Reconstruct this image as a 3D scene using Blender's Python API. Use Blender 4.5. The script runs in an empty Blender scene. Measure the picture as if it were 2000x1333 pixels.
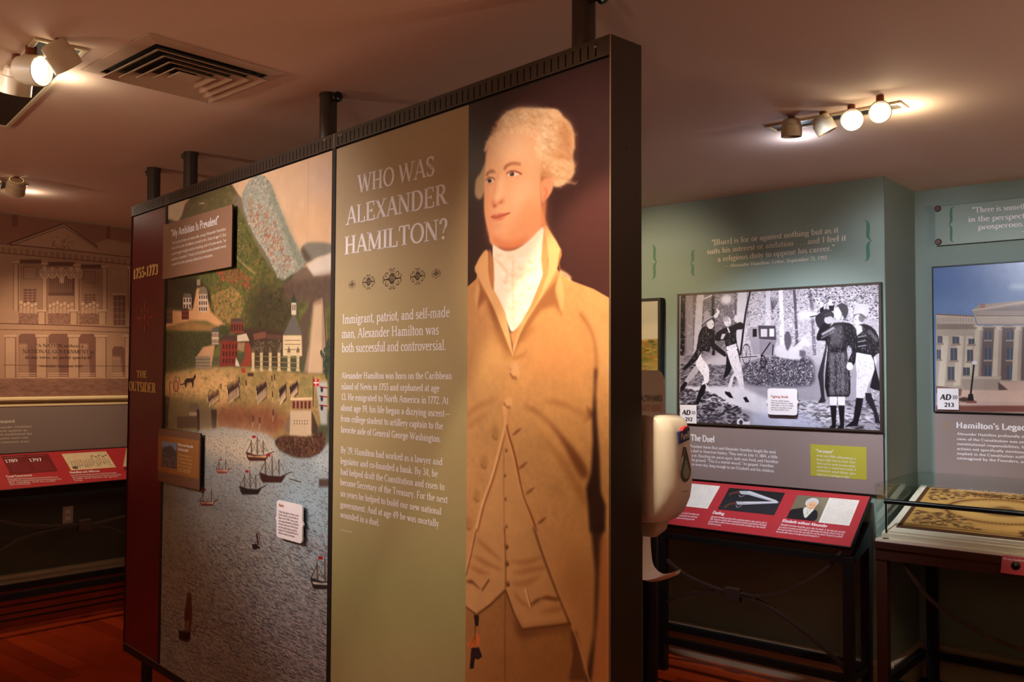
import bpy, math, random
import numpy as np
random.seed(7); rng = np.random.default_rng(7)
# ---------------------------------------------------------------- camera
F = 1770.0; PITCH = math.radians(2.04); ROLL = math.radians(0.25); CZ = 1.64
def _Rx(a):
    c, s = math.cos(a), math.sin(a); return np.array([[1, 0, 0], [0, c, -s], [0, s, c]])
def _Rz(a):
    c, s = math.cos(a), math.sin(a); return np.array([[c, -s, 0], [s, c, 0], [0, 0, 1]])
RC = _Rx(math.pi / 2 + PITCH) @ _Rz(ROLL)
CAM = np.array([0, 0, CZ])
scene = bpy.context.scene
from mathutils import Matrix, Vector
cd = bpy.data.cameras.new('camera'); cam = bpy.data.objects.new('camera', cd)
scene.collection.objects.link(cam); scene.camera = cam
cd.sensor_width = 36; cd.lens = 36 * F / 2000; cd.clip_start = 0.05
mw = Matrix([list(r) for r in RC]).to_4x4(); mw.translation = Vector(CAM); cam.matrix_world = mw
cd.dof.use_dof = False
# ---------------------------------------------------------------- world, exposure
w = bpy.data.worlds.new('world'); scene.world = w; w.use_nodes = True
w.node_tree.nodes['Background'].inputs[0].default_value = (0.02, 0.015, 0.012, 1)
w.node_tree.nodes['Background'].inputs[1].default_value = 0.2
vs = scene.view_settings; vs.view_transform = 'Standard'; vs.look = 'None'; vs.gamma = 1; vs.use_curve_mapping = False
vs.exposure = 0.0
scene.cycles.max_bounces = 8; scene.cycles.diffuse_bounces = 5; scene.cycles.glossy_bounces = 4
scene.cycles.sample_clamp_indirect = 6
# ---------------------------------------------------------------- lights (ceiling spots of the gallery and added fills, most above or behind the frame)
ZC = 2.661
def spot(name, loc, aim, power, col, size=45, blend=0.6, rad=0.04):
    l = bpy.data.lights.new(name, 'SPOT'); l.energy = power; l.color = col
    l.spot_size = math.radians(size); l.spot_blend = blend; l.shadow_soft_size = rad
    o = bpy.data.objects.new(name, l); scene.collection.objects.link(o); o.location = loc
    o.rotation_euler = (Vector(aim) - Vector(loc)).to_track_quat('-Z', 'Y').to_euler(); return o
def glow(name, loc, power, col, rad=0.05):
    l = bpy.data.lights.new(name, 'POINT'); l.energy = power; l.color = col; l.shadow_soft_size = rad
    o = bpy.data.objects.new(name, l); scene.collection.objects.link(o); o.location = loc; return o
WARM = (1.0, 0.72, 0.46); WARM2 = (1.0, 0.60, 0.34); NEUT = (1.0, 0.86, 0.76); COOL = (0.80, 0.88, 1.0)
# key lamps on the partition
spot('partition_key_lamp', (-1.15, .95, ZC - .10), (.18, 2.32, 1.98), 190, (1.0, .70, .46), 31, .9, .05)
spot('partition_scallop_lamp', (.015, 2.0, ZC - .06), (.015, 2.0, 0), 80, (1.0, .88, .52), 68, .22, .02)
spot('harbour_lamp', (-2.5, 2.2, ZC - .10), (-1.0, 3.5, 1.85), 205, (1.0, .86, .80), 53, 1.0, .05)
spot('title_lamp', (-1.9, 1.2, ZC - .10), (-.45, 2.95, 1.4), 130, (1.0, .86, .76), 42, .9, .05)
# wall washers, then two added fill spots
spot('alcove_lamp', (1.0, 3.1, ZC - .10), (2.55, 4.75, 1.7), 110, (.86, .90, 1.0), 60, 1.0, .05)
spot('duel_lamp', (.9, 3.75, ZC - .10), (1.50, 4.95, 1.40), 160, (.90, .92, 1.0), 64, .9, .05)
spot('green_wall_lamp', (-.1, 4.6, ZC - .10), (.85, 5.5, 2.0), 80, (1.0, .74, .44), 62, 1.0, .05)
spot('mural_lamp', (-2.55, 5.35, ZC - .10), (-3.05, 6.0, 1.3), 58, WARM, 84, 1.0, .05)
spot('mural_lamp', (-3.7, 4.2, ZC - .10), (-4.3, 4.8, 1.3), 58, WARM, 84, 1.0, .05)
spot('side_wall_lamp', (-3.6, 2.6, ZC - .10), (-5.6, 3.3, 1.4), 130, (1.0, .9, .6), 70, 1.0, .05)
spot('case_fill', (2.2, 3.75, ZC - .10), (2.75, 4.4, .9), 45, (1.0, .88, .78), 50, .8, .05)  # added spot that brightens the boards inside the case
spot('floor_fill', (.95, 3.3, ZC - .10), (.75, 4.25, 0), 30, WARM, 40, .9, .05)  # added spot that lifts the floor at the lower right
# spill of the visible clusters on the ceiling
glow('cluster_spill', (1.47, 3.42, ZC - .07), 3.0, (1.0, .80, .52), .03)
glow('cluster_spill', (1.22, 3.86, ZC - .06), 1.2, (.74, .80, 1.0), .03)
glow('cluster_spill', (-1.86, 3.02, ZC - .08), 2.0, (1.0, .86, .62), .03)
glow('cluster_spill', (-1.56, 3.10, ZC - .07), 1.2, (1.0, .86, .62), .03)
glow('cluster_spill', (-2.75, 5.12, ZC - .06), .8, (1.0, .80, .60), .03)
# unseen upward fill lamps added to brighten the ceiling, behind and beside the camera
spot('ceiling_fill', (-1.4, -1.4, 1.7), (-1.4, -1.0, ZC), 265, (1.0, .70, .48), 140, 1.0, .1)
spot('ceiling_fill', (3.4, .9, 1.8), (3.2, 1.3, ZC), 240, (1.0, .71, .53), 140, 1.0, .1)
spot('ceiling_fill', (-4.6, 1.9, 1.8), (-4.2, 2.3, ZC), 180, (1.0, .68, .44), 140, 1.0, .1)
# ---------------------------------------------------------------- geometry helpers
def ray(x, y): return RC @ np.array([(x - 1000) / F, -(y - 666.5) / F, -1.0])
def onz(x, y, z):
    r = ray(x, y); return CAM + r * (z - CZ) / r[2]
def proj(P):
    v = RC.T @ (np.array(P, float) - CAM); return (1000 + F * v[0] / -v[2], 666.5 - F * v[1] / -v[2])
def nrm(v): v = np.array(v, float); return v / np.linalg.norm(v)
class Surf:                       # a plane in the room: origin, right, up, towards the viewer
    def __init__(s, O, U, V=(0, 0, 1)):
        s.O = np.array(O, float); s.U = nrm(U); s.V = nrm(V); s.N = np.cross(s.U, s.V)
    def pt(s, u, v, n=0.0): return s.O + s.U * u + s.V * v + s.N * n
    def uv(s, x, y, n=0.0):
        r = ray(x, y); O = s.O + s.N * n; t = np.dot(O - CAM, s.N) / np.dot(r, s.N); P = CAM + r * t
        return float(np.dot(P - s.O, s.U)), float(np.dot(P - s.O, s.V))
    def off(s, n, u=0, v=0): return Surf(s.pt(u, v, n), s.U, s.V)
ORG = {}
def tag(o, label, cat, group=None, kind=None):
    if label: o['label'] = label
    if cat: o['category'] = cat
    if group: o['group'] = group
    if kind: o['kind'] = kind
    return o
def thing(name, label, cat, loc, group=None):
    o = bpy.data.objects.new(name, None); scene.collection.objects.link(o); o.location = [float(c) for c in loc]
    o.empty_display_size = 0.05; ORG[o] = np.array(loc, float); return tag(o, label, cat, group)
def sub(o, p):
    o.parent = p; o.location = (0, 0, 0); return o
class MB:
    def __init__(s): s.v = []; s.f = []; s.m = []; s.uv = []
    def add(s, vs, fs, m=0, uvs=None):
        k = len(s.v); s.v += [tuple(float(c) for c in p) for p in vs]
        for i, f in enumerate(fs):
            s.f.append([k + j for j in f]); s.m.append(m); s.uv.append(uvs[i] if uvs and uvs[i] else None)
        return s
    def box(s, S, u0, u1, v0, v1, n0, n1, m=0, front=None):
        P = [S.pt(u, v, n) for n in (n0, n1) for v in (v0, v1) for u in (u0, u1)]
        fs = [(4, 5, 7, 6), (1, 0, 2, 3), (0, 4, 6, 2), (5, 1, 3, 7), (6, 7, 3, 2), (0, 1, 5, 4)]
        k = len(s.v); s.v += [tuple(map(float, p)) for p in P]
        for i, f in enumerate(fs):
            s.f.append([k + j for j in f]); s.m.append(front if (i == 0 and front is not None) else m)
            s.uv.append([(0, 0), (1, 0), (1, 1), (0, 1)] if i == 0 else None)
        return s
    def prism(s, S, out, n0, n1, m=0, front=None):   # out: list of (u,v), anticlockwise seen from the front
        n = len(out); P = [S.pt(u, v, n1) for u, v in out] + [S.pt(u, v, n0) for u, v in out]
        us = [p[0] for p in out]; vv = [p[1] for p in out]
        fu = [((u - min(us)) / (max(us) - min(us)), (v - min(vv)) / (max(vv) - min(vv))) for u, v in out]
        k = len(s.v); s.v += [tuple(map(float, p)) for p in P]
        s.f.append([k + i for i in range(n)]); s.m.append(m if front is None else front); s.uv.append(fu)
        s.f.append([k + n + i for i in reversed(range(n))]); s.m.append(m); s.uv.append(None)
        for i in range(n):
            j = (i + 1) % n; s.f.append([k + i, k + n + i, k + n + j, k + j]); s.m.append(m); s.uv.append(None)
        return s
    def rings(s, rs, m=0, cap=True, close=True):
        n = len(rs[0]); k = len(s.v)
        for r in rs: s.v += [tuple(map(float, p)) for p in r]
        for a in range(len(rs) - 1):
            for i in range(n if close else n - 1):
                j = (i + 1) % n; s.f.append([k + a * n + i, k + a * n + j, k + (a + 1) * n + j, k + (a + 1) * n + i]); s.m.append(m); s.uv.append(None)
        if cap:
            s.f.append([k + i for i in reversed(range(n))]); s.m.append(m); s.uv.append(None)
            b = k + (len(rs) - 1) * n; s.f.append([b + i for i in range(n)]); s.m.append(m); s.uv.append(None)
        return s
    def lathe(s, p0, axis, prof, seg=24, m=0, cap=True):   # prof: (t along axis, radius)
        a = nrm(axis); b = nrm(np.cross(a, (0.31, 0.2, 0.93) if abs(a[2]) < .9 else (1, 0, 0))); c = np.cross(a, b)
        rs = [[np.array(p0) + a * t + (b * math.cos(q) + c * math.sin(q)) * r for q in np.linspace(0, 2 * math.pi, seg, endpoint=False)] for t, r in prof]
        return s.rings(rs, m, cap)
    def cyl(s, p0, p1, r, seg=20, m=0):
        d = np.array(p1, float) - np.array(p0, float); return s.lathe(p0, d, [(0, r), (np.linalg.norm(d), r)], seg, m)
    def sweep(s, pts, prof, up=(0, 0, 1), m=0):          # prof: list of (a,b) in side/up axes
        pts = [np.array(p, float) for p in pts]; rs = []
        for i, p in enumerate(pts):
            t = nrm(pts[min(i + 1, len(pts) - 1)] - pts[max(i - 1, 0)]); sd = nrm(np.cross(t, up)); u2 = np.cross(sd, t)
            rs.append([p + sd * a + u2 * b for a, b in prof])
        return s.rings(rs, m)
    def build(s, name, mats, parent=None, loc=None, smooth=None, bevel=0, kind=None):
        if not isinstance(mats, (list, tuple)): mats = [mats]
        org = ORG[parent] if parent is not None else np.array(loc if loc is not None else (0, 0, 0), float)
        me = bpy.data.meshes.new(name); me.from_pydata([tuple(np.array(v) - org) for v in s.v], [], s.f)
        for mt in mats: me.materials.append(mt)
        me.polygons.foreach_set('material_index', s.m)
        if any(u for u in s.uv):
            L = me.uv_layers.new(name='UVMap')
            for p, u in zip(me.polygons, s.uv):
                if u:
                    for li, c in zip(p.loop_indices, u): L.data[li].uv = c
        o = bpy.data.objects.new(name, me); scene.collection.objects.link(o)
        if parent is not None: o.parent = parent
        else: o.location = [float(c) for c in org]
        ORG[o] = org
        if smooth:
            me.polygons.foreach_set('use_smooth', [True] * len(me.polygons))
            try: me.set_sharp_from_angle(angle=math.radians(smooth))
            except Exception: pass
        if bevel:
            b = o.modifiers.new('bevel', 'BEVEL'); b.width = bevel; b.segments = 2; b.limit_method = 'ANGLE'
        if kind: o['kind'] = kind
        me.update(); return o
# ---------------------------------------------------------------- materials
def srgb(c):
    return tuple((x / 255 / 12.92) if x / 255 <= 0.04045 else ((x / 255 + 0.055) / 1.055) ** 2.4 for x in c)
def mat(name, col, rough=0.5, metal=0.0, noise=0.0, scale=8.0, bump=0.0, bscale=60.0, spec=0.5, emit=0.0, coat=0.0, stretch=None, col2=None):
    m = bpy.data.materials.new(name); m.use_nodes = True; nt = m.node_tree; b = nt.nodes['Principled BSDF']
    c = srgb(col); b.inputs['Base Color'].default_value = (*c, 1); b.inputs['Roughness'].default_value = rough
    b.inputs['Metallic'].default_value = metal; b.inputs['Specular IOR Level'].default_value = spec; b.inputs['Coat Weight'].default_value = coat
    tc = nt.nodes.new('ShaderNodeTexCoord'); mp = nt.nodes.new('ShaderNodeMapping'); nt.links.new(tc.outputs['Object'], mp.inputs[0])
    if stretch: mp.inputs['Scale'].default_value = stretch
    nz = nt.nodes.new('ShaderNodeTexNoise'); nz.inputs['Scale'].default_value = scale; nz.inputs['Detail'].default_value = 5
    nt.links.new(mp.outputs[0], nz.inputs['Vector'])
    mx = nt.nodes.new('ShaderNodeMix'); mx.data_type = 'RGBA'
    d = srgb(col2) if col2 else tuple(x * (1 - noise) for x in c); l = c if col2 else tuple(min(1, x * (1 + noise)) for x in c)
    mx.inputs[6].default_value = (*d, 1); mx.inputs[7].default_value = (*l, 1)
    nt.links.new(nz.outputs[0], mx.inputs[0]); nt.links.new(mx.outputs[2], b.inputs['Base Color'])
    if bump:
        n2 = nt.nodes.new('ShaderNodeTexNoise'); n2.inputs['Scale'].default_value = bscale; n2.inputs['Detail'].default_value = 4
        nt.links.new(mp.outputs[0], n2.inputs['Vector'])
        bp = nt.nodes.new('ShaderNodeBump'); bp.inputs['Strength'].default_value = bump; bp.inputs['Distance'].default_value = 0.004
        nt.links.new(n2.outputs[0], bp.inputs['Height']); nt.links.new(bp.outputs[0], b.inputs['Normal'])
    if emit: b.inputs['Emission Color'].default_value = (*c, 1); b.inputs['Emission Strength'].default_value = emit
    return m
def print_mat(name, art, rough=0.35, spec=0.5, gain=1.0):
    a = np.clip(art.a, 0, 1); h, w_ = a.shape[:2]
    im = bpy.data.images.new(name, w_, h); px = np.ones((h, w_, 4), np.float32); px[..., :3] = a[::-1]
    im.pixels.foreach_set(px.ravel()); im.update(); im.pack()
    m = bpy.data.materials.new(name); m.use_nodes = True; nt = m.node_tree; b = nt.nodes['Principled BSDF']
    t = nt.nodes.new('ShaderNodeTexImage'); t.image = im; t.extension = 'EXTEND'; uv = nt.nodes.new('ShaderNodeUVMap')
    nt.links.new(uv.outputs[0], t.inputs[0]); nt.links.new(t.outputs[0], b.inputs['Base Color'])
    n2 = nt.nodes.new('ShaderNodeTexNoise'); n2.inputs['Scale'].default_value = 9
    bp = nt.nodes.new('ShaderNodeBump'); bp.inputs['Strength'].default_value = 0.05; bp.inputs['Distance'].default_value = 0.01
    nt.links.new(n2.outputs[0], bp.inputs['Height']); nt.links.new(bp.outputs[0], b.inputs['Normal'])
    b.inputs['Roughness'].default_value = rough; b.inputs['Specular IOR Level'].default_value = spec
    return m
# ---------------------------------------------------------------- print painter (numpy)
def _blur(m, r):
    r = int(round(r))
    if r < 1: return m
    for _ in range(2):
        for ax in (0, 1):
            p = np.pad(m, [(r + 1, r) if i == ax else (0, 0) for i in (0, 1)], mode='edge'); c = np.cumsum(p, ax)
            m = (np.take(c, range(2 * r + 1, c.shape[ax]), ax) - np.take(c, range(0, c.shape[ax] - 2 * r - 1), ax)) / (2 * r + 1)
    return m
def smooth_pts(p, n=5):
    p = np.array(p, float); N = len(p); out = []
    for i in range(N):
        a, b, c, d = p[i - 1], p[i], p[(i + 1) % N], p[(i + 2) % N]
        for t in np.linspace(0, 1, n, endpoint=False):
            out.append(0.5 * ((2 * b) + (c - a) * t + (2 * a - 5 * b + 4 * c - d) * t * t + (3 * b - a - 3 * c + d) * t ** 3))
    return np.array(out)
def smooth_open(p, n=6):
    p = [np.array(q, float) for q in p]; p = [2 * p[0] - p[1]] + p + [2 * p[-1] - p[-2]]; out = []
    for i in range(1, len(p) - 2):
        a, b, c, d = p[i - 1], p[i], p[i + 1], p[i + 2]
        for t in np.linspace(0, 1, n, endpoint=False):
            out.append(0.5 * ((2 * b) + (c - a) * t + (2 * a - 5 * b + 4 * c - d) * t * t + (3 * b - a - 3 * c + d) * t ** 3))
    out.append(p[-2]); return np.array(out)
def C3(c): return np.array(c, np.float32) / 255
class Art:
    def __init__(s, S, u0, u1, v0, v1, ppm, col=(128, 128, 128), n=0.0):
        s.S, s.u0, s.u1, s.v0, s.v1, s.ppm, s.n = S, u0, u1, v0, v1, ppm, n
        s.w = max(8, int((u1 - u0) * ppm)); s.h = max(8, int((v1 - v0) * ppm))
        s.a = np.empty((s.h, s.w, 3), np.float32); s.a[:] = C3(col); s.T = (0, 0, 1.0)
    def view(s, ox=0, oy=0, sc=1.0): s.T = (ox, oy, sc); return s
    def M(s, pts):
        out = []
        for x, y in pts:
            u, v = s.S.uv(s.T[0] + x / s.T[2], s.T[1] + y / s.T[2], s.n)
            out.append(((u - s.u0) / (s.u1 - s.u0) * s.w, (s.v1 - v) / (s.v1 - s.v0) * s.h))
        return np.array(out)
    def mask(s, P, f):
        pad = int(2 * f + 3); x0 = max(0, int(P[:, 0].min()) - pad); x1 = min(s.w, int(P[:, 0].max()) + pad + 1)
        y0 = max(0, int(P[:, 1].min()) - pad); y1 = min(s.h, int(P[:, 1].max()) + pad + 1)
        if x1 <= x0 or y1 <= y0: return None
        m = np.zeros((y1 - y0, x1 - x0), np.float32)
        for k in range(y1 - y0):
            for sub in (0.25, 0.75):
                y = y0 + k + sub; xs = []
                for i in range(len(P)):
                    a, b = P[i - 1], P[i]
                    if (a[1] > y) != (b[1] > y): xs.append(a[0] + (y - a[1]) * (b[0] - a[0]) / (b[1] - a[1]))
                xs.sort()
                for j in range(0, len(xs) - 1, 2):
                    l, r = max(xs[j] - x0, 0), min(xs[j + 1] - x0, x1 - x0)
                    if r <= l: continue
                    li, ri = int(l), int(r)
                    if li == ri: m[k, li] += 0.5 * (r - l); continue
                    m[k, li] += 0.5 * (li + 1 - l); m[k, li + 1:ri] += 0.5
                    if ri < x1 - x0: m[k, ri] += 0.5 * (r - ri)
        m = np.clip(m, 0, 1)
        if f >= 1: m = _blur(m, f)
        return m, x0, x1, y0, y1
    def put(s, mm, col, al=1.0, tex=0.0, gr=None):
        if mm is None: return s
        m, x0, x1, y0, y1 = mm; c = C3(col)
        if gr is not None:                                    # vertical gradient to a second colour
            t = np.linspace(0, 1, y1 - y0, dtype=np.float32)[:, None, None]; c = c * (1 - t) + C3(gr) * t
        if tex: c = c * (1 + tex * (s.fbm(y1 - y0, x1 - x0, 14) - 0.5) * 2)[..., None]
        k = (m * al)[..., None]; s.a[y0:y1, x0:x1] = s.a[y0:y1, x0:x1] * (1 - k) + c * k; return s
    def poly(s, pts, col, f=0, al=1.0, tex=0.0, sm=0, gr=None):
        if sm: pts = smooth_pts(pts, sm)
        return s.put(s.mask(s.M(pts), f), col, al, tex, gr)
    def rect(s, x0, y0, x1, y1, col, **k): return s.poly([(x0, y0), (x1, y0), (x1, y1), (x0, y1)], col, **k)
    def line(s, pts, w_, col, f=0, al=1.0, sm=0, taper=0):
        if sm: pts = smooth_open(pts, sm)
        P = s.M(pts); sc = s.ppm * 4.0 / F / s.T[2] * 0 + 1
        d = np.gradient(P, axis=0); L = np.hypot(d[:, 0], d[:, 1]) + 1e-6; nx, ny = -d[:, 1] / L, d[:, 0] / L
        ww = np.full(len(P), w_ / 2.0)
        if taper: ww = ww * np.sin(np.linspace(0.12, math.pi - 0.12, len(P)))
        Q = np.concatenate([np.stack([P[:, 0] + nx * ww, P[:, 1] + ny * ww], 1), np.stack([P[:, 0] - nx * ww, P[:, 1] - ny * ww], 1)[::-1]])
        return s.put(s.mask(Q, f), col, al)
    def ell(s, cx, cy, rx, ry, col, f=0, al=1.0, rot=0, tex=0, n=20):
        q = np.linspace(0, 2 * math.pi, n, endpoint=False); c, k = math.cos(rot), math.sin(rot)
        return s.poly([(cx + rx * math.cos(t) * c - ry * math.sin(t) * k, cy + rx * math.cos(t) * k + ry * math.sin(t) * c) for t in q], col, f=f, al=al, tex=tex)
    def fbm(s, h, w_, cell):
        out = np.zeros((h, w_), np.float32); amp, tot = 1.0, 0.0
        while cell >= 2:
            gh, gw = h // int(cell) + 3, w_ // int(cell) + 3; g = rng.random((gh, gw)).astype(np.float32)
            y = np.arange(h) / cell; x = np.arange(w_) / cell; yi = y.astype(int); xi = x.astype(int)
            fy = (y - yi)[:, None]; fx = (x - xi)[None]; fy = fy * fy * (3 - 2 * fy); fx = fx * fx * (3 - 2 * fx)
            g00 = g[np.ix_(yi, xi)]; g01 = g[np.ix_(yi, xi + 1)]; g10 = g[np.ix_(yi + 1, xi)]; g11 = g[np.ix_(yi + 1, xi + 1)]
            out += amp * ((g00 * (1 - fx) + g01 * fx) * (1 - fy) + (g10 * (1 - fx) + g11 * fx) * fy); tot += amp; amp *= 0.6; cell /= 2
        return out / tot
    def grain(s, amt, cell=40): s.a *= (1 + amt * (s.fbm(s.h, s.w, cell) - 0.5) * 2)[..., None]; return s
    def dabs(s, pts, n, cols, r=(1, 3), al=0.7, asp=1.0, sm=0, rot=0.0):     # small brush dabs inside a region
        P = s.M(smooth_pts(pts, sm) if sm else pts); mm = s.mask(P, 0)
        if mm is None: return s
        m, x0, x1, y0, y1 = mm; ys, xs = np.nonzero(m > 0.5)
        if len(ys) == 0: return s
        for k in rng.integers(0, len(ys), n):
            cx, cy = xs[k] + x0, ys[k] + y0; rr = rng.uniform(*r); rx = rr * asp; R_ = int(max(rx, rr)) + 2
            a0, a1, b0, b1 = max(0, cx - R_), min(s.w, cx + R_ + 1), max(0, cy - R_), min(s.h, cy + R_ + 1)
            yy, xx = np.mgrid[b0:b1, a0:a1]; dx, dy = xx - cx, yy - cy; th = rot + rng.normal() * 0.3; c, q = math.cos(th), math.sin(th)
            d = np.sqrt(((dx * c + dy * q) / rx) ** 2 + ((-dx * q + dy * c) / rr) ** 2); kk = (np.clip((1.15 - d) * 2.2, 0, 1) * al)[..., None].astype(np.float32)
            s.a[b0:b1, a0:a1] = s.a[b0:b1, a0:a1] * (1 - kk) + C3(cols[rng.integers(len(cols))]) * kk
        return s
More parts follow.
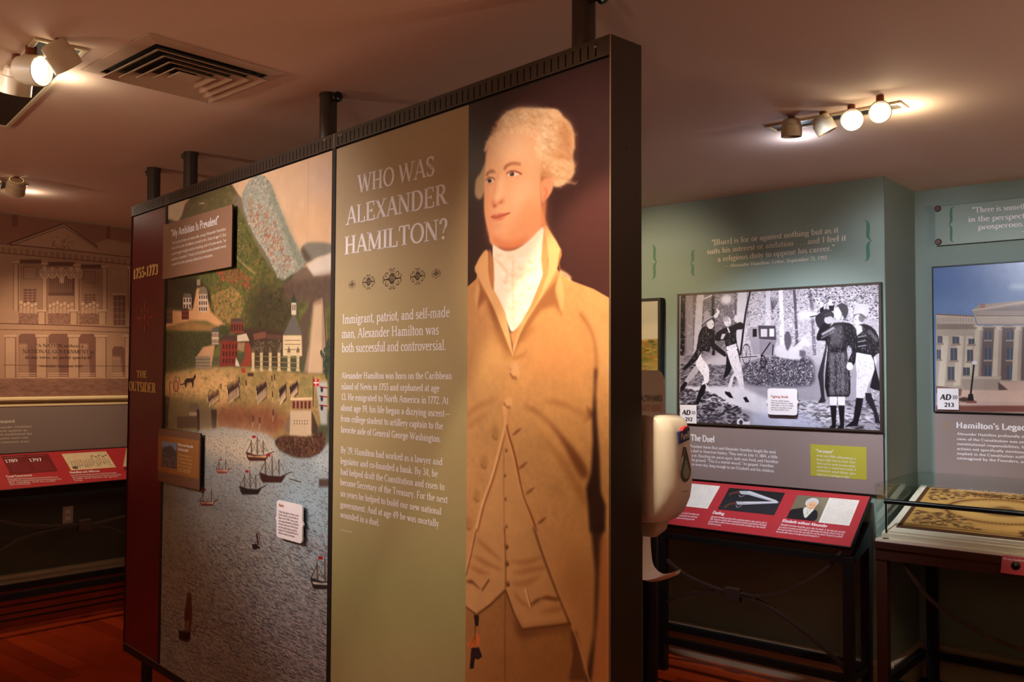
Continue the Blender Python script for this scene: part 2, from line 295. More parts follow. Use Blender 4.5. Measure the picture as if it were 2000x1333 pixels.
# ---------------------------------------------------------------- lettering: glyphs from strokes, thick/thin serif or even sans
G = {
'A': (.80, 'L.08,0,.38,1,0 L.38,1,.70,0,1 H.2,.58,.34 Z.08,0 Z.70,0'), 'B': (.72, 'S.17,0,1,l A.35,.745,.19,.235,-90,90 H.17,.36,.98 H.17,.38,.51 A.37,.265,.22,.245,-90,90 H.17,.38,.02'),
'C': (.78, 'A.42,.5,.33,.48,48,312 L.65,.70,.65,.97,0'), 'D': (.84, 'S.17,0,1,l H.17,.40,.98 H.17,.40,.02 A.38,.5,.35,.48,-90,90'),
'E': (.72, 'S.17,0,1,l H.17,.6,.98 L.6,1,.6,.76,0 H.17,.48,.51 L.48,.6,.48,.42,0 H.17,.63,.02 L.63,0,.63,.26,0'), 'F': (.66, 'S.17,0,1,b H.17,.6,.98 L.6,1,.6,.76,0 H.17,.46,.49 L.46,.58,.46,.4,0'),
'G': (.84, 'A.42,.5,.33,.48,48,320 L.65,.70,.65,.97,0 S.66,.03,.40,t'), 'H': (.88, 'S.18,0,1,bt S.68,0,1,bt H.18,.68,.51'), 'I': (.38, 'S.19,0,1,bt'), 'J': (.5, 'S.31,.2,1,t A.19,.2,.12,.2,190,360'),
'K': (.82, 'S.17,0,1,bt L.17,.40,.62,1,0 L.32,.56,.68,0,1 Z.68,0 Z.62,1'), 'L': (.68, 'S.17,0,1,bt H.17,.6,.02 L.6,0,.6,.28,0'), 'M': (1.02, 'L.14,0,.14,1,0 L.16,1,.5,.06,1 L.5,.06,.84,1,0 S.84,0,1,bt Z.14,0 Z.1,1'),
'N': (.86, 'L.14,0,.14,1,0 L.14,1,.7,0,1 L.7,0,.7,1,0 Z.14,0 Z.7,1 Z.1,1'), 'O': (.86, 'A.43,.5,.35,.48,0,360'), 'P': (.70, 'S.17,0,1,bl A.36,.73,.22,.25,-90,90 H.17,.38,.98 H.17,.38,.48'),
'Q': (.86, 'A.43,.5,.35,.48,0,360 L.42,.12,.76,-.18,1'), 'R': (.78, 'S.17,0,1,bl A.36,.745,.2,.235,-90,90 H.17,.38,.98 H.17,.4,.51 L.36,.5,.66,0,1 Z.68,0'),
'S': (.62, 'A.31,.745,.2,.235,35,270 A.31,.26,.21,.24,-145,90 L.16,.66,.46,.36,1 L.5,.75,.5,.97,0 L.1,.03,.1,.26,0'), 'T': (.76, 'S.38,0,1,b H.07,.69,.98 L.07,.76,.07,1,0 L.69,.76,.69,1,0'),
'U': (.84, 'S.18,.3,1,t L.66,.3,.66,1,0 A.42,.3,.24,.29,180,360 Z.66,1'), 'V': (.80, 'L.1,1,.41,0,1 L.41,0,.71,1,0 Z.1,1 Z.71,1'), 'W': (1.14, 'L.1,1,.36,0,1 L.36,0,.57,1,0 L.53,1,.8,0,1 L.8,0,1.04,1,0 Z.1,1 Z.55,1 Z1.04,1'),
'X': (.80, 'L.12,1,.68,0,1 L.12,0,.68,1,0 Z.12,0 Z.68,1 Z.68,0 Z.12,1'), 'Y': (.78, 'L.1,1,.39,.46,1 L.69,1,.39,.46,0 S.39,0,.5,b Z.1,1 Z.69,1'), 'Z': (.72, 'H.1,.62,.98 L.6,.98,.12,.02,1 H.1,.66,.02 L.1,1,.1,.76,0 L.66,0,.66,.26,0'),
'a': (.52, 'S.37,0,.44,r A.25,.45,.12,.18,0,165 A.25,.19,.15,.18,30,330'), 'b': (.60, 'S.15,0,1.02,q A.33,.32,.19,.31,-150,150'), 'c': (.50, 'A.29,.32,.2,.31,50,312 D.41,.51,.06'), 'd': (.62, 'S.47,0,1.02,qr A.28,.32,.19,.31,30,330'),
'e': (.52, 'A.28,.32,.19,.31,5,312 H.1,.46,.37'), 'f': (.34, 'S.16,0,.82,b A.29,.8,.13,.2,50,180 H.04,.32,.63'), 'g': (.54, 'A.26,.42,.16,.21,0,360 A.27,-.1,.2,.15,0,360 L.4,.58,.52,.64,0 L.14,.24,.12,.06,0'),
'h': (.62, 'S.15,0,1.02,bq S.47,0,.42,b A.31,.42,.16,.21,0,180'), 'i': (.31, 'S.16,0,.64,bq D.15,.86,.075'), 'j': (.3, 'S.16,-.15,.64,q A.06,-.15,.1,.14,230,360 D.15,.86,.075'), 'k': (.60, 'S.15,0,1.02,bq L.15,.24,.46,.62,0 L.25,.36,.5,0,1 Z.5,0 Z.45,.63'),
'l': (.30, 'S.15,0,1.02,bq'), 'm': (.92, 'S.15,0,.64,bq S.46,0,.44,b S.77,0,.44,b A.305,.43,.155,.2,0,180 A.615,.43,.155,.2,0,180'), 'n': (.62, 'S.15,0,.64,bq S.47,0,.44,b A.31,.43,.16,.2,0,180'),
'o': (.56, 'A.28,.32,.2,.31,0,360'), 'p': (.62, 'S.15,-.3,.64,bq A.34,.32,.19,.31,-150,150'), 'q': (.60, 'S.46,-.3,.64,b A.28,.32,.19,.31,30,330'), 'r': (.44, 'S.15,0,.64,bq A.29,.42,.14,.2,70,180 D.36,.54,.065'),
's': (.44, 'A.22,.475,.13,.15,30,270 A.22,.17,.15,.16,-150,90 L.13,.42,.31,.24,1'), 't': (.35, 'S.16,.12,.86,n A.27,.13,.11,.12,180,300 H.03,.32,.62'), 'u': (.62, 'S.15,.2,.64,q S.47,0,.64,qr A.31,.2,.16,.19,180,360'),
'v': (.54, 'L.08,.64,.28,0,1 L.28,0,.46,.64,0 Z.08,.63 Z.46,.63'), 'w': (.80, 'L.08,.64,.26,0,1 L.26,0,.41,.64,0 L.39,.64,.57,0,1 L.57,0,.73,.64,0 Z.08,.63 Z.73,.63'), 'x': (.54, 'L.08,.64,.46,0,1 L.08,0,.46,.64,0 Z.08,0 Z.46,0 Z.08,.63 Z.46,.63'),
'y': (.54, 'L.08,.64,.28,0,1 L.46,.64,.2,-.24,0 D.14,-.24,.065 Z.08,.63 Z.46,.63'), 'z': (.48, 'H.07,.4,.62 L.4,.62,.08,.02,1 H.07,.43,.02'),
'0': (.58, 'A.29,.5,.2,.48,0,360'), '1': (.44, 'S.24,0,1,b L.24,1,.1,.86,0'), '2': (.56, 'A.27,.72,.18,.26,-35,160 L.43,.56,.1,.04,0 H.08,.48,.05 L.1,.05,.48,.05,1'), '3': (.54, 'A.25,.74,.17,.24,-90,150 A.25,.27,.2,.25,-150,90'),
'4': (.58, 'S.38,0,1,b L.38,1,.05,.28,0 H.05,.53,.27'), '5': (.54, 'L.14,.95,.14,.52,0 L.14,.94,.46,.94,1 A.26,.31,.19,.3,-150,125'), '6': (.56, 'A.29,.31,.19,.3,0,360 A.42,.4,.32,.58,95,180'), '7': (.52, 'L.08,.94,.48,.94,1 L.47,.94,.2,0,1'),
'8': (.56, 'A.28,.75,.16,.23,0,360 A.28,.27,.19,.26,0,360'), '9': (.56, 'A.28,.69,.19,.3,0,360 A.15,.6,.32,.58,-85,0'),
'.': (.26, 'D.12,.06,.075'), ',': (.26, 'D.12,.06,.075 L.14,.04,.07,-.16,0'), "'": (.22, 'L.11,1,.1,.74,1'), '"': (.4, 'L.12,1,.1,.76,1 L.28,1,.26,.76,1'), '?': (.52, 'A.25,.74,.17,.24,-60,165 L.33,.52,.25,.28,0 D.25,.06,.085 L.1,.74,.1,.86,1'),
'(': (.34, 'A.38,.45,.26,.6,120,240'), ')': (.34, 'A-.04,.45,.26,.6,-60,60'), '[': (.34, 'L.14,-.15,.14,1.05,1 H.14,.28,1.03 H.14,.28,-.13'), ']': (.34, 'L.2,-.15,.2,1.05,1 H.06,.2,1.03 H.06,.2,-.13'),
'-': (.34, 'L.05,.32,.28,.32,1'), '_': (.9, 'L.0,.34,.86,.34,0'), ':': (.26, 'D.12,.06,.075 D.12,.52,.075'), '!': (.3, 'L.14,1,.14,.28,1 D.14,.06,.075'), ' ': (.3, '')}
def glyph(ch, wt, tn, serif):
    adv, ops = G.get(ch, G['-']); Q = []
    sl = 0.10 if serif else 0; sh = max(0.035, tn * 0.8)
    def st(x0, y0, x1, y1, w_):
        dx, dy = x1 - x0, y1 - y0; L = math.hypot(dx, dy) or 1
        if abs(dx) < 1e-6: ax, ay = w_ / 2, 0
        elif abs(dy) < 1e-6: ax, ay = 0, w_ / 2
        elif abs(dy) > abs(dx) * .4: ax, ay = w_ / 2 * L / abs(dy), 0
        else: ax, ay = -dy / L * w_ / 2, dx / L * w_ / 2
        Q.append([(x0 - ax, y0 - ay), (x1 - ax, y1 - ay), (x1 + ax, y1 + ay), (x0 + ax, y0 + ay)])
    def sf(x, y, l, r):
        if serif: y0, y1 = (y, y + sh) if y < .5 and y > -.2 or y < -.2 else (y - sh, y); Q.append([(x - l, y0), (x + r, y0), (x + r, y1), (x - l, y1)])
    for op in ops.split():
        k = op[0]; a = op[1:].split(',')
        if k == 'S':
            x, y0, y1 = map(float, a[:3]); f = a[3]; st(x, y0, x, y1, wt); e = wt / 2 + sl * .8
            if 'b' in f: sf(x, y0, e, e)
            if 'l' in f: sf(x, y0, e, 0); sf(x, y1, e, 0)
            if 'r' in f: sf(x, y0, 0, e)
            if 't' in f: sf(x, y1, e, e)
            if 'q' in f and serif: Q.append([(x - e, y1 - .07), (x, y1 - .1), (x, y1), (x - wt / 3, y1)])
        elif k == 'L':
            v = list(map(float, a)); st(*v[:4], wt if v[4] else tn)
        elif k == 'H':
            x0, x1, y = map(float, a); st(x0, y, x1, y, tn)
        elif k == 'Z': x, y = map(float, a); sf(x, y, sl + .04, sl + .04)
        elif k == 'D':
            x, y, r = map(float, a); r = r if serif else r * 1.0; Q.append([(x + r * math.cos(t), y + r * 1.0 * math.sin(t)) for t in np.linspace(0, 2 * math.pi, 8, endpoint=False)])
        elif k == 'A':
            cx, cy, rx, ry, a0, a1 = map(float, a); n = max(4, int(abs(a1 - a0) / 24)); pr = None
            for t in np.radians(np.linspace(a0, a1, n + 1)):
                c, s_ = math.cos(t), math.sin(t); h = tn / 2 + (wt - tn) / 2 * abs(c) ** 1.3; L = math.hypot(c / rx, s_ / ry); nx, ny = c / rx / L, s_ / ry / L
                x, y = cx + rx * c, cy + ry * s_; q = ((x - nx * h, y - ny * h), (x + nx * h, y + ny * h))
                if pr: Q.append([pr[0], pr[1], q[1], q[0]])
                pr = q
    return adv, Q
_gc = {}
def text(mb, S, s, x0, y0, x1, y1, hp, style='serif', n=0.0012, wt=None, it=0.0, cell=None):
    """one line of lettering: from photo point (x0,y0) to (x1,y1) on plane S, capitals hp photo pixels tall at the left end"""
    wt_, tn, sf = {'serif': (.15, .075, True), 'bold': (.2, .09, True), 'sans': (.12, .105, False), 'sansb': (.19, .15, False), 'fine': (.12, .045, True)}[style]
    if wt: wt_ = wt
    a = np.array(S.uv(x0, y0)); b = np.array(S.uv(x1, y1)); h = S.uv(x0, y0 - hp)[1] - a[1]; d = b - a; W = np.linalg.norm(d); d /= W
    pen = 0.0; gl = []
    for ch in s:
        key = (ch, wt_, tn, sf)
        if key not in _gc: _gc[key] = glyph(ch, wt_, tn, sf)
        ad, Q = _gc[key]; gl.append((pen, Q)); pen += ad
    k = W / (pen - .06)
    for p, Q in gl:
        for j, q in enumerate(Q):
            P = [S.pt(*(a + d * ((p + x + it * y) * k) + np.array([0, 1.0]) * y * h), n) for x, y in q]
            mb.add(P, [tuple(range(len(P)))])
            c = np.cross(np.array(P[1]) - P[0], np.array(P[2]) - P[1])
            if np.dot(c, S.N) < 0: mb.f[-1].reverse()
    return mb
# ---------------------------------------------------------------- printed pictures
def art_portrait(a):
    bg = (50, 26, 28); a.a[:] = C3(bg); a.view()
    a.poly([(1085, 330), (1200, 330), (1200, 700), (1085, 560)], (70, 28, 24), f=60, al=.5); a.poly([(1100, 90), (1200, 60), (1200, 300), (1120, 300)], (60, 34, 36), f=60, al=.3)
    a.poly([(905, 150), (1000, 150), (960, 400), (905, 540)], (42, 22, 26), f=40, al=.8)
    a.view(890, 180, 4.443)
    H = (226, 198, 152); HD = (196, 146, 96); HL = (240, 222, 184)
    # hair: mass, curls, side roll
    a.poly([(262, 520), (255, 600), (215, 700), (178, 750), (165, 830), (170, 905), (215, 930), (255, 840), (300, 560)], (176, 150, 108), f=4, sm=4)
    a.poly([(258, 520), (285, 400), (350, 340), (375, 250), (440, 180), (540, 140), (640, 138), (760, 140), (880, 150), (930, 210), (1000, 280), (1028, 380), (1030, 480), (1015, 560), (1030, 640), (1020, 720), (960, 790), (880, 825), (800, 800), (740, 860), (700, 600), (500, 300)], H, f=3, sm=4, tex=.08)
    for p, c in (([(860, 200), (980, 290), (1015, 420), (960, 560), (860, 560), (840, 420)], (212, 166, 112)), ([(720, 600), (860, 580), (1010, 600), (1020, 700), (940, 780), (800, 760), (730, 700)], (216, 172, 118)), ([(380, 230), (500, 160), (650, 150), (760, 180), (640, 230), (450, 300)], HL), ([(640, 260), (780, 250), (830, 400), (780, 540), (680, 560)], HL)):
        a.poly(p, c, f=14, al=.85, sm=4)
    for i in range(46):
        t = i / 45; x = 420 + 560 * t; y = 150 + 60 * math.sin(t * 9) + 260 * t ** 2.2
        a.line([(x, y), (x + 22, y + 40), (x + 8, y + 95)], 5, [HD, HL][i % 2], f=2, al=.42, sm=4, taper=1)
    for i in range(26):
        x = 730 + (i * 53) % 290; y = 590 + (i * 37) % 190; a.line([(x, y), (x + 40, y + 22), (x + 66, y - 8)], 5, [(188, 128, 78), (240, 212, 160)][i % 2], f=2, al=.45, sm=4, taper=1)
    a.poly([(850, 525), (940, 545), (1010, 570), (1000, 592), (900, 585), (840, 565)], (180, 112, 66), f=6, al=.8, sm=3)
    a.poly([(735, 700), (790, 690), (840, 720), (835, 800), (760, 850), (730, 800)], (160, 92, 54), f=7, al=.85, sm=4)
    hr = [(258, 520), (285, 400), (375, 250), (540, 145), (760, 145), (900, 170), (1020, 360), (1020, 560), (1025, 700), (900, 820), (760, 780), (720, 560), (620, 330), (420, 330), (300, 480)]
    a.dabs(hr, 700, [(244, 218, 172), (186, 132, 80), (222, 184, 132), (206, 154, 100)], r=(3, 7), al=.17, asp=3.2, rot=.5)
    a.poly([(930, 260), (1015, 400), (1020, 560), (960, 560), (900, 400)], (172, 112, 66), f=16, al=.6, sm=3); a.poly([(400, 200), (370, 300), (300, 380), (262, 520), (300, 460), (400, 330)], (190, 150, 100), f=8, al=.6)
    # face and neck
    S1 = (232, 178, 128); SH = (206, 126, 78)
    a.poly([(300, 420), (420, 320), (600, 290), (720, 360), (730, 560), (735, 760), (745, 980), (770, 1090), (760, 1200), (560, 1333), (330, 1333), (285, 1230), (250, 1060), (246, 900), (250, 760), (262, 600), (275, 500)], S1, f=3, sm=5)
    a.poly([(735, 800), (800, 740), (845, 770), (840, 850), (790, 930), (745, 960)], (228, 158, 112), f=3, sm=4); a.line([(770, 830), (790, 870), (765, 930)], 7, (196, 104, 66), f=3, al=.7, sm=4)
    a.poly([(745, 960), (790, 930), (775, 1110), (880, 1333), (740, 1333)], SH, f=5, al=.9)
    a.poly([(740, 560), (700, 700), (720, 950), (690, 1100), (600, 1230), (760, 1180), (760, 700)], SH, f=26, al=.45)
    a.poly([(250, 760), (262, 880), (258, 1060), (300, 1240), (340, 1240), (290, 1050), (285, 800)], (226, 130, 88), f=12, al=.6)
    a.poly([(330, 360), (560, 310), (660, 420), (600, 600), (400, 580), (300, 560)], (244, 206, 160), f=26, al=.7)
    a.poly([(480, 800), (640, 780), (660, 960), (560, 1050), (470, 960)], (240, 188, 142), f=24, al=.6)
    a.dabs([(290, 430), (420, 325), (600, 290), (730, 370), (735, 560), (700, 560), (690, 420), (600, 340), (430, 370), (300, 480)], 420, [(238, 200, 150), (226, 180, 130), (244, 212, 164)], r=(2, 6), al=.4, asp=2.2, rot=.8)
    a.poly([(560, 1000), (700, 900), (740, 1000), (770, 1100), (700, 1230), (560, 1290), (420, 1310)], (212, 140, 90), f=22, al=.6, sm=3); a.poly([(440, 640), (600, 640), (640, 740), (560, 760), (430, 740)], (220, 156, 106), f=14, al=.45)
    # brows, eyes, nose, mouth
    a.poly([(418, 652), (450, 622), (500, 608), (560, 618), (566, 634), (500, 630), (450, 650), (425, 680)], (150, 88, 54), f=3, al=.85, sm=3)
    a.poly([(262, 712), (290, 682), (325, 675), (350, 700), (330, 700), (292, 705), (270, 735)], (140, 80, 50), f=3, al=.85, sm=3)
    a.poly([(430, 700), (480, 680), (540, 690), (580, 715), (520, 735), (455, 735)], (222, 160, 118), f=5, al=.9, sm=3)
    a.poly([(448, 712), (485, 692), (530, 700), (552, 716), (515, 728), (468, 728)], (236, 214, 190), f=2, sm=3); a.ell(488, 711, 20, 19, (58, 34, 34), f=1); a.ell(482, 705, 5, 5, (200, 180, 170), f=1); a.line([(440, 708), (480, 686), (530, 692), (575, 714)], 4, (120, 60, 40), f=1, al=.85, sm=4)
    a.poly([(262, 770), (290, 748), (325, 752), (335, 775), (305, 792), (270, 790)], (232, 206, 180), f=2, sm=3); a.ell(294, 770, 18, 18, (58, 34, 34), f=1); a.line([(258, 770), (285, 744), (322, 746), (340, 766)], 4, (120, 60, 40), f=1, al=.85, sm=4); a.line([(270, 794), (305, 800), (330, 790)], 3, (196, 120, 84), f=2, al=.6, sm=3)
    a.line([(372, 700), (360, 740), (345, 800), (328, 880), (318, 930)], 7, (222, 142, 100), f=5, al=.75, sm=4)
    a.poly([(395, 720), (370, 800), (350, 900), (345, 940), (400, 930), (410, 800)], (250, 208, 160), f=9, al=.6, sm=3)
    a.poly([(318, 930), (312, 985), (335, 1010), (360, 985), (400, 965), (425, 950), (415, 925), (390, 935), (350, 965)], (206, 122, 82), f=5, al=.9, sm=3); a.ell(340, 990, 13, 8, (150, 70, 50), f=2, al=.8); a.ell(392, 958, 12, 6, (150, 70, 50), f=2, al=.6)
    a.poly([(305, 1085), (330, 1062), (356, 1066), (372, 1056), (420, 1052), (475, 1046), (440, 1070), (390, 1080), (350, 1090)], (204, 104, 80), f=2, sm=3); a.poly([(312, 1092), (350, 1090), (400, 1080), (440, 1070), (400, 1110), (350, 1116), (322, 1108)], (218, 122, 92), f=3, sm=3); a.line([(305, 1086), (350, 1090), (400, 1076), (475, 1047)], 3, (140, 60, 46), f=1, al=.8, sm=3)
    a.line([(335, 1150), (370, 1165), (420, 1150)], 8, (222, 150, 104), f=6, al=.6, sm=3)
    # cravat
    a.view(890, 440, 4.443)
    a.poly([(266, 0), (300, 110), (350, 175), (420, 222), (500, 215), (570, 180), (650, 110), (740, 40), (765, -30), (560, 60), (420, 100), (330, 60)], (226, 152, 104), f=14, al=.8, sm=3)
    a.poly([(300, 110), (350, 175), (420, 222), (500, 215), (570, 180), (640, 115), (560, 130), (440, 160), (360, 120)], (208, 112, 68), f=9, al=.75, sm=3)
    CR = (240, 228, 198); CS = (214, 190, 150)
    a.poly([(320, 190), (330, 170), (420, 222), (520, 212), (640, 130), (745, 25), (768, 60), (775, 300), (770, 440), (755, 560), (690, 700), (600, 820), (495, 930), (450, 850), (390, 730), (330, 590), (322, 400)], CR, f=2, sm=3)
    for i in range(30):
        t = i / 29; x = 340 + (i * 97) % 380; y = 240 + 560 * t; x = 500 + (x - 500) * (1 - .62 * t); a.line([(x, y), (x + 30, y + 26), (x + 78, y + 8)], 7, (CS, (224, 206, 170), (252, 244, 222))[i % 3], f=3, al=.7, sm=4, taper=1)
    a.line([(330, 280), (400, 350), (445, 420), (430, 500)], 6, CS, f=3, al=.8, sm=4); a.line([(500, 300), (495, 500), (500, 700), (490, 880)], 6, CS, f=3, al=.6, sm=4); a.line([(520, 470), (620, 400), (720, 370)], 6, CS, f=3, al=.6, sm=4)
    # coat
    CT = (196, 140, 82); CD = (134, 78, 38); CL = (216, 166, 106)
    coat = [(905, 575), (932, 535), (940, 490), (948, 495)]
    a.view()
    a.poly([(900, 572), (930, 545), (940, 500), (1000, 690), (1075, 500), (1092, 532), (1120, 550), (1160, 565), (1200, 588), (1200, 1340), (900, 1340)], CT, f=1, tex=.05)
    a.view(890, 440, 4.443)
    a.poly([(320, 190), (325, 400), (322, 560), (400, 730), (490, 930), (560, 800), (690, 690), (770, 500), (775, 300), (768, 60), (745, 25), (640, 130)], CR, f=1, al=0)
    a.poly([(205, 420), (230, 540), (330, 690), (430, 900), (490, 1130), (520, 1000), (600, 850), (720, 660), (860, 480), (915, 400), (900, 560), (920, 780), (860, 700), (740, 740), (640, 880), (545, 1040), (492, 1150), (420, 1060), (330, 860), (260, 640), (180, 740), (205, 560)], (140, 84, 46), f=6, al=.85)
    a.poly([(165, 365), (245, 225), (285, 235), (290, 400), (330, 560), (430, 760), (498, 1120), (470, 1080), (330, 720), (230, 520), (185, 430)], CL, f=2, sm=2); a.poly([(285, 235), (300, 220), (330, 330), (330, 560), (300, 500), (285, 400)], (176, 116, 66), f=3, sm=2)
    a.poly([(770, 0), (820, 60), (915, 215), (905, 300), (860, 420), (760, 600), (640, 790), (560, 940), (498, 1120), (510, 960), (600, 790), (720, 600), (800, 420), (805, 300), (765, 180)], CL, f=2, sm=2)
    a.poly([(770, 60), (805, 260), (800, 340), (740, 520), (620, 760), (520, 980), (500, 1060), (470, 930), (495, 930), (600, 820), (755, 560), (740, 300)], (204, 138, 82), f=3, sm=2)
    a.line([(915, 215), (895, 330), (905, 400), (865, 540), (885, 640), (920, 780)], 6, CD, f=2, al=.8, sm=4); a.poly([(905, 400), (935, 560), (940, 680), (920, 770), (880, 640), (865, 540)], CL, f=4, al=.8, sm=3)
    a.line([(905, 402), (960, 432), (1000, 470)], 9, (236, 190, 140), f=3, al=.8, sm=3); a.poly([(200, 500), (210, 560), (180, 740), (165, 640), (175, 540)], CL, f=3, al=.7)
    a.line([(1075, 760), (1170, 900), (1210, 1040), (1222, 1200), (1215, 1333)], 10, CD, f=5, al=.75, sm=4); a.poly([(1120, 780), (1220, 760), (1340, 900), (1340, 1330), (1240, 1333), (1230, 1080), (1190, 900)], (206, 158, 98), f=16, al=.55)
    a.poly([(340, 860), (430, 1020), (470, 1150), (420, 1110), (340, 960)], CD, f=9, al=.5, sm=3); a.poly([(560, 1010), (640, 960), (700, 870), (640, 900), (560, 980)], CD, f=7, al=.55, sm=3); a.line([(500, 1160), (580, 1130), (620, 1090)], 7, CD, f=4, al=.5, sm=3)
    a.poly([(600, 900), (900, 800), (1150, 950), (1180, 1333), (600, 1333)], (204, 132, 76), f=50, al=.5); a.poly([(110, 900), (330, 950), (440, 1333), (110, 1333)], (214, 160, 92), f=40, al=.5)
    for cx, cy in ((508, 1230), (520, 1290)): a.ell(cx, cy, 40, 44, (206, 150, 100), f=3, al=.9); a.line([(cx - 35, cy + 10), (cx - 20, cy + 42), (cx + 15, cy + 46)], 5, CD, f=2, al=.7, sm=3)
    # front folds
    a.view(890, 720, 4.165)
    for cx, cy in ((480, 30), (430, 275)): a.ell(cx, cy, 36, 42, (212, 156, 100), f=4, al=.9); a.line([(cx - 38, cy + 5), (cx - 20, cy + 38), (cx + 15, cy + 44)], 6, CD, f=2, al=.75, sm=3)
    D2 = (146, 86, 42)
    a.poly([(545, 305), (640, 330), (760, 430), (880, 560), (1000, 700), (1080, 850), (1030, 900), (960, 790), (860, 590), (740, 430), (620, 340)], (112, 58, 32), f=7, al=.85, sm=3)
    a.poly([(640, 480), (760, 640), (900, 850), (980, 1010), (1080, 1150), (1040, 1000), (960, 860), (840, 690)], D2, f=10, al=.6, sm=3)
    a.poly([(700, 255), (850, 270), (960, 320), (1090, 390), (1030, 380), (940, 330), (820, 290)], D2, f=7, al=.7, sm=3); a.poly([(1060, 300), (1130, 360), (1120, 400), (1000, 450), (1080, 400)], (110, 58, 32), f=5, al=.7)
    a.poly([(1130, 0), (1150, 0), (1140, 200), (1150, 450), (1170, 700), (1180, 1000), (1220, 1120), (1215, 1333), (1090, 1333), (1075, 1100), (1060, 980), (1100, 850), (1115, 600), (1110, 380), (1125, 180)], (44, 22, 20), f=5, al=.95)
    a.poly([(80, 385), (160, 310), (280, 255), (370, 225), (280, 275), (170, 330), (85, 400)], D2, f=7, al=.5, sm=3); a.poly([(85, 480), (150, 420), (260, 370), (170, 440), (90, 500)], D2, f=8, al=.4, sm=3)
    a.line([(395, 310), (405, 460), (370, 600), (300, 870), (220, 1100), (160, 1333)], 12, (222, 170, 112), f=2, al=.9, sm=4); a.line([(404, 380), (418, 460), (385, 610), (312, 880), (232, 1110), (178, 1333)], 7, (150, 82, 40), f=2, al=.9, sm=4)
    a.line([(405, 330), (420, 520), (470, 720), (530, 1000), (600, 1180), (650, 1333)], 12, (216, 150, 92), f=2, al=.9, sm=4); a.line([(415, 460), (432, 540), (486, 730), (545, 1020), (612, 1190), (664, 1333)], 7, (128, 66, 34), f=2, al=.9, sm=4)
    a.poly([(400, 440), (420, 600), (480, 800), (600, 1200), (640, 1333), (180, 1333), (320, 900), (385, 620)], (200, 146, 86), f=4, al=.55)
    a.line([(392, 640), (390, 900), (395, 1333)], 4, D2, f=2, al=.6)
    for x, y in ((410, 660), (398, 865), (402, 1055), (412, 1280)): a.ell(x, y, 18, 24, (190, 134, 80), f=2, al=.9); a.ell(x + 2, y + 10, 10, 14, (104, 56, 30), f=2, al=.7)
    for x, y in ((322, 525), (230, 760), (172, 1030), (105, 1260)): a.ell(x, y, 32, 52, (170, 118, 66), f=5, al=.75); a.line([(x - 24, y + 22), (x, y + 54), (x + 20, y + 40)], 5, CD, f=2, al=.6, sm=3)
    for x, y in ((455, 545), (505, 820), (565, 1025), (660, 1268)): a.line([(x, y), (x + 40, y - 26), (x + 80, y - 60)], 8, (120, 66, 34), f=2, al=.75, sm=3, taper=1)
    # lower waistcoat, breeches, fob
    a.view(890, 1030, 4.4)
    a.poly([(640, -60), (760, 240), (880, 520), (1000, 830), (1150, 1333), (1310, 1333), (1310, -60)], CT, f=2, al=.0); a.poly([(820, 240), (900, 520), (1000, 830), (1150, 1333), (1310, 1333), (1310, 300)], (168, 112, 62), f=40, al=.6)
    a.poly([(1160, -10), (1270, -20), (1250, 300), (1220, 800), (1170, 1333), (1110, 1333), (1190, 900), (1200, 400)], (44, 24, 20), f=6, al=.9); a.poly([(1240, 100), (1310, 60), (1310, 1333), (1180, 1333), (1225, 800)], (178, 108, 60), f=8, al=.8)
    W1 = (192, 140, 84)
    a.poly([(184, 60), (700, 60), (770, 260), (880, 560), (990, 830), (800, 850), (570, 880), (500, 740), (430, 540), (300, 660), (180, 750), (75, 680), (75, 430), (120, 250)], W1, f=14, al=.6)
    a.poly([(430, 540), (500, 740), (570, 880), (800, 855), (990, 830), (1010, 900), (960, 1333), (75, 1333), (75, 690), (180, 750), (300, 660)], (156, 104, 56), f=2, tex=.05)
    a.poly([(500, 740), (570, 880), (800, 850), (990, 830), (1000, 870), (760, 910), (560, 970), (510, 880)], (96, 52, 28), f=10, al=.7)
    for p in ([(170, 90), (290, 200), (400, 290)], [(130, 240), (280, 320), (410, 380)], [(460, 300), (620, 300), (750, 250)], [(470, 400), (640, 370), (800, 340)], [(470, 490), (600, 480), (740, 420)], [(110, 330), (200, 380), (300, 410)], [(720, 740), (840, 710), (930, 700)], [(500, 560), (560, 640), (640, 690)]):
        a.line(p, 13, D2, f=5, al=.55, sm=4, taper=1)
    a.poly([(600, 520), (640, 690), (740, 620), (870, 640), (900, 610), (780, 590), (690, 620), (645, 660)], (112, 62, 32), f=3, al=.85, sm=1); a.line([(595, 530), (640, 690)], 6, (222, 172, 118), f=1); a.poly([(90, 460), (140, 455), (200, 520), (215, 545), (150, 490), (95, 475)], (100, 54, 30), f=3, al=.85); a.line([(290, 450), (225, 548)], 6, (120, 70, 38), f=2)
    a.line([(420, 0), (430, 300), (428, 520), (422, 900), (425, 1333)], 5, (120, 70, 36), f=2, al=.8); a.line([(75, 680), (180, 755), (300, 668), (425, 545)], 6, (84, 48, 26), f=2, al=.8); a.line([(430, 545), (500, 745), (570, 882), (800, 856), (990, 832)], 6, (90, 50, 28), f=2, al=.8)
    for x, y in ((436, 170), (440, 315), (446, 490)): a.ell(x, y, 20, 26, (140, 88, 48), f=2, al=.9); a.ell(x + 4, y + 8, 10, 12, (70, 36, 22), f=2, al=.8)
    a.poly([(990, 880), (1040, 900), (1080, 1100), (1130, 1333), (960, 1333), (1000, 1100)], (84, 46, 28), f=5, al=.8); a.line([(680, 0), (770, 260), (880, 560), (1000, 850), (1080, 1080), (1150, 1333)], 6, (206, 150, 96), f=2, al=.8, sm=3); a.line([(668, 0), (755, 260), (868, 560), (990, 850)], 8, (104, 56, 30), f=3, al=.8, sm=3)
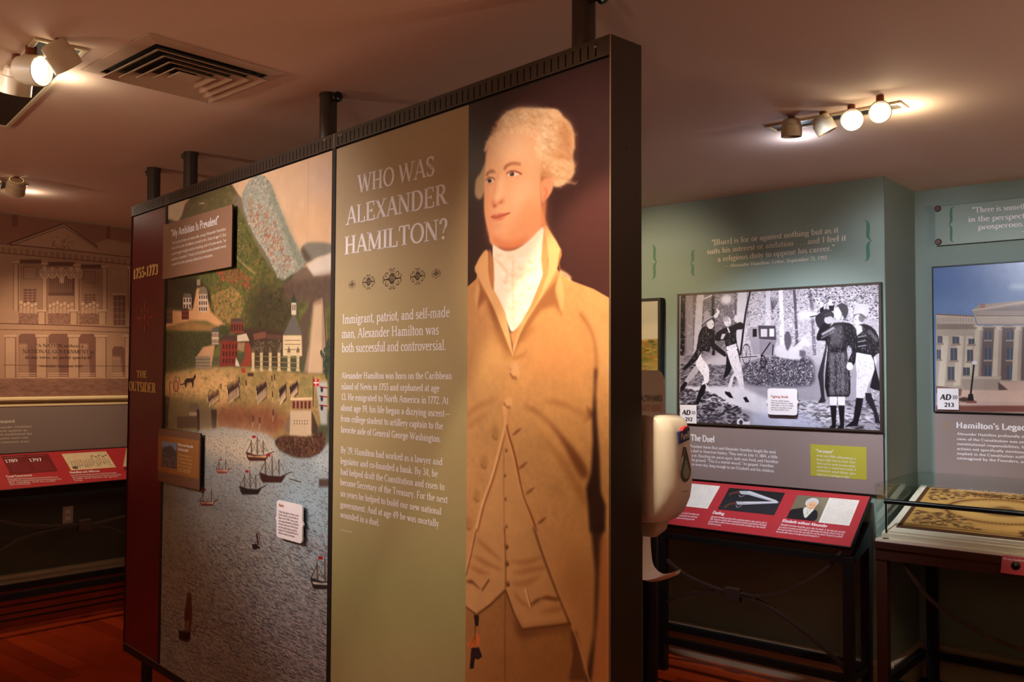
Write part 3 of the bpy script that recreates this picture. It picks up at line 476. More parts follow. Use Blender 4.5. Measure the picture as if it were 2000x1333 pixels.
    a.line([(168, 0), (120, 240), (80, 430)], 8, (208, 156, 100), f=2, al=.8, sm=3); a.line([(178, 20), (130, 250), (90, 420)], 5, (120, 66, 34), f=2, al=.8, sm=3)
    a.poly([(155, 755), (200, 760), (196, 850), (168, 855)], (34, 26, 26), f=1); a.poly([(165, 900), (210, 940), (205, 1010), (185, 1040), (130, 1040), (90, 1010), (140, 980), (160, 930)], (196, 104, 50), f=1); a.line([(166, 850), (168, 960)], 3, (80, 40, 20)); a.poly([(135, 1040), (200, 1035), (228, 1115), (195, 1140), (165, 1130), (155, 1215), (120, 1222)], (34, 26, 28), f=1)
    for x in (120, 150, 178): a.line([(165, 940), (x, 1035)], 3, (120, 56, 26), f=1, al=.8)
    a.grain(.05, 60); a.a[..., 2] *= 1.16; a.a[..., 1] *= 1.03
def art_title(a):
    a.view(); a.a[:] = C3((166, 146, 112))
    a.poly([(640, 980), (920, 1040), (910, 1340), (640, 1340)], (140, 138, 86), f=70, al=.8); a.poly([(640, 560), (920, 520), (920, 1000), (640, 1000)], (164, 148, 100), f=50, al=.6); a.grain(.03, 80)
def art_spine(a):
    a.a[:] = C3((94, 24, 28)); a.view(); a.poly([(230, 380), (330, 380), (330, 480), (230, 520)], (104, 52, 46), f=14, al=.6); a.grain(.05, 40)
def ship(a, x, y, s, hull=(48, 26, 22), deck=(216, 190, 150), sail=False, masts=3):
    a.poly([(x - s, y - s * .25), (x - s * .9, y + s * .25), (x - s * .75, y + s * .5), (x + s * .6, y + s * .5), (x + s * .95, y - s * .05), (x + s * .5, y + s * .05), (x - s * .3, y)], hull, f=1)
    if deck: a.poly([(x - s * .9, y), (x - s * .8, y + s * .18), (x + s * .62, y + s * .26), (x + s * .8, y + s * .05), (x - s * .3, y + s * .12)], deck, f=1)
    a.line([(x + s * .7, y), (x + s * 1.35, y - s * .28)], 2, hull)
    for i in range(masts):
        mx = x - s * .55 + i * s * (1.1 / max(1, masts - 1) * .9); mh = s * (1.25, 1.55, 1.2)[i % 3]
        a.line([(mx, y), (mx - s * .03, y - mh)], 3, (46, 28, 22)); a.poly([(mx - s * .09, y - s * .2), (mx - s * .06, y - mh * .75), (mx + s * .05, y - mh * .75), (mx + s * .08, y - s * .2)], (110, 92, 76), f=1, al=.8)
        a.line([(mx, y - mh * .9), (mx - s * .5, y - s * .05)], 1.2, (50, 34, 28), al=.8); a.line([(mx, y - mh * .9), (mx + s * .5, y - s * .05)], 1.2, (50, 34, 28), al=.8)
    a.line([(x - s * .95, y - s * .2), (x - s * .55, y - s)], 1.2, (50, 34, 28)); a.rect(x - s * .5, y - s * 1.6, x - s * .2, y - s * 1.4, (150, 34, 38), f=0)
def house(a, x0, y0, x1, y1, roof=(92, 62, 54), wl_=(196, 176, 150), win=(60, 36, 34), n=4, m=2, skew=0):
    a.poly([(x0, y0), (x1, y0 + skew), (x1, y1 + skew), (x0, y1)], wl_, f=1); h = (y1 - y0)
    a.poly([(x0 - 4, y0), (x0 + (x1 - x0) * .12, y0 - h * .35), (x1 - (x1 - x0) * .12, y0 - h * .35 + skew), (x1 + 4, y0 + skew)], roof, f=1)
    for j in range(m):
        for i in range(n):
            wx = x0 + (x1 - x0) * (i + .25) / n; wy = y0 + h * (j + .2) / m + skew * (i / n); a.rect(wx, wy, wx + (x1 - x0) * .5 / n, wy + h * .6 / m, win)
def art_harbour(a):
    a.view(300, 280, 3.92); a.a[:] = C3((70, 74, 50))
    a.poly([(0, 560), (380, 330), (1400, 0), (1400, 1100), (700, 700)], (206, 172, 138), f=2); a.poly([(1180, 180), (1380, 160), (1380, 380), (1180, 360)], (190, 168, 160), f=30, al=.6)
    a.line([(1188, 120), (1180, 500), (1175, 1700)], 1.5, (150, 118, 92), al=.6); a.poly([(1000, 600), (1180, 500), (1370, 560), (1370, 760), (1100, 760)], (220, 176, 130), f=30, al=.6)
    a.poly([(70, 640), (160, 610), (215, 560), (240, 470), (330, 360), (590, 300), (640, 380), (700, 480), (900, 1080), (70, 1100)], (92, 84, 52), f=2)
    a.poly([(70, 520), (100, 470), (240, 440), (190, 610), (130, 560), (80, 600)], (198, 184, 160), f=3); a.rect(345, 455, 392, 466, (214, 200, 176))
    a.poly([(600, 440), (680, 470), (720, 600), (780, 720), (860, 860), (930, 1000), (1000, 1060), (1100, 1080), (1370, 1120), (1370, 1500), (70, 1700), (70, 1040), (590, 940)], (86, 88, 44), f=3, tex=.25)
    # the great rock
    rk = [(800, 240), (860, 262), (905, 320), (930, 400), (960, 480), (1005, 580), (1040, 680), (1090, 770), (1130, 850), (1165, 930), (1120, 980), (1050, 1010), (1000, 1050), (950, 1030), (920, 960), (860, 850), (790, 740), (740, 640), (700, 540), (678, 440), (685, 370), (730, 290)]
    a.poly([(610, 380), (680, 420), (700, 540), (740, 650), (790, 750), (860, 860), (940, 1000), (900, 960), (800, 800), (720, 640), (660, 500), (600, 460)], (120, 104, 84), f=3); a.poly(rk, (150, 152, 138), f=2, sm=2)
    a.dabs(rk, 900, [(176, 168, 148), (140, 138, 120), (196, 182, 156), (116, 116, 98)], r=(1.5, 4), al=.55, asp=1.5)
    a.poly([(880, 290), (930, 400), (1005, 580), (1090, 770), (1165, 930), (1110, 970), (1040, 800), (980, 640), (900, 440)], (104, 114, 96), f=10, al=.6)
    a.dabs([(700, 380), (780, 440), (900, 520), (960, 640), (1000, 780), (1050, 900), (1040, 1000), (960, 980), (880, 840), (800, 720), (740, 600)], 260, [(158, 88, 58), (176, 112, 76), (144, 84, 60)], r=(1.2, 3.2), al=.6, asp=2.2, rot=-.5)
    a.poly([(1125, 820), (1160, 770), (1230, 758), (1370, 772), (1370, 840), (1250, 880), (1170, 915)], (120, 116, 104), f=3, sm=2); a.poly([(1125, 820), (1150, 795), (1215, 890), (1165, 910)], (84, 72, 58), f=4); a.poly([(1168, 940), (1250, 880), (1370, 840), (1370, 1000), (1220, 1030)], (202, 190, 174), f=3)
    a.poly([(1010, 1090), (1100, 980), (1170, 940), (1230, 1030), (1370, 1010), (1370, 1150), (1020, 1120)], (112, 92, 76), f=3)
    # slopes
    hill = [(600, 500), (700, 700), (880, 980), (1060, 1110), (1060, 1400), (700, 1500), (450, 1333), (440, 1100), (600, 940)]
    a.dabs(hill, 1800, [(96, 96, 40), (120, 98, 50), (76, 86, 36), (140, 104, 58), (62, 60, 32)], r=(2, 5), al=.5, asp=1.6)
    a.dabs([(470, 980), (640, 960), (760, 1060), (740, 1120), (520, 1050)], 150, [(150, 64, 44), (168, 84, 56)], r=(1.5, 3.5), al=.7, asp=1.8)
    a.dabs([(440, 1160), (600, 1100), (700, 1200), (640, 1380), (480, 1360)], 500, [(170, 130, 76), (150, 112, 64), (128, 108, 56)], r=(2, 5), al=.55, asp=1.5)
    a.poly([(780, 1100), (1060, 1110), (1100, 1500), (760, 1480), (700, 1300)], (50, 46, 30), f=30, al=.8)
    a.dabs([(600, 500), (700, 640), (760, 900), (640, 900)], 200, [(150, 132, 92), (96, 96, 50)], r=(1.5, 3), al=.6); a.line([(600, 820), (680, 920), (780, 1000)], 5, (170, 150, 92), f=2, al=.7, sm=3)
    a.dabs([(70, 1040), (340, 1020), (440, 1180), (440, 1333), (70, 1333)], 300, [(58, 58, 36), (80, 78, 44), (42, 40, 28)], r=(2, 5), al=.5, asp=1.8); a.dabs([(240, 470), (590, 320), (640, 440), (590, 560), (240, 620)], 260, [(104, 94, 58), (78, 76, 46), (122, 104, 66)], r=(2, 6), al=.4, asp=2)
    a.dabs([(820, 1100), (1060, 1120), (1090, 1480), (800, 1460)], 340, [(66, 58, 38), (44, 42, 28), (84, 66, 44)], r=(2, 5), al=.5, asp=1.8)
    # second zone
    a.view(300, 520, 3.92)
    a.poly([(75, 110), (330, 90), (430, 190), (440, 360), (240, 330), (75, 330)], (44, 40, 28), f=6); a.dabs([(75, 120), (420, 100), (430, 330), (75, 320)], 260, [(56, 56, 34), (38, 34, 24)], r=(2, 5))
    a.poly([(1000, 130), (1370, 60), (1370, 300), (1000, 260)], (86, 68, 56), f=8, tex=.15)
    a.poly([(75, 330), (210, 345), (300, 330), (330, 170), (390, 160), (440, 350), (480, 390), (550, 450), (520, 480), (400, 420), (280, 420), (75, 480)], (206, 152, 102), f=3); a.poly([(75, 480), (280, 420), (500, 460), (440, 520), (75, 500)], (168, 120, 70), f=6, al=.8)
    house(a, 345, 215, 412, 352, (120, 106, 84), n=4, m=3); house(a, 225, 240, 290, 330, (96, 88, 70), n=3, m=2); house(a, 90, 350, 145, 440, (80, 60, 44), (90, 70, 54), (40, 28, 24), 4, 2); house(a, 215, 345, 270, 410, (70, 46, 38), (116, 50, 40), (40, 24, 22), 4, 2); a.rect(330, 100, 358, 150, (150, 130, 100), f=1)
    gl = [(75, 500), (440, 500), (520, 450), (620, 480), (400, 700), (310, 780), (70, 830)]
    a.poly(gl, (56, 60, 34), f=4, tex=.2); a.dabs(gl, 600, [(66, 72, 38), (48, 50, 30), (84, 80, 44)], r=(2, 5))
    a.poly([(600, 480), (760, 470), (1000, 500), (1000, 620), (700, 640)], (60, 44, 34), f=6)
    # ground
    g = [(50, 830), (310, 790), (700, 770), (1150, 820), (1330, 830), (1340, 1100), (1200, 1340), (50, 1250)]
    a.poly(g, (150, 124, 74), f=4, tex=.12); a.poly([(90, 850), (330, 810), (620, 800), (640, 950), (520, 1080), (330, 1050), (100, 1000)], (214, 166, 106), f=20, al=.9); a.dabs(g, 900, [(130, 112, 62), (170, 138, 82), (106, 96, 54), (186, 150, 96)], r=(2, 6), al=.35, asp=2.5)
    a.poly([(480, 1080), (900, 1080), (1060, 1180), (900, 1320), (500, 1250)], (122, 66, 46), f=14, al=.8, tex=.2); a.poly([(60, 1000), (420, 1020), (480, 1080), (420, 1250), (60, 1260)], (104, 92, 58), f=12, al=.8)
    # town
    house(a, 590, 430, 690, 515, (80, 62, 56), (122, 56, 44), (52, 28, 26), 5, 1); house(a, 445, 505, 500, 600, (86, 80, 74), (190, 168, 140), (90, 44, 38), 5, 2); a.poly([(380, 620), (470, 600), (440, 780), (330, 690)], (188, 140, 100), f=2)
    a.poly([(510, 570), (540, 525), (640, 530), (660, 580)], (70, 52, 46), f=1); a.poly([(515, 570), (650, 575), (630, 765), (505, 770)], (122, 44, 36), f=1)
    for j in range(3):
        for i in range(5): a.rect(530 + i * 24, 600 + j * 55, 541 + i * 24, 634 + j * 55, (60, 26, 24))
    a.poly([(640, 530), (710, 515), (735, 575), (640, 580)], (200, 180, 154), f=1); a.poly([(645, 590), (700, 585), (690, 660), (640, 640)], (150, 120, 84), f=1); a.poly([(700, 590), (730, 585), (750, 640), (745, 770), (660, 770), (700, 690)], (138, 58, 42), f=1); a.poly([(630, 700), (650, 740), (660, 770), (625, 765)], (210, 196, 172), f=1)
    a.poly([(760, 520), (860, 500), (860, 550), (770, 570)], (116, 72, 56), f=1); a.poly([(865, 520), (985, 530), (980, 565), (865, 560)], (90, 60, 50), f=1)
    a.poly([(320, 690), (435, 690), (430, 790), (325, 785)], (134, 118, 92), f=1); [a.line([(320, y), (435, y)], 2, (90, 76, 60)) for y in (715, 740, 765)]
    a.poly([(760, 570), (985, 560), (985, 760), (760, 770)], (66, 54, 38), f=2); a.dabs([(770, 580), (980, 570), (980, 650), (770, 650)], 120, [(170, 150, 116), (110, 94, 66)], r=(1.5, 3), al=.7, asp=.5)
    a.poly([(990, 530), (1060, 380), (1080, 370), (1140, 525)], (92, 88, 80), f=1); a.rect(990, 530, 1138, 690, (206, 184, 142), f=1); [a.line([(1003, y), (1125, y)], 1.5, (110, 92, 66)) for y in (570, 600, 640)]; a.rect(1055, 275, 1092, 375, (196, 184, 160), f=1); a.poly([(1050, 280), (1074, 205), (1096, 280)], (44, 56, 46), f=1); a.rect(1063, 295, 1070, 340, (70, 56, 46)); a.rect(1078, 295, 1085, 340, (70, 56, 46))
    for x in (762, 825, 893, 960, 1036, 1105): a.poly([(x - 12, 660), (x + 12, 660), (x + 10, 780), (x + 16, 810), (x - 16, 805), (x - 10, 770)], (196, 172, 130), f=1); a.poly([(x - 14, 662), (x, 612), (x + 14, 662)], (104, 86, 66), f=1)
    [a.line([(780, y), (1120, y + 14)], 2, (150, 128, 90), al=.8) for y in (690, 730, 768)]
    a.poly([(1130, 400), (1180, 330), (1215, 250), (1235, 250), (1190, 420), (1160, 700), (1140, 760)], (84, 66, 56), f=2); a.poly([(1220, 280), (1300, 240), (1330, 560), (1300, 820), (1150, 815), (1190, 600)], (150, 122, 98), f=3); a.poly([(1230, 300), (1290, 290), (1290, 820), (1180, 820)], (188, 160, 128), f=3); a.line([(1300, 230), (1322, 620)], 4, (60, 46, 40), f=1)
    a.dabs([(1280, 650), (1345, 560), (1340, 860), (1310, 860)], 60, [(30, 50, 40), (44, 64, 48)], r=(3, 6), al=.8)
    # carriage, soldiers, tower
    a.ell(172, 920, 22, 46, (130, 50, 34), al=.9); a.ell(172, 920, 15, 36, (190, 150, 100), al=.9); a.line([(195, 850), (205, 910), (240, 900)], 4, (60, 34, 26)); a.poly([(235, 880), (255, 860), (300, 860), (318, 825), (325, 850), (308, 880), (305, 930), (298, 930), (292, 890), (255, 895), (250, 930), (242, 930)], (48, 30, 26), f=0); a.line([(122, 890), (125, 990)], 5, (60, 40, 34))
    for bx, by, bw, bh, dr in ((418, 940, 85, 120, -.45), (568, 870, 90, 200, -.3), (790, 880, 75, 190, -.3), (965, 900, 50, 170, 0), (1045, 880, 60, 130, .1)):
        for i in range(26):
            fx = i / 25; x = bx + fx * bw; y = by + 40 - fx * 40 + (i * 29 % 11) * 4; y2 = y + bh * .55; a.line([(x, y), (x - 2, y + bh * .18)], 4, (40, 26, 28)); a.line([(x - 2, y + bh * .18), (x + (i % 3) * 3 - 3, y2)], 3, ((214, 190, 150), (90, 54, 40), (60, 40, 40))[i % 3]); a.line([(x + 4, y - 18), (x - 2, y + 30)], 1.2, (50, 34, 30))
    for x, y in ((515, 900), (655, 850), (708, 870), (905, 840), (925, 830), (910, 960), (915, 1100), (760, 1150), (812, 1160)): a.line([(x, y), (x + 2, y + 45)], 5, (50, 32, 34)); a.line([(x + 2, y + 45), (x - 4, y + 90)], 3, (180, 150, 110))
    a.ell(688, 800, 16, 22, (160, 60, 44)); a.line([(650, 900), (668, 1030)], 2, (60, 40, 34)); a.rect(720, 820, 765, 845, (60, 44, 34), f=1)
    a.poly([(265, 1110), (275, 1050), (345, 1050), (355, 1120)], (104, 82, 66), f=1); a.rect(272, 1120, 335, 1150, (150, 128, 100)); a.rect(180, 1150, 340, 1240, (84, 64, 50), f=2); a.rect(345, 1095, 480, 1240, (110, 92, 66), f=2); a.poly([(440, 1100), (485, 1100), (480, 1250), (450, 1290)], (60, 44, 38), f=2); a.poly([(330, 1100), (350, 1100), (355, 1250), (335, 1300)], (52, 38, 32), f=1)
    a.dabs([(50, 990), (120, 1010), (110, 1240), (45, 1240)], 80, [(40, 34, 24), (56, 44, 30)], r=(3, 7), al=.8); a.poly([(55, 1030), (110, 1060), (105, 1240), (50, 1240)], (46, 34, 28), f=4)
    a.dabs([(1120, 850), (1230, 870), (1220, 1010), (1120, 1000)], 120, [(140, 130, 80), (120, 112, 66)], r=(2, 5), al=.5)
    # harbour water
    a.view(300, 820, 3.92)
    sea = [(20, 90), (330, 90), (520, 60), (700, 80), (860, 110), (930, 160), (960, 240), (1100, 290), (1250, 270), (1330, 190), (1360, 180), (1360, 2100), (-40, 2100), (-40, 90)]
    a.poly(sea, (146, 152, 150), f=3); a.poly([(340, 80), (820, 100), (920, 170), (980, 300), (700, 360), (360, 260)], (206, 188, 158), f=24, al=.85)
    a.poly([(900, 500), (1360, 300), (1360, 1300), (1000, 900)], (150, 178, 196), f=60, al=.85); a.poly([(1240, 260), (1340, 200), (1340, 400), (1180, 350)], (186, 196, 198), f=20, al=.8); a.poly([(40, 900), (600, 700), (900, 1000), (700, 1500), (40, 1500)], (146, 134, 122), f=60, al=.6); a.poly([(500, 1500), (1360, 1200), (1360, 2100), (-40, 2100), (0, 1600)], (140, 138, 150), f=60, al=.6); a.poly([(60, 560), (600, 640), (900, 800), (700, 740), (300, 640), (60, 640)], (88, 90, 88), f=20, al=.5)
    a.dabs(sea, 8000, [(70, 74, 78), (88, 94, 94), (62, 62, 64)], r=(.8, 1.6), al=.42, asp=2.6, rot=.25)
    a.dabs([(20, 900), (1360, 900), (1360, 2100), (-40, 2100)], 4200, [(74, 68, 72), (184, 176, 174), (84, 80, 84)], r=(1.2, 2.8), al=.42, asp=4, rot=.3)
    a.dabs([(360, 400), (1330, 400), (1330, 1000), (100, 1000)], 1500, [(176, 182, 178), (156, 160, 150)], r=(1, 2.2), al=.4, asp=2.5, rot=.3)
    a.view()
    for i in range(1500):
        y = 905 + 440 * rng.random() ** .8; x = 312 + 330 * rng.random(); g = .5 + 1.1 * (y - 900) / 430; L = (3.2 + 3 * rng.random()) * g; h = (1.0 + 1.4 * rng.random()) * g; sl = .38
        p = [(x - L, y - L * sl), (x - L * .5, y - h - L * sl * .5), (x, y), (x + L * .5, y - h + L * sl * .5), (x + L, y + L * sl)]
        a.line(p, 1.6 + g, ((66, 62, 68), (52, 50, 56), (84, 80, 84))[i % 3], al=.5, sm=2, taper=1); a.line([(q[0], q[1] + 1.6 * g) for q in p], 1.4 + g, (190, 186, 186), al=.28, sm=2, taper=1)
    a.view(300, 820, 3.92)
    # fort rock and tower
    rk2 = [(930, 170), (1000, 120), (1200, 130), (1290, 90), (1315, 160), (1290, 240), (1190, 290), (1060, 280), (960, 220)]
    a.poly(rk2, (70, 46, 36), f=3, sm=2); a.dabs(rk2, 500, [(120, 78, 56), (50, 32, 28), (96, 66, 50)], r=(1.5, 3.5), al=.8)
    a.poly([(1045, -70), (1210, -70), (1210, 115), (1160, 130), (1040, 120)], (190, 166, 134), f=2); a.poly([(1210, -70), (1260, 60), (1250, 120), (1210, 110)], (66, 50, 42), f=2); a.poly([(1010, 20), (1045, -40), (1040, 110), (1000, 80)], (120, 100, 80), f=2)
    a.poly([(1050, -160), (1215, -165), (1222, -130), (1215, -80), (1060, -80)], (150, 116, 84), f=1); a.poly([(1048, -165), (1215, -170), (1215, -150), (1052, -148)], (216, 186, 144), f=1); [a.rect(1065 + i * 30, -140, 1082 + i * 30, -85, (92, 34, 28)) for i in range(5)]
    for j in range(2):
        for i in range(6): a.rect(1075 + i * 20, 5 + j * 22, 1080 + i * 20, 16 + j * 22, (60, 44, 38))
    a.poly([(1240, -290), (1330, -290), (1330, 40), (1280, 40)], (170, 172, 166), f=3); a.line([(1222, -330), (1222, -100)], 3, (50, 34, 30)); a.rect(1224, -310, 1266, -255, (184, 40, 44)); a.line([(1224, -282), (1266, -282)], 3, (226, 216, 206)); a.line([(1242, -310), (1242, -255)], 3, (226, 216, 206))
    for y in (-250, -180, -110): a.line([(1270, y), (1330, y + 8)], 3, (150, 40, 40)); a.ell(1288, y + 20, 10, 22, (40, 44, 50))
    ship(a, 800, 270, 92, (66, 34, 28), (206, 164, 116)); ship(a, 915, 430, 105, (56, 30, 26), None); ship(a, 745, 530, 88, (34, 26, 26), None); ship(a, 530, 385, 52, (140, 50, 40), (222, 206, 176), masts=2); ship(a, 415, 630, 62, (110, 44, 34), (206, 190, 160), masts=2); ship(a, 1320, 1240, 120, (40, 34, 34), (206, 206, 190)); a.rect(1265, 455, 1345, 515, (84, 70, 64), f=2); a.line([(1040, 455), (1130, 480)], 2, (50, 36, 30))
    a.line([(790, 870), (800, 960)], 9, (60, 36, 32), f=1); a.line([(805, 860), (815, 940)], 4, (90, 56, 46)); a.ell(778, 975, 22, 22, (34, 26, 30)); a.line([(755, 960), (815, 985)], 6, (40, 30, 32))
    a.view(230, 1000, 4.002); a.poly([(545, 630), (575, 640), (582, 800), (570, 940), (530, 920), (520, 800)], (84, 46, 40), f=3); a.poly([(530, 860), (562, 840), (555, 925), (530, 930)], (130, 84, 62), f=2); a.poly([(475, 930), (570, 940), (565, 1000), (540, 1020), (480, 1000)], (28, 22, 24), f=3)
    a.line([(560, 590), (555, 640)], 3, (90, 50, 44)); a.grain(.06, 50)
def art_mural(P=1):
    a = Art(WL, -2.6, 2.38, 1.47, ZC - .004, 420, (176, 138, 112), n=.008); a.view(0, 380, 3.03); INK = (104, 66, 56); LT = (190, 154, 126); DK = (120, 84, 72)
    a.poly([(-3000, -800), (1500, 200), (1500, 300), (770, 290), (640, 265), (560, 290), (380, 170), (60, 290), (-3000, 100)], (150, 104, 84), f=2); a.rect(70, 100, 105, 190, (126, 80, 66), f=1); a.rect(630, 190, 652, 262, (122, 78, 64), f=1)
    a.poly([(50, 300), (375, 178), (400, 178), (600, 335)], (184, 148, 122), f=1); a.line([(40, 296), (378, 172), (580, 312)], 4, INK); a.line([(60, 306), (378, 190), (590, 330)], 2, INK); a.line([(-400, 268), (0, 290), (400, 330), (770, 372), (1200, 410)], 2.5, INK)
    a.dabs([(300, 300), (340, 250), (400, 250), (460, 290), (420, 330), (320, 320)], 160, [(120, 80, 66), (206, 170, 140)], r=(1, 2.2), al=.7)
    for k in range(34): x = -420 + k * 36; y = 310 + .103 * x; a.rect(x, y, x + 18, y + 34, (150, 112, 92), al=.7); a.line([(x, y), (x, y + 34)], 1.2, INK, al=.7)
    a.line([(-400, 318), (0, 345), (770, 415), (1200, 455)], 2, INK)
    def col(x, w_, y0, y1): a.rect(x, y0, x + w_, y1, LT, f=0); a.line([(x, y0), (x, y1)], 1.6, INK, al=.8); a.line([(x + w_, y0), (x + w_, y1)], 2.4, INK, al=.8); a.rect(x - 6, y0 - 8, x + w_ + 6, y0 + 6, (200, 166, 138)); a.line([(x - 6, y0 + 6), (x + w_ + 6, y0 + 6)], 1.2, INK)
    # upper bays
    for x0, x1, yt in ((118, 245, 385), (285, 440, 400), (480, 600, 415)):
        a.rect(x0, yt, x1, 770, (160, 122, 100)); a.rect(x0, yt, x1, yt + 24, (112, 76, 66))
    for x in (-140, 80, 250, 440, 605, 760): col(x, 28, 400 + .05 * x, 690)
    a.rect(140, 560, 215, 640, (116, 76, 66)); a.rect(500, 590, 565, 660, (120, 80, 68)); a.rect(672, 595, 742, 775, (124, 84, 72)); a.rect(665, 585, 750, 597, (200, 166, 138)); a.rect(-180, 560, -90, 770, (124, 84, 72))
    for x0, y0, x1, y1 in ((672, 595, 742, 775), (140, 560, 215, 640), (500, 590, 565, 660), (-180, 560, -90, 770)):
        for i in range(1, 3): a.line([(x0 + (x1 - x0) * i / 3, y0), (x0 + (x1 - x0) * i / 3, y1)], 1.2, LT)
        for j in range(1, 5): a.line([(x0, y0 + (y1 - y0) * j / 5), (x1, y0 + (y1 - y0) * j / 5)], 1.2, LT)
    a.rect(140, 430, 215, 500, (168, 130, 106)); a.line([(140, 430), (215, 430), (215, 500), (140, 500), (140, 430)], 1.4, INK); a.line([(495, 455), (565, 460), (565, 525), (495, 520), (495, 455)], 1.4, INK)
    a.rect(285, 480, 440, 600, (110, 72, 62)); [a.line([(290 + i * 12, 490), (292 + i * 12, 580)], 2.2, (156, 116, 96)) for i in range(12)]
    for cx in (265, 310, 362, 420, 460): a.ell(cx, 465, 30, 34, (206, 172, 144), f=1); a.line([(cx - 24, 455), (cx, 490), (cx + 24, 455)], 1.6, INK, sm=4); a.line([(cx - 18, 440), (cx, 470), (cx + 18, 440)], 1.2, INK, sm=4)
    a.ell(366, 505, 14, 22, (206, 172, 144), f=1)
    # figures on the balcony
    for k in range(22):
        x = 125 + (k * 21.5); y = 640 + (k * 37 % 23); 
        if 232 < x < 285 or 430 < x < 470: continue
        a.ell(x, y, 9, 12, (204, 170, 142)); a.poly([(x - 13, y + 60), (x - 12, y + 18), (x, y + 10), (x + 12, y + 18), (x + 13, y + 60)], (190, 152, 126)); a.line([(x - 13, y + 60), (x - 12, y + 18), (x, y + 10), (x + 12, y + 18), (x + 13, y + 60)], 1.2, INK, al=.8)
    for x0, x1 in ((110, 225), (285, 415), (470, 580)): a.rect(x0, 705, x1, 768, (140, 100, 84)); a.dabs([(x0, 705), (x1, 705), (x1, 768), (x0, 768)], 160, [(104, 68, 58), (186, 150, 124)], r=(.8, 1.6), al=.7)
    for x in (225, 415, 585): col(x, 42, 690, 770)
    a.line([(-400, 755), (30, 765), (400, 775), (770, 790)], 2.5, INK); a.line([(-400, 790), (30, 800), (400, 806), (770, 818)], 1.6, INK)
    # lower arches
    for x0, x1 in ((-200, -90), (110, 218), (287, 410), (470, 565), (664, 738)):
        yt = 825 if x0 < 600 else 900
        a.poly([(x0, yt + 16), (x0 + 14, yt), (x1 - 14, yt), (x1, yt + 16), (x1, 1080), (x0, 1080)], (124, 84, 72)); a.poly([(x0, yt + 60), (x0 + 50, yt + 60), (x0 + 62, 1080), (x0, 1080)], (172, 134, 110), f=2)
        for i in range(5): a.line([(x0 + 8 + i * 10, yt + 80), (x0 + 8 + i * 10, 1060)], 1, INK, al=.6)
        for i in range(3): a.line([(x0 - 4, 1060 + i * 12), (x1 + 4, 1060 + i * 12)], 2, (206, 172, 144))
    for x in (30, 215, 405, 565, 740): col(x, 62, 840, 1085)
    a.line([(20, 1010), (770, 1018)], 1.4, INK); a.rect(-3000, 1092, 1600, 1210, (140, 100, 84)); a.dabs([(-400, 1095), (800, 1095), (800, 1200), (-400, 1200)], 400, [(158, 116, 96), (122, 84, 70)], r=(1, 2.5), al=.5, asp=6)
    T = Surf(WL.pt(0, 0, .008), WL.U, WL.V); a.grain(.05, 40); return a
def art_paper(a):
    a.a[:] = C3((226, 222, 214)); h, w_ = a.h, a.w
    for k in range(int(h / 9)):
        y = 8 + k * 9
        if y > h - 10: break
        x = 10
        while x < w_ - 14:
            L = int(rng.integers(6, 22)); a.a[y:y + 2, x:min(x + L, w_ - 8)] *= .86; x += L + int(rng.integers(3, 7))
    a.grain(.04, 30)
def _lp(a, pts): return [(x * a.w, y * a.h) for x, y in pts]
class _L:      # paint in 0..1 picture coordinates
    def __init__(s, a): s.a = a; a.M = lambda pts: np.array([(x * a.w, y * a.h) for x, y in pts])
def art_pistols(a):
    _L(a); a.a[:] = C3((24, 24, 28)); a.poly([(0, .4), (.5, .25), (1, .5), (1, 1), (0, 1)], (36, 38, 44), f=20, al=.8)
    a.line([(.06, .33), (.12, .22), (.22, .16), (.32, .18)], 16, (86, 52, 44), f=2, sm=5); a.poly([(.2, .1), (.4, .06), (.92, .36), (.95, .42), (.9, .45), (.4, .24), (.26, .24)], (176, 180, 190), f=1); a.line([(.36, .1), (.93, .4)], 3, (236, 238, 244), f=1); a.line([(.24, .28), (.28, .36), (.34, .28)], 4, (160, 160, 166), f=1, sm=4)
    a.line([(.1, .92), (.14, .76), (.22, .68), (.34, .66)], 16, (86, 52, 44), f=2, sm=5); a.poly([(.24, .58), (.42, .54), (.96, .40), (.97, .48), (.44, .68), (.3, .72)], (176, 180, 190), f=1); a.line([(.4, .58), (.96, .43)], 3, (240, 240, 246), f=1); a.line([(.28, .74), (.33, .84), (.38, .72)], 4, (160, 160, 166), f=1, sm=4)
def art_woman(a):
    _L(a); a.a[:] = C3((112, 106, 84)); a.poly([(.6, 0), (1, 0), (1, .6)], (140, 132, 108), f=12, al=.7)
    a.poly([(0, 1), (.0, .68), (.2, .56), (.45, .5), (.75, .55), (.86, .68), (.84, 1)], (22, 20, 24), f=1, sm=3); a.poly([(.38, .52), (.5, .45), (.7, .5), (.66, .68), (.56, .92), (.42, .7)], (214, 216, 206), f=1, sm=3)
    a.ell(.55, .26, .2, .2, (214, 212, 214), f=1); a.ell(.58, .36, .145, .19, (222, 176, 138), f=1); a.poly([(.37, .3), (.42, .14), (.58, .1), (.72, .18), (.75, .3), (.66, .22), (.5, .22), (.42, .34)], (200, 200, 206), f=1, sm=3)
    a.ell(.54, .35, .018, .014, (60, 40, 34)); a.ell(.65, .36, .018, .014, (60, 40, 34)); a.line([(.6, .36), (.61, .42), (.58, .43)], 2, (190, 130, 100)); a.line([(.55, .49), (.6, .5), (.65, .485)], 2.5, (180, 90, 80)); a.line([(.5, .55), (.54, .68), (.5, .82)], 2, (150, 150, 144)); a.line([(.6, .55), (.56, .68), (.6, .8)], 2, (150, 150, 144))
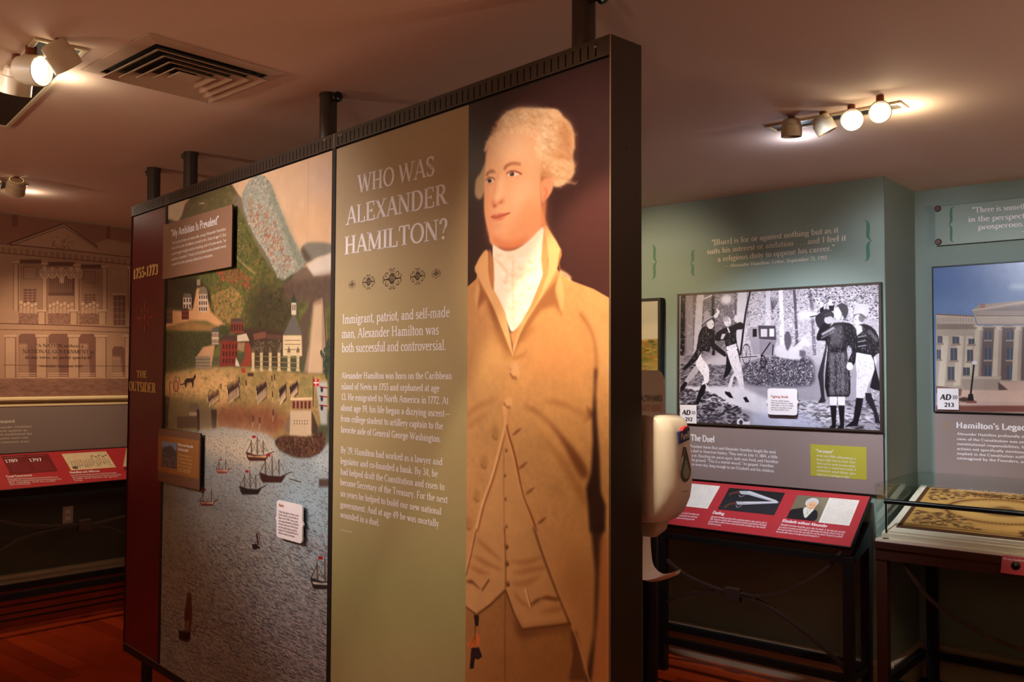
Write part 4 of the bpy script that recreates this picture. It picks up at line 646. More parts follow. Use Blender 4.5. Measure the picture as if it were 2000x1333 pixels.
def art_years(a):
    _L(a); a.a[:] = C3((112, 26, 34))
    for k in range(9): a.rect(.08, .44 + k * .055, .44, .455 + k * .055, (160, 70, 74), al=.6); a.rect(.54, .44 + k * .055, .92, .455 + k * .055, (160, 70, 74), al=.6)
    a.rect(.06, .06, .46, .1, (150, 90, 80), al=.6); a.rect(.54, .06, .94, .1, (150, 90, 80), al=.6)
def art_cartoon(a):
    _L(a); a.a[:] = C3((216, 196, 162)); a.grain(.05, 20)
    for k in range(16):
        x = .1 + .055 * k; y = .75 - .02 * (k % 5) - .2 * (k > 8) * ((k * 7 % 5) / 6)
        a.line([(x, y - .2), (x - .01, y), (x - .03, y + .14)], 3, (96, 76, 62), al=.8); a.line([(x - .01, y), (x + .03, y + .14)], 2, (96, 76, 62), al=.8); a.ell(x, y - .24, .012, .03, (150, 110, 84))
    for k in range(5): a.ell(.62 + .08 * k, .24 + .06 * (k % 2), .03, .03, (60, 46, 40), al=.8)
    a.ell(.12, .85, .06, .09, (60, 50, 46), f=2, al=.7)
def art_town(a):
    _L(a); a.a[:] = C3((112, 130, 150)); a.poly([(0, .36), (.2, .24), (.45, .16), (.7, .14), (.85, .3), (1, .34), (1, 1), (0, 1)], (62, 66, 64), f=2, sm=2); a.dabs([(.02, .45), (.98, .45), (.98, .98), (.02, .98)], 120, [(90, 84, 74), (150, 120, 100), (60, 66, 60), (196, 180, 160)], r=(1, 2.4), al=.8)
def art_land(a):
    _L(a); a.a[:] = C3((196, 190, 172)); a.poly([(0, 0), (1, 0), (1, .2), (.5, .3), (0, .25)], (168, 166, 152), f=14, al=.7); a.poly([(0, .4), (.6, .38), (1, .36), (1, 1), (0, 1)], (136, 122, 62), f=3)
    a.dabs([(0, .38), (1, .36), (1, 1), (0, 1)], 900, [(176, 92, 36), (150, 134, 60), (96, 112, 44), (196, 150, 84), (80, 74, 34)], r=(2, 6), al=.6, asp=1.6); a.poly([(.5, .62), (1, .55), (1, .75), (.4, .8)], (170, 148, 84), f=8, al=.5)
def art_textile(a):
    _L(a); a.a[:] = C3((206, 156, 86)); a.grain(.14, 50); BR = (88, 48, 22)
    for r in ((.0, .0, 1, .035), (.0, .955, 1, 1), (.0, .0, .018, 1)): a.rect(*r, (92, 52, 26))
    for cx, rx, ry in ((.33, .20, .26), (.78, .18, .24)):
        a.poly([(cx + (rx + .02) * math.cos(q_), .46 + (ry + .04) * math.sin(q_)) for q_ in np.linspace(0, 6.28, 24)], (176, 122, 62), f=3, al=.6); a.poly([(cx + (rx - .02) * math.cos(q_), .46 + (ry - .04) * math.sin(q_)) for q_ in np.linspace(0, 6.28, 24)], (212, 164, 94), f=3)
        for i in range(90):
            t = i / 90 * 2 * math.pi; a.ell(cx + rx * math.cos(t), .46 + ry * math.sin(t), .006, .014, BR, f=1, al=.7)
        a.ell(cx, .44, .10, .12, (196, 150, 86), f=4, al=.8); a.poly([(cx - .07, .5), (cx - .03, .38), (cx + .01, .34), (cx + .05, .4), (cx + .08, .52), (cx, .56)], (120, 76, 36), f=4, al=.8, sm=3)
    for reg in ([(.03, .06), (.2, .06), (.16, .3), (.05, .34)], [(.03, .6), (.2, .62), (.3, .9), (.04, .86)], [(.42, .05), (.6, .05), (.56, .3), (.46, .3)], [(.45, .7), (.66, .72), (.62, .93), (.42, .93)], [(.18, .08), (.42, .05), (.4, .16), (.2, .18)]):
        a.dabs(reg, 190, [BR, (130, 84, 40), (74, 42, 22), (206, 160, 96)], r=(2, 5), al=.65, asp=1.8)
    a.line([(.02, .9), (.5, .94), (1, .93)], 3, BR, f=1, al=.8)
def art_treasury(a):
    a.view(1790, 340, 2.562); a.a[:] = C3((92, 122, 170)); a.poly([(90, 470), (600, 430), (600, 600), (90, 640)], (66, 96, 156), f=60, al=.7); a.poly([(90, 620), (300, 640), (540, 600), (540, 720), (90, 720)], (120, 150, 196), f=30, al=.6); a.ell(520, 565, 60, 14, (214, 222, 232), f=8, al=.6)
    ST = (176, 162, 148); SD = (112, 98, 92); SL = (206, 194, 176)
    a.poly([(100, 700), (290, 712), (290, 740), (310, 760), (1700, 760), (1700, 1400), (100, 1400)], ST, f=1); a.poly([(100, 705), (290, 715), (300, 752), (104, 745)], (190, 176, 160), f=1); a.line([(100, 703), (290, 713)], 4, (120, 84, 74)); [a.line([(110 + i * 14, 722), (110 + i * 14, 742)], 2, SD, al=.7) for i in range(13)]; a.rect(104, 752, 290, 778, (140, 124, 112), f=1)
    a.poly([(280, 682), (320, 655), (560, 632), (1200, 560), (1700, 640), (1700, 770), (310, 755), (295, 720)], (164, 148, 138), f=1); a.poly([(340, 686), (560, 652), (1200, 590), (1650, 690)], (134, 122, 118), f=1); a.line([(280, 684), (560, 640), (1200, 566)], 5, (196, 178, 160)); a.poly([(296, 708), (1700, 700), (1700, 745), (305, 750)], (186, 172, 158), f=1); a.rect(318, 650, 345, 672, (150, 110, 96)); a.line([(300, 710), (1700, 712)], 3, SD)
    a.poly([(310, 770), (1700, 770), (1700, 1045), (310, 1030)], (104, 88, 86), f=1)
    for x in (330, 440, 600, 720, 880, 1000):
        for y, h in ((790, 40), (870, 60), (960, 70)):
            a.rect(x + 14, y, x + 44, y + h, (64, 78, 100)); a.rect(x + 8, y + h, x + 50, y + h + 8, (164, 148, 138)); a.line([(x + 29, y), (x + 29, y + h)], 1.4, (160, 150, 146))
    for x in (310, 405, 505, 610, 720, 830, 940, 1050):
        a.poly([(x - 14, 775), (x + 24, 775), (x + 12 - 12, 1045), (x - 38, 1045)] if x < 330 else [(x - 14, 780), (x + 24, 780), (x + 16, 1035), (x - 28, 1035)], SL, f=1); a.poly([(x + 10, 780), (x + 24, 780), (x + 14, 1035), (x, 1035)], (158, 144, 132), f=2, al=.8); a.poly([(x - 22, 760), (x + 32, 760), (x + 26, 782), (x - 16, 782)], (214, 202, 184), f=1); a.ell(x - 14, 772, 8, 8, SD, al=.6); a.ell(x + 26, 772, 8, 8, SD, al=.6)
    for x0, d in ((130, -22), (205, -18), (250, -12)):
        a.poly([(x0, 810), (x0 + 34, 812), (x0 + 34 + d, 1060), (x0 + d, 1060)], SL, f=1)
    for x, y, w_, h in ((108, 812, 24, 34), (182, 815, 34, 34), (104, 880, 20, 46), (172, 872, 34, 60), (255, 880, 30, 56), (158, 965, 34, 66), (235, 968, 34, 40), (262, 825, 30, 26)): a.rect(x, y, x + w_, y + h, (76, 80, 92)); a.rect(x - 6, y + h, x + w_ + 6, y + h + 10, (150, 134, 122)); a.line([(x + w_ / 2, y), (x + w_ / 2, y + h)], 1.2, (160, 150, 146))
    a.poly([(225, 1018), (420, 1018), (410, 1085), (240, 1080)], (166, 150, 138), f=1); a.rect(225, 1012, 425, 1026, (190, 176, 160), f=1); a.poly([(420, 1040), (1700, 1040), (1700, 1100), (410, 1086)], (196, 170, 156), f=1); a.poly([(410, 1040), (460, 1080), (412, 1084)], (90, 72, 70), f=1)
    a.poly([(220, 1080), (1700, 1090), (1700, 1150), (220, 1140)], (206, 178, 164), f=2); a.poly([(100, 1060), (230, 1075), (225, 1110), (100, 1095)], (130, 96, 86), f=1); a.rect(100, 1140, 1700, 1160, (196, 170, 160), f=1); a.rect(100, 1158, 1700, 1190, (120, 72, 64), f=2); a.ell(240, 1128, 26, 12, (70, 50, 40), f=2)
    a.line([(290, 950), (270, 1130)], 6, (26, 24, 28)); a.ell(292, 944, 13, 10, (226, 230, 236)); a.poly([(262, 1100), (284, 1100), (290, 1140), (256, 1140)], (26, 24, 28)); a.rect(250, 1134, 302, 1146, (130, 80, 72)); a.grain(.04, 30)
def art_duel(a):
    hat = lambda reg, n, c=((150, 146, 154), (104, 100, 108), (12, 10, 14)), rot=1.2: a.dabs(reg, n, list(c), r=(.7, 1.5), al=.6, asp=4.5, rot=rot)
    a.a[:] = C3((176, 170, 180)); a.view(1320, 560, 4.762); BL = (26, 22, 28); WH = (220, 216, 226); G1 = (140, 134, 146); G2 = (84, 78, 90)
    top = [(40, 80), (1000, 10), (1940, -60), (1960, 700), (40, 760)]
    a.poly([(40, 60), (560, 40), (560, 560), (40, 760)], (104, 96, 106), f=20); a.dabs([(40, 80), (700, 40), (700, 500), (40, 700)], 1500, [BL, G2, G1, (60, 54, 64)], r=(1.5, 4), al=.6); a.dabs([(650, 40), (1950, -60), (1950, 300), (650, 320)], 1800, [G2, WH, (196, 190, 200), G1, BL], r=(1.5, 3.6), al=.55, asp=1.5); a.dabs([(600, 280), (1300, 280), (1300, 560), (600, 560)], 700, [WH, (190, 186, 196), G1], r=(2, 4), al=.5, asp=2)
    for x0, x1, w_, c in ((70, 60, 26, BL), (125, 130, 40, (130, 122, 132)), (232, 195, 40, (176, 170, 180)), (345, 350, 16, BL), (550, 560, 12, G2), (620, 600, 50, (190, 186, 196)), (695, 600, 10, BL), (860, 855, 26, (200, 196, 206)), (975, 990, 22, WH), (1100, 1130, 14, G2), (1250, 1290, 16, (110, 104, 116))):
        a.line([(x0, 30), ((x0 + x1) / 2, 260), (x1, 640)], w_, c, f=1, sm=4)
    a.ell(470, 120, 52, 46, (206, 200, 210), f=8); a.line([(240, 125), (340, 80)], 8, (176, 170, 180), f=1); a.line([(130, 320), (190, 250)], 8, (140, 132, 142), f=1)
    for i in range(9): a.line([(895, 240), (880 + 9 * i, 100 + (i * 31 % 60))], 4, G2, al=.8)
    a.dabs([(40, 80), (560, 60), (560, 620), (40, 700)], 500, [(206, 200, 210), (170, 164, 174)], r=(1, 2.2), al=.6, asp=3, rot=1.4); a.dabs([(700, 200), (1950, 200), (1950, 640), (1250, 640), (700, 300)], 1200, [WH, WH, G2, (206, 202, 212)], r=(1.2, 3), al=.6, asp=1.8)
    a.dabs([(1200, -20), (1950, -60), (1950, 320), (1500, 200), (1200, 130)], 900, [BL, G2, WH, WH], r=(1.4, 3.2), al=.7, asp=1.8)
    # ground
    a.poly([(40, 700), (700, 760), (1950, 700), (1960, 1420), (40, 1290)], (150, 146, 158), f=8); a.dabs([(40, 720), (560, 740), (560, 930), (40, 930)], 700, [BL, G2, (104, 98, 110), G1], r=(2, 5), al=.6, asp=3); a.poly([(60, 930), (600, 930), (880, 1060), (1400, 1080), (1900, 1240), (1000, 1290), (700, 1160), (300, 1060)], (206, 204, 216), f=8)
    a.dabs([(40, 950), (260, 960), (560, 1100), (700, 1240), (560, 1290), (40, 1280)], 500, [BL, (50, 46, 56), G2], r=(2, 6), al=.7, asp=3); a.dabs([(900, 1060), (1900, 1060), (1900, 1340), (1300, 1330), (1000, 1180)], 500, [G2, BL, (180, 180, 196), G1], r=(2, 5), al=.55, asp=3.5); a.poly([(700, 1180), (1200, 1180), (1400, 1300), (1200, 1340), (720, 1290)], (176, 180, 206), f=12, al=.8)
    bush = [(600, 760), (760, 680), (980, 640), (1240, 660), (1290, 800), (1250, 920), (900, 930), (640, 900)]
    a.poly(bush, (80, 74, 86), f=8, sm=3); a.dabs(bush, 1500, [BL, (200, 196, 206), (150, 146, 158), (60, 56, 66)], r=(1.5, 4), al=.75)
    a.ell(600, 1262, 34, 34, WH, f=1); a.ell(606, 1264, 18, 22, (60, 56, 64), f=1); a.rect(625, 1255, 690, 1295, (210, 208, 220), f=2)
    # carriage and horses
    a.poly([(665, 390), (770, 370), (780, 630), (720, 635)], (150, 144, 156), f=1); a.poly([(765, 362), (925, 366), (935, 500), (775, 490)], (70, 64, 74), f=1); a.rect(790, 395, 850, 468, (200, 196, 206), f=1); a.rect(870, 392, 915, 466, WH, f=1); a.poly([(775, 495), (935, 502), (900, 640), (780, 640)], (134, 128, 140), f=1); a.rect(715, 395, 752, 468, BL, f=1)
    for cx, cy, r in ((655, 630, 92), (812, 700, 56)): 
        for k in range(28): t = k / 27 * 2 * math.pi; a.ell(cx + r * .42 * math.cos(t), cy + r * math.sin(t), 5, 7, BL, al=.85)
        for k in range(8): t = k / 8 * 2 * math.pi; a.line([(cx, cy), (cx + r * .4 * math.cos(t), cy + r * .95 * math.sin(t))], 1.6, BL, al=.7)
    a.line([(880, 520), (790, 650)], 6, BL); a.line([(905, 540), (900, 640)], 5, BL); a.line([(600, 660), (760, 650)], 4, BL)
    hs_ = [(930, 560), (1010, 540), (1090, 560), (1160, 500), (1200, 460), (1225, 490), (1255, 540), (1240, 560), (1190, 550), (1160, 620), (1150, 680), (960, 660), (920, 610)]
    a.poly(hs_, (206, 202, 212), f=3, sm=3); a.line([(1090, 560), (1160, 500)], 3, G2); a.poly([(1150, 590), (1210, 600), (1205, 650), (1150, 650)], (96, 90, 102), f=3); a.poly([(1010, 450), (1045, 420), (1070, 460), (1075, 520), (1040, 600), (1015, 540)], (90, 84, 96), f=2, sm=2); a.ell(1040, 430, 14, 14, G2, f=1)
    # left group: leaning man in dark coat and round hat
    a.poly([(205, 560), (240, 660), (300, 740), (310, 820), (300, 890), (240, 920), (262, 850), (215, 780), (185, 730)], WH, f=1, sm=3); a.poly([(180, 740), (210, 790), (140, 870), (110, 910), (60, 960), (45, 960), (45, 930), (100, 850)], (170, 164, 174), f=1, sm=2); a.poly([(110, 900), (80, 880), (40, 940), (40, 985), (75, 960)], BL, f=1); a.poly([(238, 920), (285, 900), (270, 990), (235, 1040), (210, 1100), (180, 1095), (205, 1000)], BL, f=1); a.line([(275, 905), (300, 950), (320, 990)], 7, WH, f=1, sm=3)
    a.poly([(280, 370), (340, 400), (360, 470), (350, 520), (460, 610), (455, 655), (340, 570), (320, 560), (310, 610), (245, 600), (200, 680), (110, 760), (60, 770), (120, 700), (190, 590), (210, 460), (240, 390)], BL, f=1, sm=2)
    hat([(280, 380), (345, 420), (320, 560), (240, 600), (120, 750), (210, 500)], 160); hat([(200, 570), (245, 660), (305, 820), (250, 900), (215, 780)], 60, ((120, 116, 126), (240, 238, 244)))
    a.ell(322, 350, 34, 46, (200, 196, 202), f=1); a.poly([(240, 370), (262, 300), (262, 235), (300, 222), (325, 280), (355, 275), (350, 295), (270, 350)], (150, 144, 154), f=1); a.line([(240, 372), (280, 330), (355, 285)], 5, BL, sm=3); a.poly([(350, 270), (380, 240), (375, 200), (395, 215), (410, 235), (385, 285), (360, 300)], (206, 202, 208), f=1); a.ell(345, 350, 5, 4, BL)
    # second man recoiling
    a.poly([(470, 600), (560, 580), (590, 680), (620, 800), (640, 1030), (612, 1030), (570, 860), (540, 840), (510, 980), (475, 970), (520, 830), (545, 800), (490, 680)], (206, 202, 212), f=1, sm=2); a.poly([(455, 975), (505, 985), (535, 1040), (500, 1035), (460, 1000)], BL, f=1); a.poly([(625, 1035), (655, 1025), (685, 1075), (650, 1078)], BL, f=1)
    a.poly([(450, 385), (500, 375), (600, 330), (640, 370), (610, 400), (560, 410), (570, 540), (590, 600), (600, 720), (575, 600), (545, 580), (470, 600), (520, 760), (470, 840), (440, 850), (465, 760), (470, 620), (455, 500), (400, 510), (360, 490), (380, 430)], BL, f=1, sm=2); a.poly([(470, 560), (560, 530), (575, 580), (520, 595), (470, 590)], WH, f=1); a.poly([(430, 440), (465, 440), (440, 490), (415, 490)], (180, 176, 184), f=1)
    hat([(460, 400), (560, 420), (570, 560), (480, 600)], 80); hat([(480, 610), (560, 600), (620, 820), (630, 1020), (560, 840)], 70, ((120, 116, 126), (240, 238, 244)))
    a.ell(480, 325, 34, 46, (206, 202, 208), f=1); a.ell(462, 300, 30, 28, (150, 146, 152), f=2, al=.8); a.ell(492, 322, 4, 4, BL); a.line([(480, 350), (498, 352)], 2, BL); a.ell(560, 300, 18, 32, (200, 196, 204), f=1); a.line([(480, 380), (500, 430)], 7, WH, f=1)
    # right group
    a.view(1520, 545, 4.3)
    a.ell(250, 300, 80, 36, (222, 218, 226), f=10, al=.9); a.ell(200, 320, 40, 20, (214, 210, 220), f=8, al=.8)
    # far second with raised hands
    a.poly([(345, 290), (400, 250), (470, 300), (430, 420), (400, 640), (380, 800), (390, 1000), (400, 1030), (330, 1045), (360, 990), (340, 850), (335, 800), (380, 640), (400, 500), (330, 400), (310, 330)], (44, 40, 46), f=1, sm=2); a.ell(363, 215, 14, 28, (206, 202, 210), f=1); a.ell(438, 195, 14, 28, (206, 202, 210), f=1); a.poly([(350, 250), (380, 230), (385, 270), (350, 280)], BL); a.poly([(425, 225), (470, 225), (465, 270), (430, 270)], BL)
    # main duelist seen from behind
    a.line([(265, 320), (350, 306)], 5, BL, f=0); a.ell(425, 345, 40, 34, (180, 176, 184), f=1); a.poly([(375, 300), (440, 275), (455, 310), (400, 325)], (60, 56, 62), f=1)
    a.poly([(470, 370), (590, 370), (650, 420), (680, 560), (680, 640), (620, 740), (580, 700), (620, 620), (600, 560), (575, 600), (600, 780), (605, 960), (560, 995), (410, 990), (395, 800), (415, 600), (395, 520), (330, 520), (325, 470), (380, 370), (440, 400)], BL, f=1, sm=2)
    a.poly([(440, 400), (540, 380), (545, 560), (430, 580)], (96, 92, 98), f=10, al=.7); a.line([(365, 470), (470, 410)], 12, (150, 146, 154), f=2); a.line([(360, 500), (470, 440)], 6, (120, 116, 124), f=2)
    for x, w_ in ((450, 24), (500, 14), (540, 20), (575, 8)): a.line([(x, 620), (x + 6, 800), (x + 2, 980)], w_, (108, 104, 112), f=5, al=.8, sm=3)
    hat([(430, 390), (640, 400), (670, 600), (620, 700), (600, 960), (420, 970), (410, 560)], 520); hat([(420, 600), (560, 600), (590, 960), (420, 970)], 160, ((170, 166, 174), (90, 86, 94)), 1.5)
    a.ell(500, 290, 32, 56, (200, 196, 204), f=1); a.poly([(480, 240), (530, 205), (580, 230), (585, 290), (560, 340), (540, 300), (500, 230)], (60, 56, 62), f=1, sm=3); a.line([(545, 340), (590, 350)], 7, (90, 86, 92), f=1); a.ell(600, 735, 28, 34, (210, 206, 214), f=1)
    for x in (462, 530): a.poly([(x - 32, 990), (x + 32, 990), (x + 30, 1065), (x - 28, 1062)], (220, 216, 226), f=1); a.poly([(x - 26, 1065), (x + 28, 1065), (x + 22, 1230), (x + 20, 1262), (x - 40, 1262), (x - 10, 1225)], BL, f=1)
    # right-hand man in top hat
    a.poly([(645, 200), (770, 215), (745, 320), (690, 295), (635, 305)], (196, 192, 200), f=1); a.poly([(630, 300), (690, 290), (750, 325), (735, 340), (690, 308), (632, 315)], (110, 106, 114), f=1); a.ell(672, 345, 34, 46, (210, 206, 212), f=1); a.ell(700, 330, 26, 34, (90, 86, 92), f=2, al=.8); a.ell(650, 342, 4, 4, BL)
    a.poly([(655, 620), (810, 640), (815, 760), (760, 880), (740, 960), (715, 1000), (655, 1000), (660, 800)], (206, 202, 210), f=1, sm=2); a.poly([(690, 380), (780, 400), (840, 480), (855, 620), (800, 660), (860, 900), (850, 940), (770, 910), (810, 760), (780, 640), (670, 620), (670, 500), (650, 430)], BL, f=1, sm=2); a.poly([(655, 1000), (715, 1005), (690, 1140), (665, 1235), (560, 1245), (630, 1190)], BL, f=1); a.poly([(730, 960), (780, 960), (835, 1130), (855, 1210), (815, 1215), (800, 1120), (735, 1020)], (36, 32, 38), f=1)
    hat([(700, 390), (840, 490), (850, 620), (700, 620)], 160); hat([(660, 640), (800, 650), (770, 860), (680, 990)], 110, ((130, 126, 136), (236, 232, 240)), 1.4)
    a.poly([(650, 390), (700, 390), (710, 440), (660, 480)], (200, 196, 204), f=2); [a.line([(668, y), (735, y - 12)], 5, (170, 166, 174), f=1, al=.8) for y in (490, 530, 570)]; a.line([(760, 430), (830, 520)], 14, (96, 92, 100), f=3, al=.8); a.ell(730, 665, 46, 26, (210, 206, 212), f=1); a.dabs([(780, 920), (855, 940), (855, 1010), (790, 1010)], 40, [WH, G1], r=(2, 4), al=.7)
    a.grain(.05, 30)
# ---------------------------------------------------------------- planes of the room
dA = ray(-625, 724); dA[2] = 0; dA = nrm(dA); dB = ray(-1130, 727); dB[2] = 0; dB = nrm(dB)
P0 = onz(1190, 68, 2.476); P0[2] = 0; K = onz(1727, 344, ZC); K[2] = 0; K2 = onz(1786, 375, ZC); K2[2] = 0
L0 = onz(0, 415, ZC); L1 = onz(250, 446, ZC); L0[2] = L1[2] = 0; dL = nrm(L1 - L0)
WP = Surf(P0, -dA); WR = Surf(K, -dB); WA = Surf(K2, -dB); WL = Surf(L0, dL)
RET = Surf(K, nrm(K2 - K)); NB = WR.N
c0 = L0 + dL * 2.4237; cL = c0 - dL * 8.5; cR = K2 - dB * 4.0; c3 = cR + NB * 8.0
# ---------------------------------------------------------------- materials
M = {}
M['wall'] = mat('teal_wall_paint', (130, 147, 139), .75, noise=.05, scale=2.0, bump=.15, bscale=120)
M['wall_beige'] = mat('pale_green_wall_paint', (190, 196, 150), .8, noise=.05, scale=2, bump=.15)
M['ceil'] = mat('ceiling_paint', (222, 196, 178), .9, noise=.03, scale=1.5, bump=.12, bscale=200)
M['wood_a'] = mat('red_oak', (164, 54, 14), .3, noise=.25, scale=6, stretch=(1, 1, 1), bump=.06)
M['wood_b'] = mat('red_oak_dark', (146, 46, 12), .32, noise=.25, scale=7, bump=.06)
M['wood_c'] = mat('red_oak_light', (176, 62, 18), .3, noise=.25, scale=5, bump=.06)
M['gap'] = mat('dark_joint', (30, 10, 5), .7)
M['inlay'] = mat('dark_walnut_inlay', (30, 14, 8), .4, noise=.2)
M['base'] = mat('baseboard_paint', (170, 150, 125), .5, noise=.05)
M['cream'] = mat('cream_trim_paint', (226, 206, 160), .45, noise=.04)
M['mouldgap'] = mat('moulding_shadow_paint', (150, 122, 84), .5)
M['bronze'] = mat('dark_bronze_powdercoat', (62, 50, 42), .42, metal=.35, noise=.08, scale=30, bump=.04, bscale=300)
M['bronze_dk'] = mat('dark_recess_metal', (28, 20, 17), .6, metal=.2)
M['edge'] = mat('brushed_edge', (170, 150, 130), .35, metal=.8)
M['black'] = mat('black_metal', (24, 22, 22), .42, metal=.3, noise=.1)
M['blackplastic'] = mat('black_plastic', (14, 13, 13), .3)
M['iron'] = mat('wrought_iron', (70, 52, 44), .5, metal=.4, noise=.2, scale=40, bump=.1)
M['brownframe'] = mat('brown_steel_frame', (64, 34, 26), .45, metal=.2, noise=.12)
M['taupe'] = mat('taupe_print', (136, 120, 116), .5, noise=.03)
M['white'] = mat('white_print', (232, 228, 232), .5)
M['offwhite'] = mat('pale_lettering', (222, 214, 200), .5)
M['goldletter'] = mat('cream_gold_lettering', (214, 186, 120), .45, metal=.1)
M['sepia'] = mat('brown_ink', (62, 40, 28), .6)
M['ink'] = mat('dark_ink', (34, 26, 22), .6)
M['inkgrey'] = mat('purple_grey_ink', (110, 84, 92), .6)
M['redink'] = mat('orange_red_ink', (176, 96, 66), .6)
M['red'] = mat('red_panel_print', (174, 46, 54), .35, noise=.04, scale=3)
M['yellow'] = mat('olive_yellow_print', (166, 160, 52), .5, noise=.05, scale=5)
M['greenbrace'] = mat('green_bracket_ink', (62, 112, 88), .6)
M['plastic'] = mat('ivory_plastic', (232, 222, 218), .35, noise=.02)
M['plasticd'] = mat('ivory_plastic_shade', (196, 178, 164), .4)
M['fixture'] = mat('fixture_white_enamel', (206, 190, 160), .45, noise=.03)
M['louver'] = mat('louver_enamel', (196, 172, 150), .45)
M['lens'] = mat('lamp_lens', (255, 240, 205), .3, emit=14)
M['lenswarm'] = mat('lamp_glow_slot', (255, 120, 50), .3, emit=1.2)
M['copper'] = mat('mount_ring', (120, 60, 40), .4, metal=.6)
M['fabricmat'] = mat('linen_mat_board', (238, 226, 208), .8, noise=.05, scale=40, bump=.1)
M['parch'] = mat('parchment_paper', (236, 228, 210), .7, noise=.1, scale=6)
M['screw'] = mat('brown_standoff', (84, 56, 50), .4, metal=.4)
def glass_mat():
    m = bpy.data.materials.new('clear_acrylic'); m.use_nodes = True; nt = m.node_tree; nt.nodes.clear()
    o = nt.nodes.new('ShaderNodeOutputMaterial'); g = nt.nodes.new('ShaderNodeBsdfGlossy'); g.inputs['Roughness'].default_value = .02
    t = nt.nodes.new('ShaderNodeBsdfTransparent'); t.inputs[0].default_value = (.95, .98, .96, 1); x = nt.nodes.new('ShaderNodeMixShader')
    f = nt.nodes.new('ShaderNodeFresnel'); f.inputs[0].default_value = 1.49
    gm = nt.nodes.new('ShaderNodeNewGeometry'); iv = nt.nodes.new('ShaderNodeMath'); iv.operation = 'SUBTRACT'; iv.inputs[0].default_value = 1.0; nt.links.new(gm.outputs['Backfacing'], iv.inputs[1]); mu = nt.nodes.new('ShaderNodeMath'); mu.operation = 'MULTIPLY'; nt.links.new(f.outputs[0], mu.inputs[0]); nt.links.new(iv.outputs[0], mu.inputs[1]); nt.links.new(mu.outputs[0], x.inputs[0]); nt.links.new(t.outputs[0], x.inputs[1]); nt.links.new(g.outputs[0], x.inputs[2]); nt.links.new(x.outputs[0], o.inputs[0]); return m
M['glass'] = glass_mat()
# ---------------------------------------------------------------- shell
def slab(name, pts, z0, z1, m, kind='structure'):
    mb = MB(); n = len(pts); vs_ = [(p[0], p[1], z1) for p in pts] + [(p[0], p[1], z0) for p in pts]
    fs = [tuple(range(n)), tuple(n + i for i in reversed(range(n)))] + [(i, n + i, n + (i + 1) % n, (i + 1) % n) for i in range(n)]
    mb.add(vs_, fs); return mb.build(name, m, kind=kind)
poly = [cL, c3, cR, K2, K, c0]
big = [cL - dL * .2 - WL.N * .3, c3 + np.array([0, -.4, 0]), cR + np.array([.4, 0, 0]), K2 + np.array([.4, .5, 0]), c0 + np.array([0, .6, 0])]
slab('ceiling', big, ZC, ZC + .12, M['ceil'])
flo = slab('floor', big, -.12, -.012, M['gap'])
def wall(name, S, u0, u1, m, t=.1):
    return MB().box(S, u0, u1, -.05, ZC + .05, -t, 0, 0).build(name, m, kind='structure')
wl = wall('wall_left', WL, -6.08, 2.42, M['wall_beige'])
LEN = float(np.linalg.norm(c0 - K))
wr = wall('wall_right', WR, -LEN - .05, 0, M['wall'])
ret = MB().box(RET, -.0, float(np.linalg.norm(K2 - K)), -.05, ZC + .05, -.6, 0, 0).build('wall_corner', M['wall'], kind='structure')
wall('wall_alcove', WA, -.02, 4.0, M['wall'])
SB = Surf(cR, nrm(c3 - cR)); SB = SB if np.dot(SB.N, CAM - cR) > 0 else Surf(c3, nrm(cR - c3)); wall('wall_side', SB, 0, 8.0, M['wall'])
SK = Surf(c3, nrm(cL - c3)); SK = SK if np.dot(SK.N, CAM - c3) > 0 else Surf(cL, nrm(c3 - cL)); wall('wall_back', SK, 0, float(np.linalg.norm(cL - c3)), M['wall_beige'])
